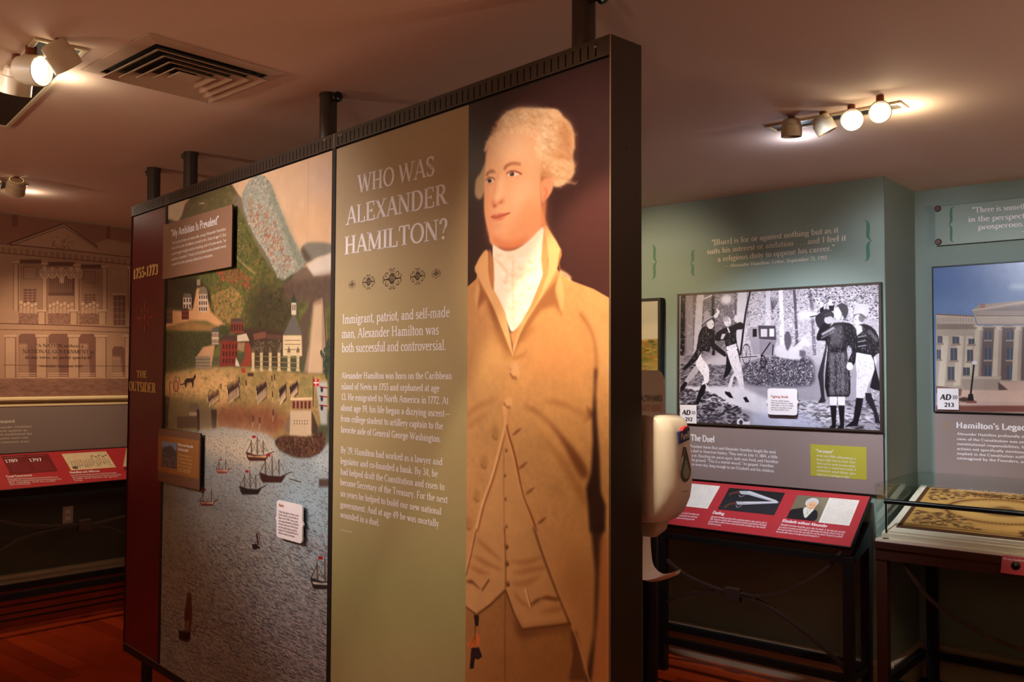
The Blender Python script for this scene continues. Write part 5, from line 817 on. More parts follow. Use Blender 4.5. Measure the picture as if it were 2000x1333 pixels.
# floorboards: parallel to the right wall, built one by one where the photograph shows floor
FB = Surf((0, 0, 0), -dB)
def inroom(p):
    s = True
    for i in range(len(poly)):
        a, b = poly[i], poly[(i + 1) % len(poly)]
        if i in (2, 3): continue
        if (b[0] - a[0]) * (p[1] - a[1]) - (b[1] - a[1]) * (p[0] - a[0]) < 0.0: s = False
    return s
def clip_board(S, a0, a1, b0, b1, lim):     # board rectangle in plane coords: along u, across n ; clipped by walls
    return S
BW = .115; boards = 0
uL = lambda n: float(np.dot(c0, FB.U))
far = []
for k in range(60):                          # rows across, counted from the right wall towards the camera
    nb = .20 + k * BW; base = K + NB * nb   # row centre line point
    # left limit: .22 m before the left wall
    q = base + NB * BW / 2; t = np.dot((L0 + WL.N * .22) - q, WL.N) / np.dot(-dB * -1, WL.N)   # distance along +dB to the wall line
    umax = t; u = -1.2 + (k * .53 % 1.1); first = True
    rows = []
    xs = [-1.6 if nb > 0.0 else 0]; x = -1.6 + random.uniform(.3, 1.6)
    while x < umax - .3: xs.append(x); x += random.uniform(1.1, 2.2)
    xs.append(umax)
    for a, b in zip(xs[:-1], xs[1:]):
        mid = base + dB * (a + b) / 2
        pa, pb = base + dB * a, base + dB * b
        vis = False
        for p in (pa, mid, pb, (pa + mid) / 2, (pb + mid) / 2):
            if p[1] > .5:
                X, Y = proj((p[0], p[1], 0))
                if Y < 1450 and (-250 < X < 460 or 1180 < X < 2200): vis = True
        if not vis or boards >= 290: far.append((nb, a, b)); continue
        boards += 1; dz = random.uniform(-.0006, .0004)
        S2 = Surf(base, dB * -1, (0, 0, 1))
        mb = MB(); g = .0012
        P = lambda u_, n_, z: K + NB * (nb + n_) + dB * u_ + np.array([0, 0, z])
        top = [P(a + g, -BW / 2 + g, dz), P(b - g, -BW / 2 + g, dz), P(b - g, BW / 2 - g, dz), P(a + g, BW / 2 - g, dz)]
        if np.cross(top[1] - top[0], top[2] - top[0])[2] < 0: top.reverse()
        bot = [p - np.array([0, 0, .012]) for p in top]
        mb.add(top + bot, [(0, 1, 2, 3), (0, 4, 5, 1), (1, 5, 6, 2), (2, 6, 7, 3), (3, 7, 4, 0)])
        mb.build('floorboard', M['wood_' + random.choice('abc')], parent=None).parent = flo
mb = MB()
for nb, a, b in far:
    P = lambda u_, n_: K + NB * (nb + n_) + dB * u_
    q = [P(a, -BW / 2 + .001), P(b - .002, -BW / 2 + .001), P(b - .002, BW / 2 - .001), P(a, BW / 2 - .001)]
    if np.cross(q[1] - q[0], q[2] - q[0])[2] < 0: q.reverse()
    mb.add(q, [(0, 1, 2, 3)])
o = mb.build('floor_planking', M['wood_a']); o.parent = flo; o['kind'] = 'stuff'
# dark inlay lines in the border boards
def stripe(S, u0, u1, n0, n1, name='inlay_strip'):
    o = MB().box(S, u0, u1, -.011, .0012, n0, n1).build(name, M['inlay']); o.parent = flo
brd = MB(); brd.box(WR, -LEN, 0.0, -.012, -.0002, 0, .14); o = brd.build('border_board', M['wood_c']); o.parent = flo
brd = MB(); brd.box(WL, -6.0, 2.4, -.012, .0006, 0, .235); o = brd.build('border_board', M['wood_c']); o.parent = flo
stripe(WR, -3.6, -.0, .46, .485); stripe(WR, -3.6, -.0, .54, .575); stripe(WR, -3.6, 0, .64, .665)
# baseboards and trims
def prof_base(S, u0, u1, z0, z1, m, name):
    mb = MB(); mb.box(S, u0, u1, z0, z1 - .035, 0, .018); c = (z1 - .0175)
    pr = [(0, z1 - .035), (.026, z1 - .033), (.031, z1 - .02), (.028, z1 - .006), (.016, z1), (0, z1)]
    mb.rings([[S.pt(u, v, n) for n, v in pr] for u in (u0, u1)]); return mb.build(name, m, kind='structure', smooth=50)
prof_base(WL, -6, 2.3, .23, .335, M['base'], 'baseboard_left')
mb = MB(); mb.box(WL, -6, 2.3, 0, .23, 0, .02); o = mb.build('trim_1', M['wood_b'], kind='structure')
for i, z in enumerate((.175, .135, .085, .045)): 
    o = MB().box(WL, -6, 2.3, z - .006, z + .006, .02, .0215).build('plinth_groove', M['inlay']); o.parent = bpy.data.objects['trim_1']
prof_base(WR, -LEN, .03, 0, .19, M['base'], 'baseboard_right')
prof_base(RET, 0, .52, 0, .19, M['base'], 'baseboard_corner'); prof_base(WA, 0, 4, 0, .19, M['base'], 'baseboard_alcove')
def printbox(name, S, u0, u1, v0, v1, n0, n1, m, side, label, cat, group=None, bevel=0):
    o = MB().box(S, u0, u1, v0, v1, n0, n1, 1, front=0).build(name, [m, side], loc=S.pt((u0 + u1) / 2, (v0 + v1) / 2, n0), bevel=bevel)
    return tag(o, label, cat, group)
def lettering(S, lines, m, parent, n, name='lettering'):
    mb = MB()
    for l in lines: text(mb, S, *l[:6], style=l[6] if len(l) > 6 else 'sans', n=n, wt=l[7] if len(l) > 7 else None, it=l[8] if len(l) > 8 else 0)
    return mb.build(name, m, parent)
# ---------------------------------------------------------------- mural and moulding on the left wall
tag(MB().box(WL, -2.6, 2.38, 1.47, ZC - .004, 0, .008, 1, front=0).build('wall_mural', [print_mat('mural_print', art_mural(), .7), M['taupe']], loc=WL.pt(-.1, 2.06, .004)),
    'sepia engraved mural of a columned building front covering the upper left wall', 'mural')
lettering(Surf(WL.pt(0, 0, .008), WL.U, WL.V), [('"A NATION without a', 70, 678, 162, 679, 6, 'serif'), ('NATIONAL GOVERNMENT is', 44, 690, 182, 691, 7, 'serif'), ('in my view, an awful spectacle"', 49, 701, 181, 701.5, 6, 'serif'), ('_ Alexander Hamilton, 1787', 66, 717, 160, 718, 4, 'serif')], M['sepia'], bpy.data.objects['wall_mural'], .001)
mb = MB()
pr = [(0, 1.474), (.022, 1.47), (.03, 1.462), (.03, 1.452), (.02, 1.444), (.02, 1.44), (0, 1.44)]
mb.rings([[WL.pt(u, v, n) for n, v in pr] for u in (-5.9, 2.38)]); mb.build('trim_2', M['cream'], kind='structure', smooth=40)
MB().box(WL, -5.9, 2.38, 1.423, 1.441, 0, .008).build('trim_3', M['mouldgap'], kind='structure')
MB().box(WL, -5.9, 2.38, 1.409, 1.424, 0, .016).build('trim_4', M['cream'], kind='structure', bevel=.003)
MB().box(WL, -5.9, 2.38, .335, 1.409, 0, .005).build('wall_shade_left', mat('wall_shade_paint', (74, 74, 60), .7, noise=.06), kind='structure')  # dark olive sheet: shade under the reader put into the wall colour
# left grey text panel
o = printbox('text_panel', WL, -2.6, 1.9, 1.11, 1.407, 0, .012, M['taupe'], M['taupe'], 'long taupe text panel under the cream moulding on the left wall', 'sign')
lettering(WL, [('Government', -52, 829, 27, 826, 7, 'sansb'), ('when Alexander Hamilton', -36, 838, 60, 835, 4.2), ('a financial system to', -30, 845, 51, 842.5, 4.2), ('formed and established the', -40, 852.5, 61, 849, 4.2),
    ('financial system went into', -40, 860, 53, 856.5, 4.2), ('the famous economic team.', -40, 867.5, 57, 864, 4.2)], M['offwhite'], o, .0126)
# ---------------------------------------------------------------- sloped reader rails
def slope(S, zt, nt, zb, nb):      # plane leaning back: V runs up the slope
    v = nrm(S.V * (zt - zb) + S.N * (nt - nb)); T = Surf(S.pt(0, zb, nb), S.U, v); T.L = math.hypot(zt - zb, nt - nb); return T
def bar(S, a, b, w_, h):           # straight square bar between two (u,v,n) points
    A, B_ = S.pt(*a), S.pt(*b); d = nrm(B_ - A); up = S.V if abs(np.dot(d, S.V)) < .9 else S.U; sd = nrm(np.cross(d, up)); u2 = np.cross(sd, d)
    return MB().rings([[p + sd * x * w_ / 2 + u2 * y * h / 2 for x, y in ((-1, -1), (1, -1), (1, 1), (-1, 1))] for p in (A, B_)])
def reader(name, label, S, u0, u1, T, loc, legs, zb, brace_pts, clamp, fm='black'):
    t = thing(name, label, 'display stand', loc)
    MB().box(T, u0, u1, 0, T.L, -.02, -.002).build('reader_tray', M[fm], t, bevel=.002)
    MB().box(T, u0 + .004, u1 - .004, .004, T.L - .004, -.002, 0).build('red_graphic', M['red'], t)
    n_f = .33; zf = T.O[2] - .05
    for u in legs:
        bar(S, (u, 0, n_f - .02), (u, zf, n_f - .02), .045, .045).build('leg', M[fm], t, bevel=.002)
        bar(S, (u, 0, .06), (u, zf + .14, .06), .045, .045).build('leg', M[fm], t, bevel=.002)
        bar(S, (u, zb, .08), (u, zb, n_f - .045), .03, .03).build('side_rail', M[fm], t)
        MB().prism(Surf(S.pt(u + .012, 0, 0), -S.N, S.V), [(-.30, zf - .01), (-.08, zf + .13), (-.08, zf + .02), (-.28, zf - .03)], -.012, .012).build('gusset', M[fm], t)
    bar(S, (legs[0], zf - .015, n_f - .02), (legs[-1], zf - .015, n_f - .02), .03, .03).build('top_rail', M[fm], t)
    bar(S, (legs[0], zb, n_f - .02), (legs[-1], zb, n_f - .02), .035, .035).build('front_rail', M[fm], t)
    bar(S, (legs[0], zb, .06), (legs[-1], zb, .06), .035, .035).build('back_rail', M[fm], t)
    for bp in brace_pts:
        pts = smooth_open([S.pt(*S.uv(x, y, n_f - .03), n_f - .03) for x, y in bp], 8)
        MB().sweep(pts, [(-.007, -.014), (.007, -.014), (.007, .014), (-.007, .014)], up=S.N).build('curved_brace', M['iron'], t, smooth=60)
    u, v = S.uv(*clamp, n_f - .03); MB().box(S, u - .042, u + .042, v - .036, v + .036, n_f - .048, n_f - .008).build('brace_clamp', M['iron'], t, bevel=.004)
    return t
TR = slope(WR, 1.022, .03, .806, .33)
rr = reader('reader_stand', 'red sloped reader stand under the black and white duel picture', WR, -1.62, -.072, TR, WR.pt(-.8, 0, .15), (-1.56, -.83 - .35 + .0, -.09)[::2], .165,
    [[(1268, 1045), (1300, 1092), (1350, 1130), (1432, 1160), (1500, 1164), (1560, 1142), (1612, 1112), (1652, 1068)],
     [(1210, 1240), (1280, 1190), (1340, 1162), (1432, 1158), (1490, 1180), (1560, 1226), (1620, 1276), (1660, 1318)]], (1432, 1162))
bar(WR, (-1.12, 0, .31), (-1.12, .76, .31), .045, .045).build('leg', M['black'], rr, bevel=.002)
TL = slope(WL, 1.108, .03, .918, .34)
rl = reader('reader_stand', 'red sloped reader stand under the taupe text panel on the left', WL, -1.2, .95, TL, WL.pt(-.1, 0, .15), (-1.1, .88), .262,
    [[(-160, 960), (-90, 1000), (-20, 1012), (50, 1027), (165, 1026), (200, 1020), (260, 1005)], [(-120, 1150), (-40, 1100), (0, 1078), (60, 1045), (165, 1026), (240, 1040), (300, 1080)]], (165, 1026))
# prints on the right reader
def pic(name, T, quad_px, m, side, parent, n=.0012):
    us, vs_ = zip(*[T.uv(x, y) for x, y in quad_px]); return MB().box(T, min(us), max(us), max(min(vs_), .012), min(max(vs_), T.L - .01), 0, n, 1, front=0).build(name, [m, side], parent)
def rect_of(T, quad_px):
    us, vs_ = zip(*[T.uv(x, y) for x, y in quad_px]); return min(us), max(us), max(min(vs_), .012), min(max(vs_), T.L - .01)
def picT(name, T, tl, br_u, v0, v1, artf, parent, q=900, rough=.35):
    a = Art(T, tl, br_u, v0, v1, q); artf(a); MB().box(T, tl, br_u, v0, v1, 0, .0012, 1, front=0).build(name, [print_mat(name + '_print', a, rough), M['red']], parent)
u_ = lambda x, y: TR.uv(x, y)[0]; v_ = lambda x, y: TR.uv(x, y)[1]
picT('letter_picture', TR, u_(1372, 947) - .3, u_(1393, 975), v_(1340, 990), v_(1380, 948), art_paper, rr)
picT('pistols_picture', TR, u_(1413, 975), u_(1523, 985), v_(1500, 1006), v_(1429, 954), art_pistols, rr)
picT('woman_portrait', TR, u_(1547, 990), u_(1608, 1000), v_(1600, 1020), v_(1560, 968), art_woman, rr)
picT('letter_picture', TR, u_(1608, 1000), u_(1670, 1000), v_(1640, 1026), v_(1620, 973), art_paper, rr)
lettering(TR, [('Dueling', 1391, 1004, 1413, 1007, 6, 'sansb'), ('Alexander Hamilton and Aaron Burr used these pistols in their duel on July 11,', 1388, 1011, 1497, 1024, 3.6), ('1804. Hamilton and Burr both owned pistols and met several times at the same', 1386, 1015.5, 1496, 1028.5, 3.6),
    ('ground. When an affair of honor could not be settled in another way, they resorted', 1384, 1020, 1494, 1033, 3.6), ('to pistols at ten paces.', 1382, 1024.5, 1408, 1028, 3.6),
    ('Elizabeth without Alexander', 1527, 1020, 1615, 1031, 5.5, 'sansb'), ('Elizabeth Hamilton lived fifty years after his death. In the time she worked', 1524, 1027, 1650, 1042, 3.6), ('to preserve his papers and founded an orphanage and charity school in the city.', 1521, 1031.5, 1648, 1046.5, 3.6),
    ('She kept his letters all her life, and with her son she asked Congress to publish', 1518, 1036, 1645, 1051, 3.6), ('his works after years of trying and petitioning for it.', 1515, 1040.5, 1600, 1050.5, 3.6),
    ('a duel in which his eldest son', 1320, 1003, 1365, 1007.5, 3.6), ('was wounded and soon died near', 1318, 1008, 1362, 1012.5, 3.6), ('the same dueling ground.', 1316, 1013, 1356, 1017, 3.6)], M['white'], rr, .0006)
u_ = lambda x, y: TL.uv(x, y)[0]; v_ = lambda x, y: TL.uv(x, y)[1]
picT('years_picture', TL, u_(9, 905), u_(107, 910), v_(60, 925), v_(50, 889), art_years, rl)
picT('cartoon_picture', TL, u_(129, 903), u_(220, 903), v_(180, 917), v_(160, 885), art_cartoon, rl)
lettering(TL, [('1789', 11, 905, 35, 903, 6, 'serif'), ('1797', 58, 903, 82, 901.5, 6, 'serif'), ('Good Government', 13, 934, 63, 931, 4.5, 'sansb'), ('Washington believed that good government depended on trust', 15, 938.5, 113, 933.5, 2.8), ('and that the two parties both wanted what was best for all in', 16, 942, 120, 937.5, 2.8), ('the republic and its credit.', 18, 945.5, 110, 941.5, 2.8), ('said in his farewell.', 19, 949, 60, 947, 2.8),
    ('Hamilton and Jefferson', 137, 926, 195, 922.5, 4.2, 'sansb'), ('Each of the two men disagreed about what the future should be', 139, 930.5, 228, 925.5, 2.6), ('when the government formed and one wanted farms and the other', 141, 934, 237, 929, 2.6), ('trade and banks to grow.', 143, 937.5, 232, 932.5, 2.6), ('They never agreed.', 145, 941, 162, 940, 2.6)], M['white'], rl, .0018)
# folded cream leaflet at the end of the left reader
lf = thing('leaflet', 'cream folded leaflet standing at the end of the left red reader stand', 'leaflet', TL.pt(.80, .2, 0))
uu = TL.uv(243, 900)[0]
for s_, nm in ((1, 'front_leaf'), (-1, 'back_leaf')):
    MB().add([WL.pt(uu - .055, 1.00, .26), WL.pt(uu + .03, .985, .27), WL.pt(uu + .03, 1.10, .22 - .01 * s_), WL.pt(uu - .012, 1.115, .225 - .01 * s_),
              WL.pt(uu - .055, 1.00, .258), WL.pt(uu + .03, .985, .268), WL.pt(uu + .03, 1.10, .218 - .01 * s_), WL.pt(uu - .012, 1.115, .223 - .01 * s_)],
             [(0, 1, 2, 3), (7, 6, 5, 4), (0, 4, 5, 1), (1, 5, 6, 2), (2, 6, 7, 3), (3, 7, 4, 0)]).build(nm, M['cream'], lf)
# wall outlet
u, v = WL.uv(132, 1006); oo = thing('wall_outlet', 'small ivory electrical outlet low on the left wall under the reader stand', 'outlet', WL.pt(u, v, 0))
MB().box(WL, u - .035, u + .035, v - .057, v + .057, 0, .006).build('cover_plate', M['plasticd'], oo, bevel=.003)
for dv in (-.022, .022): MB().box(WL, u - .017, u + .017, v + dv - .014, v + dv + .014, .006, .008).build('socket', M['plastic'], oo, bevel=.002)
# ---------------------------------------------------------------- right wall
wu = WR.uv
BR1 = "M"
def brace_curve(S, x, y0, y1, dx, w_, parent, flip=1, dy=0):     # a printed curly brace, as a thin raised ribbon
    ym = (y0 + y1) / 2; tip = x + flip * dx
    up = smooth_open([(x - flip * dx * .9, y0), (x - flip * dx * .1, y0 + (y1 - y0) * .05), (x + flip * dx * .1, y0 + (y1 - y0) * .16), (x, y0 + (y1 - y0) * .36), (x + flip * dx * .3, ym - (y1 - y0) * .05), (tip, ym)], 6)
    dn = smooth_open([(tip, ym), (x + flip * dx * .3, ym + (y1 - y0) * .05), (x, y1 - (y1 - y0) * .36), (x + flip * dx * .1, y1 - (y1 - y0) * .16), (x - flip * dx * .1, y1 - (y1 - y0) * .05), (x - flip * dx * .9, y1)], 6)
    P = np.concatenate([up, dn[1:]]); N_ = len(P); mb = MB(); L_, R_ = [], []
    for i, (a, b) in enumerate(P):
        t = i / (N_ - 1); w2 = w_ * (.18 + .82 * abs(math.sin(2 * math.pi * t)) ** .8) / 2; b += dy * (a - x)
        L_.append(S.pt(*S.uv(a - w2, b), .0012)); R_.append(S.pt(*S.uv(a + w2, b), .0012))
    for i in range(N_ - 1): mb.add([L_[i], R_[i], R_[i + 1], L_[i + 1]], [(3, 2, 1, 0)])
    return mb.build('bracket_mark', M['greenbrace'], parent)
brace_curve(WR, 1278, 478, 546, 5, 5, wr); brace_curve(WR, 1353, 488, 540, 5, 5, wr, -1); brace_curve(WR, 1695, 430, 511, 7, 7, wr)
lettering(WR, [('"[Burr] is for or against nothing but as it', 1390, 479.5, 1637, 454.5, 10.5, 'serif', .17), ('suits his interest or ambition . . . and I feel it', 1381, 497, 1652, 470, 10.5, 'serif', .17),
    ('a religious duty to oppose his career."', 1402, 511.5, 1630, 489.5, 10.5, 'serif', .17), ('_ Alexander Hamilton, Letter, September 21, 1792', 1416, 523, 1615, 506.5, 6.5, 'serif', .15)], M['offwhite'], wr, .0012, 'wall_quote')
def framed(name, label, S, u0, u1, v0, v1, d, m, fm, cat='picture', fw=.012):
    t = thing(name, label, cat, S.pt((u0 + u1) / 2, (v0 + v1) / 2, 0))
    MB().box(S, u0 + fw * .5, u1 - fw * .5, v0 + fw * .5, v1 - fw * .5, .002, d - .004, 1, front=0).build('print', [m, M['taupe']], t)
    mb = MB(); mb.box(S, u0, u0 + fw, v0, v1, 0, d); mb.box(S, u1 - fw, u1, v0, v1, 0, d); mb.box(S, u0 + fw, u1 - fw, v0, v0 + fw, 0, d); mb.box(S, u0 + fw, u1 - fw, v1 - fw, v1, 0, d)
    mb.build('frame', fm, t, bevel=.001); return t
duelA = Art(WR, -1.183 + .006, -.012 - .006, 1.347 + .006, 2.114 - .006, 900, (200, 196, 206), n=.03); art_duel(duelA)
framed('framed_picture', 'black and white framed picture of two men duelling among trees', WR, -1.183, -.012, 1.347, 2.114, .034, print_mat('duel_print', duelA, .3), M['bronze'])
lu0, lv0 = wu(1200, 770, .03); lu1, lv1 = wu(1293, 582, .03)
landA = Art(WR, lu0, lu1 - .02, 1.42, lv1, 700, (150, 150, 130), n=.03); art_land(landA)
framed('framed_picture', 'framed landscape painting with orange trees beside the hand sanitizer sign', WR, -1.95, lu1, 1.42, lv1, .05, print_mat('landscape_print', landA, .3), M['bronze_dk'], fw=.018)
def adsign(S, q, num, n, label):
    (u0, v1), (u1, v0) = S.uv(q[0], q[1], n), S.uv(q[2], q[3], n); t = thing('audio_sign', label, 'sign', S.pt((u0 + u1) / 2, (v0 + v1) / 2, n))
    MB().box(S, u0, u1, v0, v1, n, n + .004).build('plate', M['white'], t)
    T = S.off(n + .0045); w_ = u1 - u0; h = v1 - v0; mb = MB()
    def tx(s, a, b, y, hh, st, it=0, wt=None):
        p0 = proj(T.pt(u0 + w_ * a, v0 + h * y)); p1 = proj(T.pt(u0 + w_ * b, v0 + h * y)); pt = proj(T.pt(u0 + w_ * a, v0 + h * (y + hh))); text(mb, T, s, *p0, *p1, p0[1] - pt[1], style=st, n=.0006, it=it, wt=wt)
    tx('AD', .12, .62, .46, .26, 'sansb', .12, .27); tx(num, .32, .76, .13, .19, 'sansb', 0, .22)
    for i in range(3):
        c = (u0 + w_ * (.62 + i * .08), v0 + h * .59); pr = None
        for a in np.radians(np.linspace(-38, 38, 7)):
            q2 = [(c[0] + r * w_ * math.cos(a), c[1] + r * h * math.sin(a)) for r in (.13, .165)]
            if pr: mb.add([T.pt(*pr[0], .0006), T.pt(*pr[1], .0006), T.pt(*q2[1], .0006), T.pt(*q2[0], .0006)], [(0, 1, 2, 3)])
            pr = q2
    mb.build('lettering', M['ink'], t); return t
adsign(WR, (1329, 791, 1360.5, 828), '212', .035, 'small white audio guide sign reading 212 on the duel picture')
def notecard(S, q, n, depth, label, name='caption_card'):      # white card with bracket-shaped sides
    (u0, v1), (u1, v0) = S.uv(q[0], q[1], n + depth), S.uv(q[2], q[3], n + depth); r = min(u1 - u0, v1 - v0) * .1; out = []
    for cx, cy, a0 in ((u1 - r, v0 + r, -90), (u1 - r, v1 - r, 0), (u0 + r, v1 - r, 90), (u0 + r, v0 + r, 180)):
        if a0 == 0: out += [(u1, (v0 + v1) / 2 - r * .9), (u1 + r * .55, (v0 + v1) / 2), (u1, (v0 + v1) / 2 + r * .9)]
        if a0 == 180: out += [(u0, (v0 + v1) / 2 + r * .9), (u0 - r * .55, (v0 + v1) / 2), (u0, (v0 + v1) / 2 - r * .9)]
        out += [(cx + r * math.cos(math.radians(a0 + t)), cy + r * math.sin(math.radians(a0 + t))) for t in (0, 30, 60, 90)]
    t = thing(name, label, 'card', S.pt((u0 + u1) / 2, (v0 + v1) / 2, n))
    MB().prism(S, out, n + depth - .006, n + depth).build('card_body', M['white'], t)
    MB().box(S, u0 + r * 1.5, u1 - r * 1.5, v0 + r * 1.5, v1 - r * 1.5, n, n + depth - .006).build('spacer', M['bronze_dk'], t); return t, (u0, u1, v0, v1)
t, _ = notecard(WR, (1499, 759, 1557, 812), .034, .02, 'white bracket-edged card on the duel picture')
lettering(WR.off(.0545), [('Fighting Words', 1506, 777, 1539, 778, 4.5, 'sansb')], M['redink'], t, .0006, 'heading')
lettering(WR.off(.0545), [('Anyone called names', 1506, 784, 1541, 785.5, 3), ('then could demand a duel', 1506, 788.5, 1548, 790, 3), ('and take a rival to task', 1506, 793, 1550, 794.5, 3), ('when he insulted a man', 1506, 797.5, 1547, 799, 3), ('but few died of it', 1506, 801.5, 1540, 803, 3)], M['inkgrey'], t, .0006)
tp = printbox('text_panel', WR, -1.95, -.012, 1.03, 1.343, 0, .02, M['taupe'], M['bronze_dk'], 'taupe text panel headed The Duel below the black and white picture', 'sign')
S2 = WR.off(.02)
lettering(S2, [('The Duel', 1349, 861, 1395, 864.5, 12, 'sansb'),
    ('Vice President Aaron Burr and Alexander Hamilton fought the most', 1335, 873.5, 1515, 886.5, 5.5, 'sans', .14), ('famous duel in American history. They met on July 11, 1804, a little', 1333, 882, 1518, 896, 5.5, 'sans', .14),
    ('after 7 a.m. Standing ten paces apart, both men fired, and Hamilton', 1333, 891, 1520, 905.5, 5.5, 'sans', .14), ('fell to the ground. "This is a mortal wound," he gasped. Hamilton', 1333, 899.5, 1511, 913.5, 5.5, 'sans', .14),
    ('lived one more day, long enough to see Elizabeth and his children.', 1333, 908, 1513, 923.5, 5.5, 'sans', .14)], M['white'], tp, .0006)
(u0, v1), (u1, v0) = S2.uv(1583, 868), S2.uv(1693, 940)
MB().box(S2, u0, u1, v0 + .005, v1, 0, .0008).build('yellow_note', M['yellow'], tp)
lettering(S2, [('"You puppy!"', 1593, 883.5, 1628, 886, 6, 'sansb'), ('In the early 1800s calling someone a', 1595, 892, 1672, 898.5, 4.5), ('puppy might lead to a duel. Back', 1595, 899.5, 1671, 906, 4.5), ('then names such as scoundrel,', 1595, 907, 1671, 913.5, 4.5), ('rascal, liar, or coward were insults. If', 1595, 914, 1672, 920.5, 4.5), ('someone used them you', 1595, 921, 1671, 928, 4.5), ('might have to apologize or fight.', 1595, 928.5, 1660, 935, 4.5)], M['offwhite'], tp, .0015)
# ---------------------------------------------------------------- alcove
qa, qb = WA.uv(1826, 405, .03), WA.uv(1830, 480, .03)
qb_ = thing('quote_board', 'green grey quote board on standoff bolts at the top of the alcove', 'sign', WA.pt(.7, 2.45, 0))
MB().box(WA, qa[0], 1.5, qb[1], qa[1], .022, .030).build('board', mat('quote_board_print', (128, 146, 134), .45), qb_)
for x, y in ((1832, 408), (1833, 473)):
    u, v = WA.uv(x, y, .03); MB().lathe(WA.pt(u, v, .0), WA.N, [(0, .009), (.03, .009), (.031, .017), (.038, .017), (.042, .013)], 20).build('standoff_bolt', M['screw'], qb_, smooth=40)
SQ = WA.off(.030); brace_curve(SQ, 1858, 404, 474, 5, 5, qb_, -1)
lettering(SQ, [('"There is something noble and magnificent', 1899, 416, 2185, 395, 10.5, 'serif', .17), ('in the perspective of a great and', 1891, 434, 2140, 417, 10.5, 'serif', .17), ('prosperous and happy nation', 1910, 449, 2150, 431, 10.5, 'serif', .17), ('_ Alexander Hamilton', 1994, 455, 2100, 449, 7, 'serif', .15)], M['white'], qb_, .0008)
tre = Art(WA, .10, 1.35, 1.445, 2.226, 700, (90, 130, 190), n=.03); art_treasury(tre)
framed('framed_picture', 'framed colour photograph of a columned stone building under blue sky', WA, .094, 1.356, 1.439, 2.232, .034, print_mat('building_photo', tre, .3), M['black'], fw=.007)
adsign(WA, (1831, 759, 1873, 801), '213', .035, 'small white audio guide sign reading 213 on the building photograph')
ta = printbox('text_panel', WA, .095, 1.5, 1.04, 1.434, 0, .02, M['taupe'], M['bronze_dk'], 'taupe text panel in the alcove behind the glass display case', 'sign')
S3 = WA.off(.02)
lettering(S3, [("Hamilton's Legacies", 1867, 836.5, 2025, 842, 11.5, 'sansb'), ('Alexander Hamilton profoundly shaped American government. His', 1869, 850, 2140, 862, 5, 'sans', .15), ('view of the Constitution was one of his most lasting gifts. Its', 1869, 860, 2130, 873, 5, 'sans', .15),
    ('constitutional responsibilities, he believed, gave the nation', 1869, 869.5, 2120, 883, 5, 'sans', .15), ('actions not specifically mentioned in the Constitution were', 1869, 879, 2120, 893, 5, 'sans', .15),
    ('implied in the Constitution authorized the government to act', 1869, 888.5, 2130, 903, 5, 'sans', .15), ('unimagined by the Founders, as long as it served the people.', 1869, 897.5, 2130, 912.5, 5, 'sans', .15)], M['white'], ta, .0006)
flower = MB(); u, v = S3.uv(1848, 832)
for k in range(8):
    a = k * math.pi / 4; flower.add([S3.pt(u + r * math.cos(a + d), v + r * math.sin(a + d), .0006) for r, d in ((.006, 0), (.014, -.3), (.022, 0), (.014, .3))], [(0, 1, 2, 3)])
flower.build('ornament', mat('ochre_ornament', (150, 120, 80), .6), ta)
# ---------------------------------------------------------------- glass display case
dc = thing('display_case', 'glass topped display case on a brown steel table in the alcove', 'display case', WA.pt(.7, 0, .4))
cu0, cu1, cn0, cn1 = .012, 1.40, .05, .75; zb = .846; zt = 1.112
MB().box(WA, cu0, cu1, zb - .012, zb, cn0, cn1).build('deck', M['fabricmat'], dc)
mb = MB(); mb.box(WA, cu0 - .008, cu1, zb - .045, zb - .013, cn1 - .02, cn1 + .008).box(WA, cu0 - .008, cu0 + .02, zb - .045, zb - .013, cn0, cn1 - .02).box(WA, cu0, cu1, zb - .10, zb - .046, cn1 - .04, cn1).box(WA, cu0, cu0 + .035, zb - .10, zb - .046, cn0, cn1 - .04).box(WA, cu0 + .02, cu1, zb - .045, zb - .013, cn0, cn1 - .02)
mb.build('apron', M['brownframe'], dc, bevel=.001)
for nm, (a, b, c, d) in {'leg': (0, 0, 0, 0)}.items():
    for u, n_ in ((cu0 + .026, cn1 - .03), (cu0 + .085, cn0 + .06), (cu1 - .03, cn1 - .03), (cu1 - .03, cn0 + .06)):
        bar(WA, (u, 0, n_), (u, zb - .045, n_), .05, .05).build('leg', M['brownframe'] if n_ > .5 else M['black'], dc, bevel=.002)
for u in (cu0 + .03, cu1 - .03): bar(WA, (u, .155, cn0 + .06), (u, .155, cn1 - .05), .04, .04).build('side_rail', M['black'], dc)
for n_ in (cn0 + .06, cn1 - .03): bar(WA, (cu0 + .05, .155, n_), (cu1 - .03, .155, n_), .035, .035).build('long_rail', M['black'], dc)
pts = smooth_open([WA.pt(.1, .78, .72), WA.pt(.3, .55, .72), WA.pt(.7, .42, .72), WA.pt(1.1, .55, .72), WA.pt(1.3, .78, .72)], 8)
MB().sweep(pts, [(-.006, -.011), (.006, -.011), (.006, .011), (-.006, .011)], up=WA.N).build('curved_brace', M['iron'], dc, smooth=60)
g = .006
for nm, bx in (('front_pane', (cu0, cu1, zb, zt - g, cn1 - g, cn1)), ('side_pane', (cu0, cu0 + g, zb, zt - g, cn0, cn1 - g)), ('top_pane', (cu0, cu1, zt - g, zt, cn0, cn1)), ('back_pane', (cu0 + g, cu1, zb, zt - g, cn0, cn0 + g))):
    MB().box(WA, *bx).build(nm, M['glass'], dc)
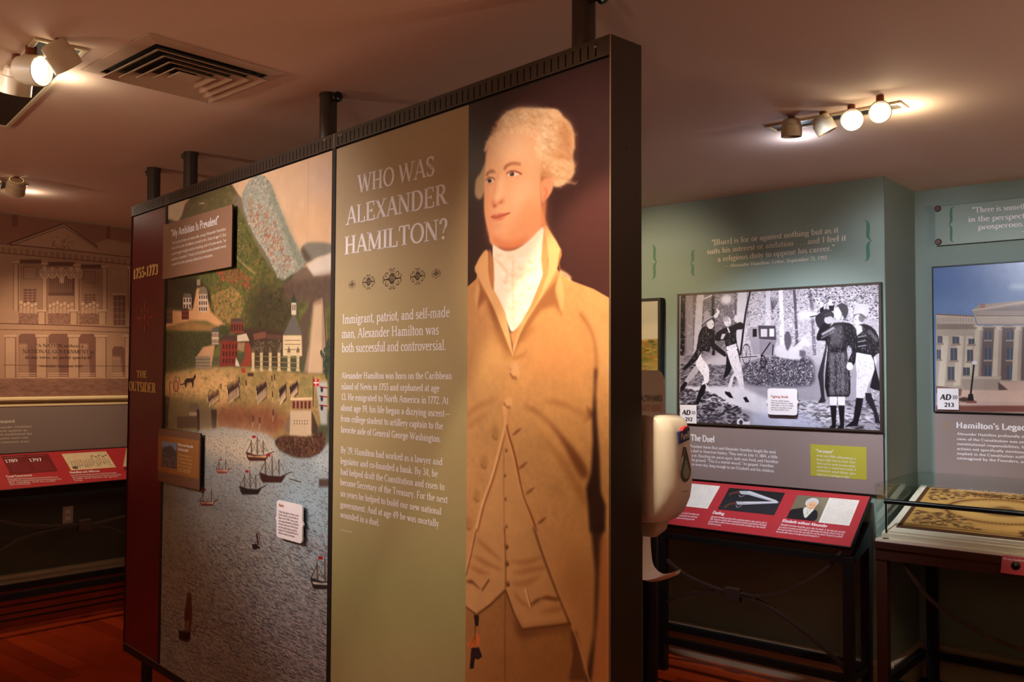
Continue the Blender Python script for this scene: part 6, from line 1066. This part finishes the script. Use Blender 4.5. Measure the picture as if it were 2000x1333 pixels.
# slanted mount boards with an old brown textile print
TB = slope(WA, 1.035, .12, .872, .70)
mo = thing('mounted_textile', 'brown printed textile on stepped cream boards inside the glass case', 'textile', WA.pt(.7, zb, .4))
MB().prism(Surf(WA.pt(cu1 - .05, 0, 0), WA.N, WA.V), [(.10, zb), (.728, zb), (.728, zb + .026), (.10, zb + .165)], 0, cu1 - .05 - .035).build('lower_board', M['fabricmat'], mo)
MB().box(TB, .05, 1.33, -.012, TB.L, .006, .016).build('upper_board', M['fabricmat'], mo, bevel=.002)
tx = Art(TB, .085, 1.3, .035, TB.L - .01, 500, (170, 120, 62), n=.017); art_textile(tx)
MB().box(TB, .085, 1.3, .035, TB.L - .01, .016, .0185, 1, front=0).build('printed_cloth', [print_mat('textile_print', tx, .8), M['sepia']], mo)
rb = thing('barrier_rod', 'black horizontal rod on a thin post inside the glass case', 'rod', WA.pt(.075, zb, .722))
u, v = WA.uv(1731, 1048, .722); zr = WA.uv(1731, 980, .722)[1]
MB().cyl(WA.pt(u, zb, .722), WA.pt(u, zb + .004, .722), .016).build('foot', M['blackplastic'], rb)
MB().cyl(WA.pt(u, zb, .722), WA.pt(u, zr, .722), .0045, 12).build('post', M['blackplastic'], rb)
MB().cyl(WA.pt(u - .006, zr, .722), WA.pt(1.36, zr, .722), .0125, 20).build('rail', M['blackplastic'], rb, smooth=40)
MB().cyl(WA.pt(1.34, zb, .722), WA.pt(1.34, zr, .722), .0045, 12).build('post', M['blackplastic'], rb)
u0 = WA.uv(1955, 1100, .80)[0]
TS = slope(WA, .842, .772, .770, .812); bs = thing('button_panel', 'small red sloping panel with a black push button on the front of the case', 'control panel', TS.pt(u0 + .07, 0, -.02))
MB().box(TS, u0, u0 + .32, 0, TS.L, -.012, 0, 1, front=0).build('plate', [M['red'], M['brownframe']], bs)
MB().prism(Surf(WA.pt(u0 + .3, 0, 0), WA.N, WA.V), [(.762, .76), (.80, .762), (.766, .826), (.762, .826)], 0, .28).build('bracket', M['brownframe'], bs)
bu, bv = TS.uv(1984, 1106); MB().lathe(TS.pt(bu, bv, 0), TS.N, [(0, .019), (.003, .019), (.006, .015), (.012, .013), (.016, .009), (.018, .002)], 24).build('push_button', M['blackplastic'], bs, smooth=50)
lettering(TS, [('Press button to turn on light', 1960, 1094, 2052, 1103, 4)], M['white'], bs, .0006)
# ---------------------------------------------------------------- hand sanitizer stand
n_s = nrm((.80, -.60, 0)); SS = Surf((.328, 2.42, 0), np.cross((0, 0, 1), n_s))
hs = thing('sanitizer_stand', 'ivory hand sanitizer dispenser on a black stand at the right end of the partition', 'dispenser', SS.pt(0, 0, -.03))
def rr_out(u0, u1, v0, v1, r, k=6, rb=None):
    out = []
    for cx, cy, a0, r_ in ((u1 - r, v0 + (rb or r), -90, rb or r), (u1 - r, v1 - r, 0, r), (u0 + r, v1 - r, 90, r), (u0 + r, v0 + (rb or r), 180, rb or r)):
        out += [(cx + r * math.cos(math.radians(a0 + 90 * i / k)), cy + r_ * math.sin(math.radians(a0 + 90 * i / k))) for i in range(k + 1)]
    return out
MB().prism(SS, rr_out(-.05, .175, 1.27, 1.65, .045), -.012, 0).build('sign_plate', M['plasticd'], hs)
lettering(SS, [('HEALTHY HANDS', 1243, 785, 1293, 784, 12, 'sans')], M['ink'], hs, .001, 'lettering'); lettering(SS, [('START HERE', 1243, 804, 1291, 803, 12, 'sans')], M['redink'], hs, .001, 'lettering')
# body: lofted rings down the height
def ring(z, w_, d, r, n0=0.002):
    o_ = []
    for cx, cy, a0 in ((w_ - r, d - r, 0), (-(w_ - r), d - r, 90)):
        for i in range(7):
            a = math.radians(a0 + 15 * i); o_.append(SS.pt(cx + r * math.cos(a), z, n0 + cy + r * math.sin(a)))
    o_ += [SS.pt(-w_, z, n0), SS.pt(w_, z, n0)]; return o_
mb = MB(); mb.rings([ring(1.535, .060, .070, .02), ring(1.534, .064, .10, .03), ring(1.520, .066, .125, .03), ring(1.49, .066, .136, .032), ring(1.42, .066, .142, .032), ring(1.36, .066, .145, .034), ring(1.32, .065, .140, .036), ring(1.285, .063, .125, .036), ring(1.265, .058, .105, .034), ring(1.258, .050, .09, .03)])
for i in range(len(mb.f)): mb.f[i] = mb.f[i][::-1]
mb.build('dispenser_body', M['plastic'], hs, smooth=55)
MB().box(SS, -.0675, -.0660, 1.27, 1.53, .048, .0505).build('seam', M['plasticd'], hs)
mb = MB(); drop = []                                       # teardrop window on the front
for i in range(24):
    a = 2 * math.pi * i / 24; r_ = .029; x = r_ * math.sin(a) * (1 if math.cos(a) < 0 else (1 - .75 * math.cos(a))); y = -.026 * math.cos(a) if 0 else ((.058 * math.cos(a)) if math.cos(a) > 0 else .032 * math.cos(a)); drop.append((x, 1.395 + y))
MB().prism(SS, drop[::-1], .14, .1485).build('level_window', mat('grey_window', (96, 92, 92), .15), hs)
MB().prism(SS, [(x * .62, 1.395 + (y - 1.395) * .55 - .006) for x, y in drop[::-1]], .1485, .1495).build('window_insert', mat('pale_gel', (150, 158, 150), .2), hs)
lg = MB().prism(SS, [(-.028, 1.462), (.030, 1.470), (.030, 1.502), (-.028, 1.492)], .134, .1445).build('logo_badge', mat('navy_badge', (40, 44, 110), .4), hs)
MB().prism(SS, [(-.01, 1.495), (.020, 1.500), (.026, 1.506), (.0, 1.503)], .134, .1447).build('logo_badge', mat('red_badge', (190, 40, 50), .4), hs)
TG = SS.off(.1447); a_ = proj(TG.pt(-.023, 1.471)); b_ = proj(TG.pt(.025, 1.476)); lettering(TG, [('Purell', *a_, *b_, 13, 'sansb')], M['white'], hs, .0006)
a_ = proj(SS.pt(-.022, 1.338, .1462)); b_ = proj(SS.pt(.02, 1.338, .1462)); TG = SS.off(.1462); lettering(TG, [('Hand Sanitizer', *a_, *b_, 4, 'sans')], M['inkgrey'], hs, .0006)
mb = MB(); mb.rings([ring(1.262, .03, .085, .02, .01), ring(1.235, .026, .075, .02, .012), ring(1.215, .015, .05, .012, .014)])
for i in range(len(mb.f)): mb.f[i] = mb.f[i][::-1]
mb.build('nozzle_housing', M['plasticd'], hs, smooth=50)
prof = smooth_open([(.006, 1.265), (.012, 1.22), (.016, 1.16), (.026, 1.122), (.055, 1.105), (.09, 1.113), (.125, 1.128)], 5); rs = []
for i, (n_, z) in enumerate(prof):
    t_ = i / (len(prof) - 1); w_ = .050 * (1.25 - .9 * t_ ** 3); th = .012 * (1 - .7 * t_)
    d = np.array(prof[min(i + 1, len(prof) - 1)]) - np.array(prof[max(i - 1, 0)]); d = d / np.linalg.norm(d); nx, nz = -d[1] * -1, d[0]
    rs.append([SS.pt(-w_, z + .008 * t_, n_), SS.pt(-w_ * .6, z - th * .4, n_ ), SS.pt(0, z - th, n_ - th * .2), SS.pt(w_ * .6, z - th * .4, n_), SS.pt(w_, z + .008 * t_, n_), SS.pt(w_ * .6, z + th * .3, n_ + th * .5), SS.pt(0, z, n_ + th * .7), SS.pt(-w_ * .6, z + th * .3, n_ + th * .5)])
MB().rings(rs).build('drip_tray', M['plastic'], hs, smooth=60)
MB().cyl(SS.pt(.15, 0.02, -.04), SS.pt(.15, 1.60, -.04), .026, 24).build('stand_pole', M['black'], hs, smooth=40)
MB().lathe(SS.pt(.15, 0, -.04), (0, 0, 1), [(0, .14), (.008, .14), (.014, .12), (.02, .03)], 40).build('stand_base', M['black'], hs, smooth=30)
# ---------------------------------------------------------------- the partition
TH = .117; pt_ = thing('display_partition', 'large free standing exhibit partition with portrait, title and harbour graphics', 'partition', WP.pt(-1.6, 0, -TH / 2))
UL, ZT, ZB = -3.211, 2.476, .250
rail_front = MB(); z0, z1 = 2.427, ZT
slots = []; u = -.045
while u > UL + .04:
    if min(abs(u + 1.278), abs(u + 2.762)) > .02: slots.append(u)
    u -= .0262 if u > -.5 else .0262
rail_front.box(WP, UL, 0, z0, z0 + .006, -.004, 0).box(WP, UL, 0, z1 - .009, z1, -.004, 0)
ed = [UL] + [x for s in reversed(slots) for x in (s - .0022, s + .0022)] + [0]
for a, b in zip(ed[::2], ed[1::2]): rail_front.box(WP, a, b, z0 + .006, z1 - .009, -.004, 0)
tr_ = rail_front.build('slotted_rail', M['bronze'], pt_)
MB().box(WP, UL, 0, z0, z1, -TH, -.005).build('rail_core', M['bronze_dk'], pt_)
MB().box(WP, UL, 0, z1, z1 + .002, -TH, 0).build('rail_cap', M['bronze'], pt_)
for u in (-1.278, -2.762):
    MB().box(WP, u - .0018, u + .0018, z0, z1, 0, .0006).build('rail_joint', M['edge'], pt_)
    MB().box(WP, u - .012, u + .012, .289, z0, -.03, -.001).build('joint_strip', M['bronze_dk'], pt_)
for x, y in ((1163, 91.5), (632, 274), (635, 272.5), (662, 265), (667, 263.5), (835, 197)):
    u, v = WP.uv(x, y); MB().lathe(WP.pt(u, v, 0), WP.N, [(0, .004), (.0012, .0035)], 10).build('screw', M['edge'], pt_)
MB().box(WP, UL, 0.0, ZB, .287, -TH, 0).build('bottom_rail', M['bronze_dk'], pt_, bevel=.001)
MB().box(WP, UL, 0, .287, .2895, -.012, .001).build('bottom_lip', M['edge'], pt_)
MB().box(WP, 0, .006, ZB, ZT + .001, -TH, .001).build('end_panel', M['bronze'], pt_, bevel=.0008)
MB().box(WP, .0035, .0065, ZB, ZT, .0008, .0022).build('end_trim', M['edge'], pt_)
MB().box(WP, .0045, .0065, ZB, 1.25, -TH - .0022, -TH - .0008).build('end_trim', M['edge'], pt_)
for x, y in ((1224, 288), (1220, 1188)):
    u_e = 0; S_end = Surf(WP.pt(.006, 0, 0), -WP.N, WP.V); a, b = S_end.uv(x, y); MB().lathe(S_end.pt(a, b, 0), WP.U, [(0, .0035), (.001, .003)], 10).build('screw', M['bronze_dk'], pt_)
MB().box(WP, UL, UL + .006, .2895, z0, -TH, 0).build('side_edge', M['bronze_dk'], pt_)
MB().box(WP, UL + .006, 0, .2895, z0, -TH, -TH + .01).build('back_panel', M['bronze'], pt_)
pz0, pz1 = .2895, 2.421
def face(name, u0, u1, artf, q, rough, base):
    a = Art(WP, u0, u1, pz0, pz1, q, base, n=-.004); artf(a); return MB().box(WP, u0, u1, pz0, pz1, -.03, -.004, 1, front=0).build(name, [print_mat(name + '_print', a, rough), M['bronze_dk']], pt_)
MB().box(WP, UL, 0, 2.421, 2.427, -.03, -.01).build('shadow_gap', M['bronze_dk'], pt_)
face('portrait_panel', -.545, -.001, art_portrait, 1000, .34, (52, 26, 28))
tpn = face('title_panel', -1.266, -.545, art_title, 400, .55, (170, 146, 98))
hp = face('harbour_panel', -2.750, -1.290, art_harbour, 640, .42, (120, 130, 130))
sp = face('spine_panel', UL + .006, -2.765, art_spine, 200, .38, (104, 26, 30))
SF = WP.off(-.004)
lettering(SF, [('WHO WAS', 699, 378, 848, 343, 35, 'serif', .16), ('ALEXANDER', 677, 440, 873, 399, 35, 'serif', .16), ('HAMILTON?', 673, 498, 873, 466, 35, 'serif', .16),
    ('Immigrant, patriot, and self-made', 669, 633, 878, 619, 18, 'serif', .125), ('man, Alexander Hamilton was', 668, 661, 857, 653.5, 18, 'serif', .125), ('both successful and controversial.', 668, 688.5, 871, 684, 18, 'serif', .125),
    ('Alexander Hamilton was born on the Caribbean', 667, 740, 882, 741, 12.5, 'serif', .14), ('island of Nevis in 1755 and orphaned at age', 667, 761, 858, 765, 12.5, 'serif', .14), ('13. He emigrated to North America in 1772. At', 667, 781.5, 876, 790, 12.5, 'serif', .14),
    ('about age 19, his life began a dizzying ascent_', 666, 802.5, 878, 815, 12.5, 'serif', .14), ('from college student to artillery captain to the', 666, 823.5, 865, 839, 12.5, 'serif', .14), ('favorite aide of General George Washington.', 666, 845, 861, 864.5, 12.5, 'serif', .14),
    ('By 29, Hamilton had worked as a lawyer and', 666, 885, 864, 909.5, 12.5, 'serif', .14), ('legislator and co-founded a bank. By 34, he', 665.5, 906, 855, 932.5, 12.5, 'serif', .14), ('had helped draft the Constitution and risen to', 665.5, 927, 868, 958.5, 12.5, 'serif', .14),
    ('become Secretary of the Treasury. For the next', 665, 947.5, 874, 983.5, 12.5, 'serif', .14), ('six years he helped to build our new national', 665, 969.5, 862, 1006.5, 12.5, 'serif', .14), ('government. And at age 49 he was mortally', 665, 991, 857, 1030, 12.5, 'serif', .14), ('wounded in a duel.', 665, 1011, 741, 1028, 12.5, 'serif', .14),
    ('_', 664, 1038, 688, 1043, 8, 'serif')], M['white'], tpn, .0008)
# scrollwork ornament row under the title
mb = MB()
def curl(cx, cy, r, a0, a1, w_, k=14):
    pr = None
    for i in range(k + 1):
        t_ = i / k; a = a0 + (a1 - a0) * t_; r_ = r * (1 - .55 * t_); c = (cx + r_ * math.cos(a), cy + r_ * math.sin(a)); d = (math.cos(a), math.sin(a)); h = w_ * (.5 + .5 * math.sin(math.pi * t_))
        q = ((c[0] - d[0] * h, c[1] - d[1] * h), (c[0] + d[0] * h, c[1] + d[1] * h))
        if pr:
            P = [SF.pt(*p, .0008) for p in (pr[0], pr[1], q[1], q[0])]; mb.add(P, [(0, 1, 2, 3)])
        pr = q
    mb.add([SF.pt(c[0] + w_ * 1.3 * math.cos(b), c[1] + w_ * 1.3 * math.sin(b), .0008) for b in np.linspace(0, 6.28, 8, endpoint=False)], [tuple(range(8))])
for px, py, hp_ in ((688, 556, 16), (720, 551, 29), (766, 545, 41), (816, 540, 32), (852, 535, 19)):
    u, v = SF.uv(px, py); H = (SF.uv(px, py - hp_ / 2)[1] - v); W = H * 1.28
    for k in range(24):
        a = k * math.pi / 12; r0, r1 = H * .2, H * .52; d = .055 if k % 2 else .1
        mb.add([SF.pt(u + r * math.cos(a + e), v + r * math.sin(a + e), .0008) for r, e in ((r0, -d), (r1, -d * .8), (r1, d * .8), (r0, d))], [(0, 1, 2, 3)])
    curl(u, v, H * .62, 0, 2 * math.pi * .999, H * .035, 40)
    mb.add([SF.pt(u + H * .12 * math.cos(b), v + H * .12 * math.sin(b), .0008) for b in np.linspace(0, 6.28, 12, endpoint=False)], [tuple(range(12))])
    for sx in (-1, 1):
        for sy in (-1, 1):
            curl(u + sx * H * .28, v + sy * H * .78, H * .24, math.pi / 2 * (1 - sx), math.pi / 2 * (1 - sx) + sx * sy * 4.4, H * .04)
            curl(u + sx * W * .72, v + sy * H * .4, H * .30, math.pi * (0 if sx < 0 else 1), math.pi * (0 if sx < 0 else 1) - sx * sy * 4.2, H * .045)
            curl(u + sx * W * 1.02, v + sy * H * .16, H * .22, math.pi / 2 * sy, math.pi / 2 * sy - sx * sy * 3.6, H * .04)
        mb.add([SF.pt(u + sx * a, v + b, .0008) for a, b in ((H * .5, H * .12), (W * 1.1, 0), (H * .5, -H * .12))], [(0, 1, 2)])
for i, f in enumerate(mb.f):
    P = [np.array(mb.v[j]) for j in f[:3]]
    if np.dot(np.cross(P[1] - P[0], P[2] - P[1]), SF.N) < 0: mb.f[i] = f[::-1]
mb.build('scroll_ornament', M['sepia'], tpn)
# spine lettering and sunburst
lettering(SF, [('1755-1773', 260.5, 546, 308, 536, 19, 'bold', .28), ('THE', 267, 737, 287, 738.5, 13, 'bold', .26), ('OUTSIDER', 252, 763, 304, 768, 18, 'bold', .26)], M['goldletter'], sp, .0012)
mb = MB(); u, v = SF.uv(283, 620)
for k in range(16):
    a = math.pi / 8 * k; r1 = (.075, .055)[k % 2] if k % 4 else .088; w_ = .16 if k % 2 == 0 else .12
    mb.add([SF.pt(u + r * math.cos(a + d) * 1.25, v + r * math.sin(a + d), .001) for r, d in ((.028, 0), (r1 * .6, -w_), (r1, 0), (r1 * .6, w_))], [(0, 1, 2, 3)])
mb.add([SF.pt(u + .016 * math.cos(b), v + .016 * math.sin(b), .001) for b in np.linspace(0, 6.28, 12, endpoint=False)], [tuple(range(12))])
mb.build('sunburst_ornament', mat('faded_red_ornament', (150, 62, 48), .6), sp)
# poles up to the ceiling, with clamping knobs
for x, y, side, ky in ((1140, 78, 1, 8), (641, 245, 1, 197), (372, 345, -1, 300), (300, 372, -1, 335)):
    SC = WP.off(-TH / 2); u, v = SC.uv(x, y)
    p = MB().lathe(SC.pt(u, ZT + .001, 0), (0, 0, 1), [(0, .0315), (ZC - ZT - .012, .0315), (ZC - ZT - .0118, .0335), (ZC - ZT - .0012, .0335)], 32).build('ceiling_pole', M['bronze'], pt_, smooth=40)
    kz = SC.uv(x, ky)[1]; ax = SC.U * side; c = SC.pt(u, kz, 0)
    k_ = MB().lathe(c + ax * .028, ax, [(0, .006), (.024, .006), (.0245, .012), (.030, .0185), (.041, .0185), (.045, .012), (.0455, .004)], 16).build('clamp_knob', M['blackplastic'], None, loc=ORG[pt_], smooth=40)
    sub(k_, p)
# casters
for u, n_ in ((-3.05, -.058), (-.2, -.058), (-1.75, -.058)):
    ca = thing_part = MB().cyl(WP.pt(u, .105, n_), WP.pt(u, .2495, n_), .026, 20).build('caster', M['blackplastic'], pt_, smooth=40)
    w1 = MB().lathe(WP.pt(u - .04, .038, n_ + .03), WP.N, [(0, .030), (.004, .037), (.022, .037), (.026, .030)], 28).build('caster_wheel', M['black'], None, loc=ORG[pt_], smooth=40); sub(w1, ca)
    f_ = MB().box(WP, u - .055, u + .03, .06, .104, n_ - .025, n_ + .062).build('caster_fork', M['bronze'], None, loc=ORG[pt_], bevel=.004); sub(f_, ca)
# caption boards on the partition
o_ = []
(cu0_, cz1), (cu1_, cz0) = WP.uv(319, 441, .02), WP.uv(452, 521, .02); cz1 = WP.uv(452, 400, .02)[1]
cb = thing('caption_board', 'brown caption board reading My Ambition Is Prevalent on the harbour graphic', 'sign', WP.pt((cu0_ + cu1_) / 2, (cz0 + cz1) / 2, 0))
MB().box(WP, cu0_ + .02, cu1_ - .02, cz0 + .02, cz1 - .02, -.0035, .013).build('spacer', M['bronze_dk'], cb); MB().box(WP, cu0_, cu1_, cz0, cz1, .013, .02, 1, front=0).build('board', [mat('brown_caption_print', (132, 98, 76), .5, noise=.04, scale=3), M['bronze_dk']], cb)
SCp = WP.off(.02)
lettering(SCp, [('"My Ambition Is Prevalent"', 334, 464, 427, 438, 15, 'sans', .14)], M['white'], cb, .0008, 'heading')
lettering(SCp, [('Facing hard times on every side, young Alexander Hamilton', 336, 478, 441, 450, 5.5), ('lost it all as the Caribbean turned to his. Done at age 13. But', 336, 488, 442, 461, 5.5), ('as with urgent insights and hard working, and in his own words, "my', 336, 499, 442, 472, 5.5), ('ambition is prevalent." Friends and local businessmen donated money', 335, 510, 442, 483, 5.5), ('to send him to the mainland colonies for an education.', 335, 520, 416, 501, 5.5)], M['offwhite'], cb, .0008)
(cu0_, _), (cu1_, _) = WP.uv(309, 880, .02), WP.uv(390.5, 900, .02); cz1 = WP.uv(391, 847, .02)[1]; cz0 = WP.uv(389, 958, .02)[1]
cb = thing('caption_plaque', 'small orange and brown plaque with a town photograph on the harbour graphic', 'sign', WP.pt((cu0_ + cu1_) / 2, (cz0 + cz1) / 2, 0))
MB().box(WP, cu0_ + .02, cu1_ - .02, cz0 + .02, cz1 - .02, -.0035, .013).build('spacer', M['bronze_dk'], cb); MB().box(WP, cu0_, cu1_, cz0, cz1, .013, .02, 1, front=0).build('board', [mat('brown_plaque_print', (112, 80, 60), .5), M['bronze_dk']], cb)
iz1 = cz1 - (cz1 - cz0) * .13; iz0 = cz0 + (cz1 - cz0) * .19
MB().box(SCp, cu0_ + .0, cu1_ - .01, iz0, iz1, 0, .0008).build('orange_field', mat('ochre_print', (150, 98, 48), .5), cb)
pu0 = SCp.uv(316.5, 880)[0]; pu1 = SCp.uv(346, 880)[0]; pv1 = SCp.uv(331, 864)[1]; pv0 = SCp.uv(331, 914)[1]
ta_ = Art(SCp, pu0, pu1, pv0, pv1, 600, (110, 130, 150)); art_town(ta_); MB().box(SCp, pu0, pu1, pv0, pv1, .0008, .0016, 1, front=0).build('town_photo', [print_mat('town_print', ta_, .4), M['sepia']], cb)
lettering(SCp, [('Where was Alexander', 348, 871, 378, 876, 5.5, 'sansb'), ('Hamilton born?', 348, 880, 369, 883.5, 5.5, 'sansb')], M['offwhite'], cb, .0014, 'heading')
lettering(SCp, [('Hamilton was born on', 348, 890, 374, 895, 4.4), ('the island of Nevis in', 347, 897, 376, 902.5, 4.4), ('the Caribbean, and he', 347, 903.5, 375, 909.5, 4.4), ('grew up on the island', 347, 910, 374, 916, 4.4), ('of Saint Croix before', 347, 916.5, 373, 922.5, 4.4), ('going to New York.', 347, 920.5, 372, 926, 4.0)], M['goldletter'], cb, .0014)
t, bb = notecard(WP, (540.5, 977, 589.5, 1063), -.0035, .0225, 'white bracket-edged card headed Nevis on the painted sea')
SC2 = WP.off(.019)
lettering(SC2, [('Nevis', 544.5, 990, 554, 991.5, 6.5, 'sansb')], M['redink'], t, .0006, 'heading')
lettering(SC2, [('Today this place in these is the', 544, 1001, 583, 1010, 4.2), ('Dutch island a city of what in', 544, 1007, 583, 1016, 4.2), ('those in the 1700s it was a port', 544, 1013, 582, 1022, 4.2), ('rich sugar plantations. Enslaved', 544, 1019, 583, 1028, 4.2), ('Africans and some of the town', 544, 1025, 582, 1034, 4.2), ('on the wide harbor and the', 544, 1031, 580, 1040, 4.2), ('harbor of Christiansted here in', 544, 1037, 582, 1046, 4.2), ('when he came to live there.', 544, 1042.5, 576, 1051, 4.2)], M['inkgrey'], t, .0006)
# ---------------------------------------------------------------- ceiling diffuser
e1 = nrm(onz(548, 138, ZC) - onz(282, 61, ZC)); VC = (onz(175, 140, ZC) + onz(282, 61, ZC) + onz(548, 138, ZC) + onz(424, 200, ZC)) / 4
CE = Surf(VC, e1, nrm(np.cross(e1, (0, 0, 1))) ); CE = Surf(VC, e1, -CE.V if np.dot(np.cross(e1, CE.V), (0, 0, -1)) < 0 else CE.V)
ve = thing('ceiling_vent', 'square white ceiling air diffuser with nested louvres', 'vent', VC)
hf = .245
def sq_ring(mb, S, r0, n0, r1, n1, t=.0035):
    for k in range(4):
        a = [(-1, -1), (1, -1), (1, 1), (-1, 1)][k]; b = [(1, -1), (1, 1), (-1, 1), (-1, -1)][k]
        P = [S.pt(a[0] * r0, a[1] * r0, n0), S.pt(b[0] * r0, b[1] * r0, n0), S.pt(b[0] * r1, b[1] * r1, n1), S.pt(a[0] * r1, a[1] * r1, n1)]
        Q = [p + S.N * t for p in P]; mb.add(P + Q, [(3, 2, 1, 0), (4, 5, 6, 7), (0, 1, 5, 4), (2, 3, 7, 6), (1, 2, 6, 5), (3, 0, 4, 7)])
mb = MB(); sq_ring(mb, CE, hf, .0005, hf - .045, .006, .004); mb.build('vent_frame', M['louver'], ve)
mb = MB(); mb.box(CE, -hf + .04, hf - .04, -hf + .04, hf - .04, .0004, .001); mb.build('dark_throat', M['bronze_dk'], ve)
for i, r in enumerate((.195, .155, .115, .075)):
    mb = MB(); sq_ring(mb, CE, r, .024, r - .034, .004, .003); mb.build('louvre', M['louver'], ve)
MB().box(CE, -.042, .042, -.042, .042, .020, .024).build('centre_plate', M['louver'], ve, bevel=.002)
# ---------------------------------------------------------------- recessed spotlight clusters
def lamp_head(parent, base, aim, r=.047, L=.085, lens=True, power=0, drop=.03, name='lamp_head', mtl='fixture'):
    base = np.array(base, float); d = nrm(np.array(aim, float) - base); c = base
    h = MB(); h.lathe(c - d * L * .5, d, [(0, r * .72), (.006, r * .86), (L * .35, r * .9), (L * .38, r), (L, r), (L + .001, r * .93), (L - .008, r * .90)], 36, cap=False); h.lathe(c - d * L * .5, d, [(-.0, r * .7), (.001, r * .7)], 20)
    hd = h.build(name, M[mtl], parent, smooth=35)
    if lens:
        l_ = MB(); l_.lathe(c + d * (L * .5 - .012), d, [(0, r * .80), (.002, r * .74)], 32); o = l_.build('lens', M['lens'], None, loc=ORG[parent]); sub(o, hd)
    y = MB(); top = np.array([base[0], base[1], ZC - .002]); y.cyl(base + (top - base) * .25, top, r * .35, 16); o = y.build('yoke', M['copper'], None, loc=ORG[parent], smooth=40); sub(o, hd)
    return hd
def cluster(label, A, Bp, Cq, heads):     # A,B: corners of a short side; C: far corner direction; frame on the ceiling
    U_ = nrm(Bp - A); V_ = nrm(np.cross(U_, (0, 0, 1))); V_ = V_ if np.dot(V_, Cq - A) > 0 else -V_
    w_ = np.linalg.norm(Bp - A); l_ = np.dot(Cq - A, V_); cen = A + U_ * w_ / 2 + V_ * l_ / 2; t = thing('ceiling_spotlight', label, 'light', cen)
    S = Surf(A, U_, V_); S = S if S.N[2] < 0 else Surf(A + U_ * w_, -U_, V_)
    fw = .016; mb = MB(); mb.box(S, 0, w_, 0, fw, .0003, .008).box(S, 0, w_, l_ - fw, l_, .0003, .008).box(S, 0, fw, fw, l_ - fw, .0003, .008).box(S, w_ - fw, w_, fw, l_ - fw, .0003, .008); mb.build('trim_frame', M['fixture'], t, bevel=.002)
    MB().box(S, fw, w_ - fw, fw, l_ - fw, .0003, .002).build('dark_housing', M['bronze_dk'], t)
    return t
lA, lB, lC = onz(67, 72, ZC), onz(173, 95, ZC), onz(-60, 235, ZC)
lt = cluster('white ceiling spotlight cluster at the upper left beside the air diffuser', lA, lB, lC, None)
def onn(x, y, z): return onz(x, y, z)
lamp_head(lt, onz(118, 108, ZC - .05), onz(118, 108, ZC - .05) + np.array([.35, .5, -.7]), r=.046, lens=False)
lamp_head(lt, onz(60, 137, ZC - .075), onz(60, 137, ZC - .075) + np.array([.9, -.24, -.14]), r=.048)
lamp_head(lt, onz(33, 158, ZC - .085), onz(33, 158, ZC - .085) + np.array([-.25, .3, -1]), r=.046, lens=True)
lamp_head(lt, onz(-30, 165, ZC - .06), onz(-30, 165, ZC - .06) + np.array([-.8, -.2, -.5]), r=.046)
rA, rB, rC = onz(1493, 246, ZC), onz(1514, 256, ZC), onz(1758, 196, ZC)
rt = cluster('white ceiling spotlight cluster with two bright lamps at the upper right', rA, rB, rC, None)
for (x, y, z, aim, ln) in ((1546, 250, .045, (.02, .1, -1), False), (1608, 243, .05, (.42, -.02, -.8), False), (1663, 233, .055, (-.22, -.80, -.28), True), (1719, 218, .06, (-.35, -.85, -.30), True)):
    b = onz(x, y, ZC - z); lamp_head(rt, b, b + np.array(aim), r=.040, L=.07, lens=ln)
fA, fB, fC = onz(0, 350, ZC), onz(57, 361, ZC), onz(-60, 376, ZC)
ft = cluster('small white ceiling spotlight near the mural at the far left', fA, fB, fC, None)
b = onz(31, 364, ZC - .05); lamp_head(ft, b, b + np.array([-.35, .5, -.7]), r=.047, L=.08, lens=True)
b = onz(-18, 362, ZC - .05); lamp_head(ft, b, b + np.array([-.5, .2, -.7]), r=.047, L=.08, lens=True)
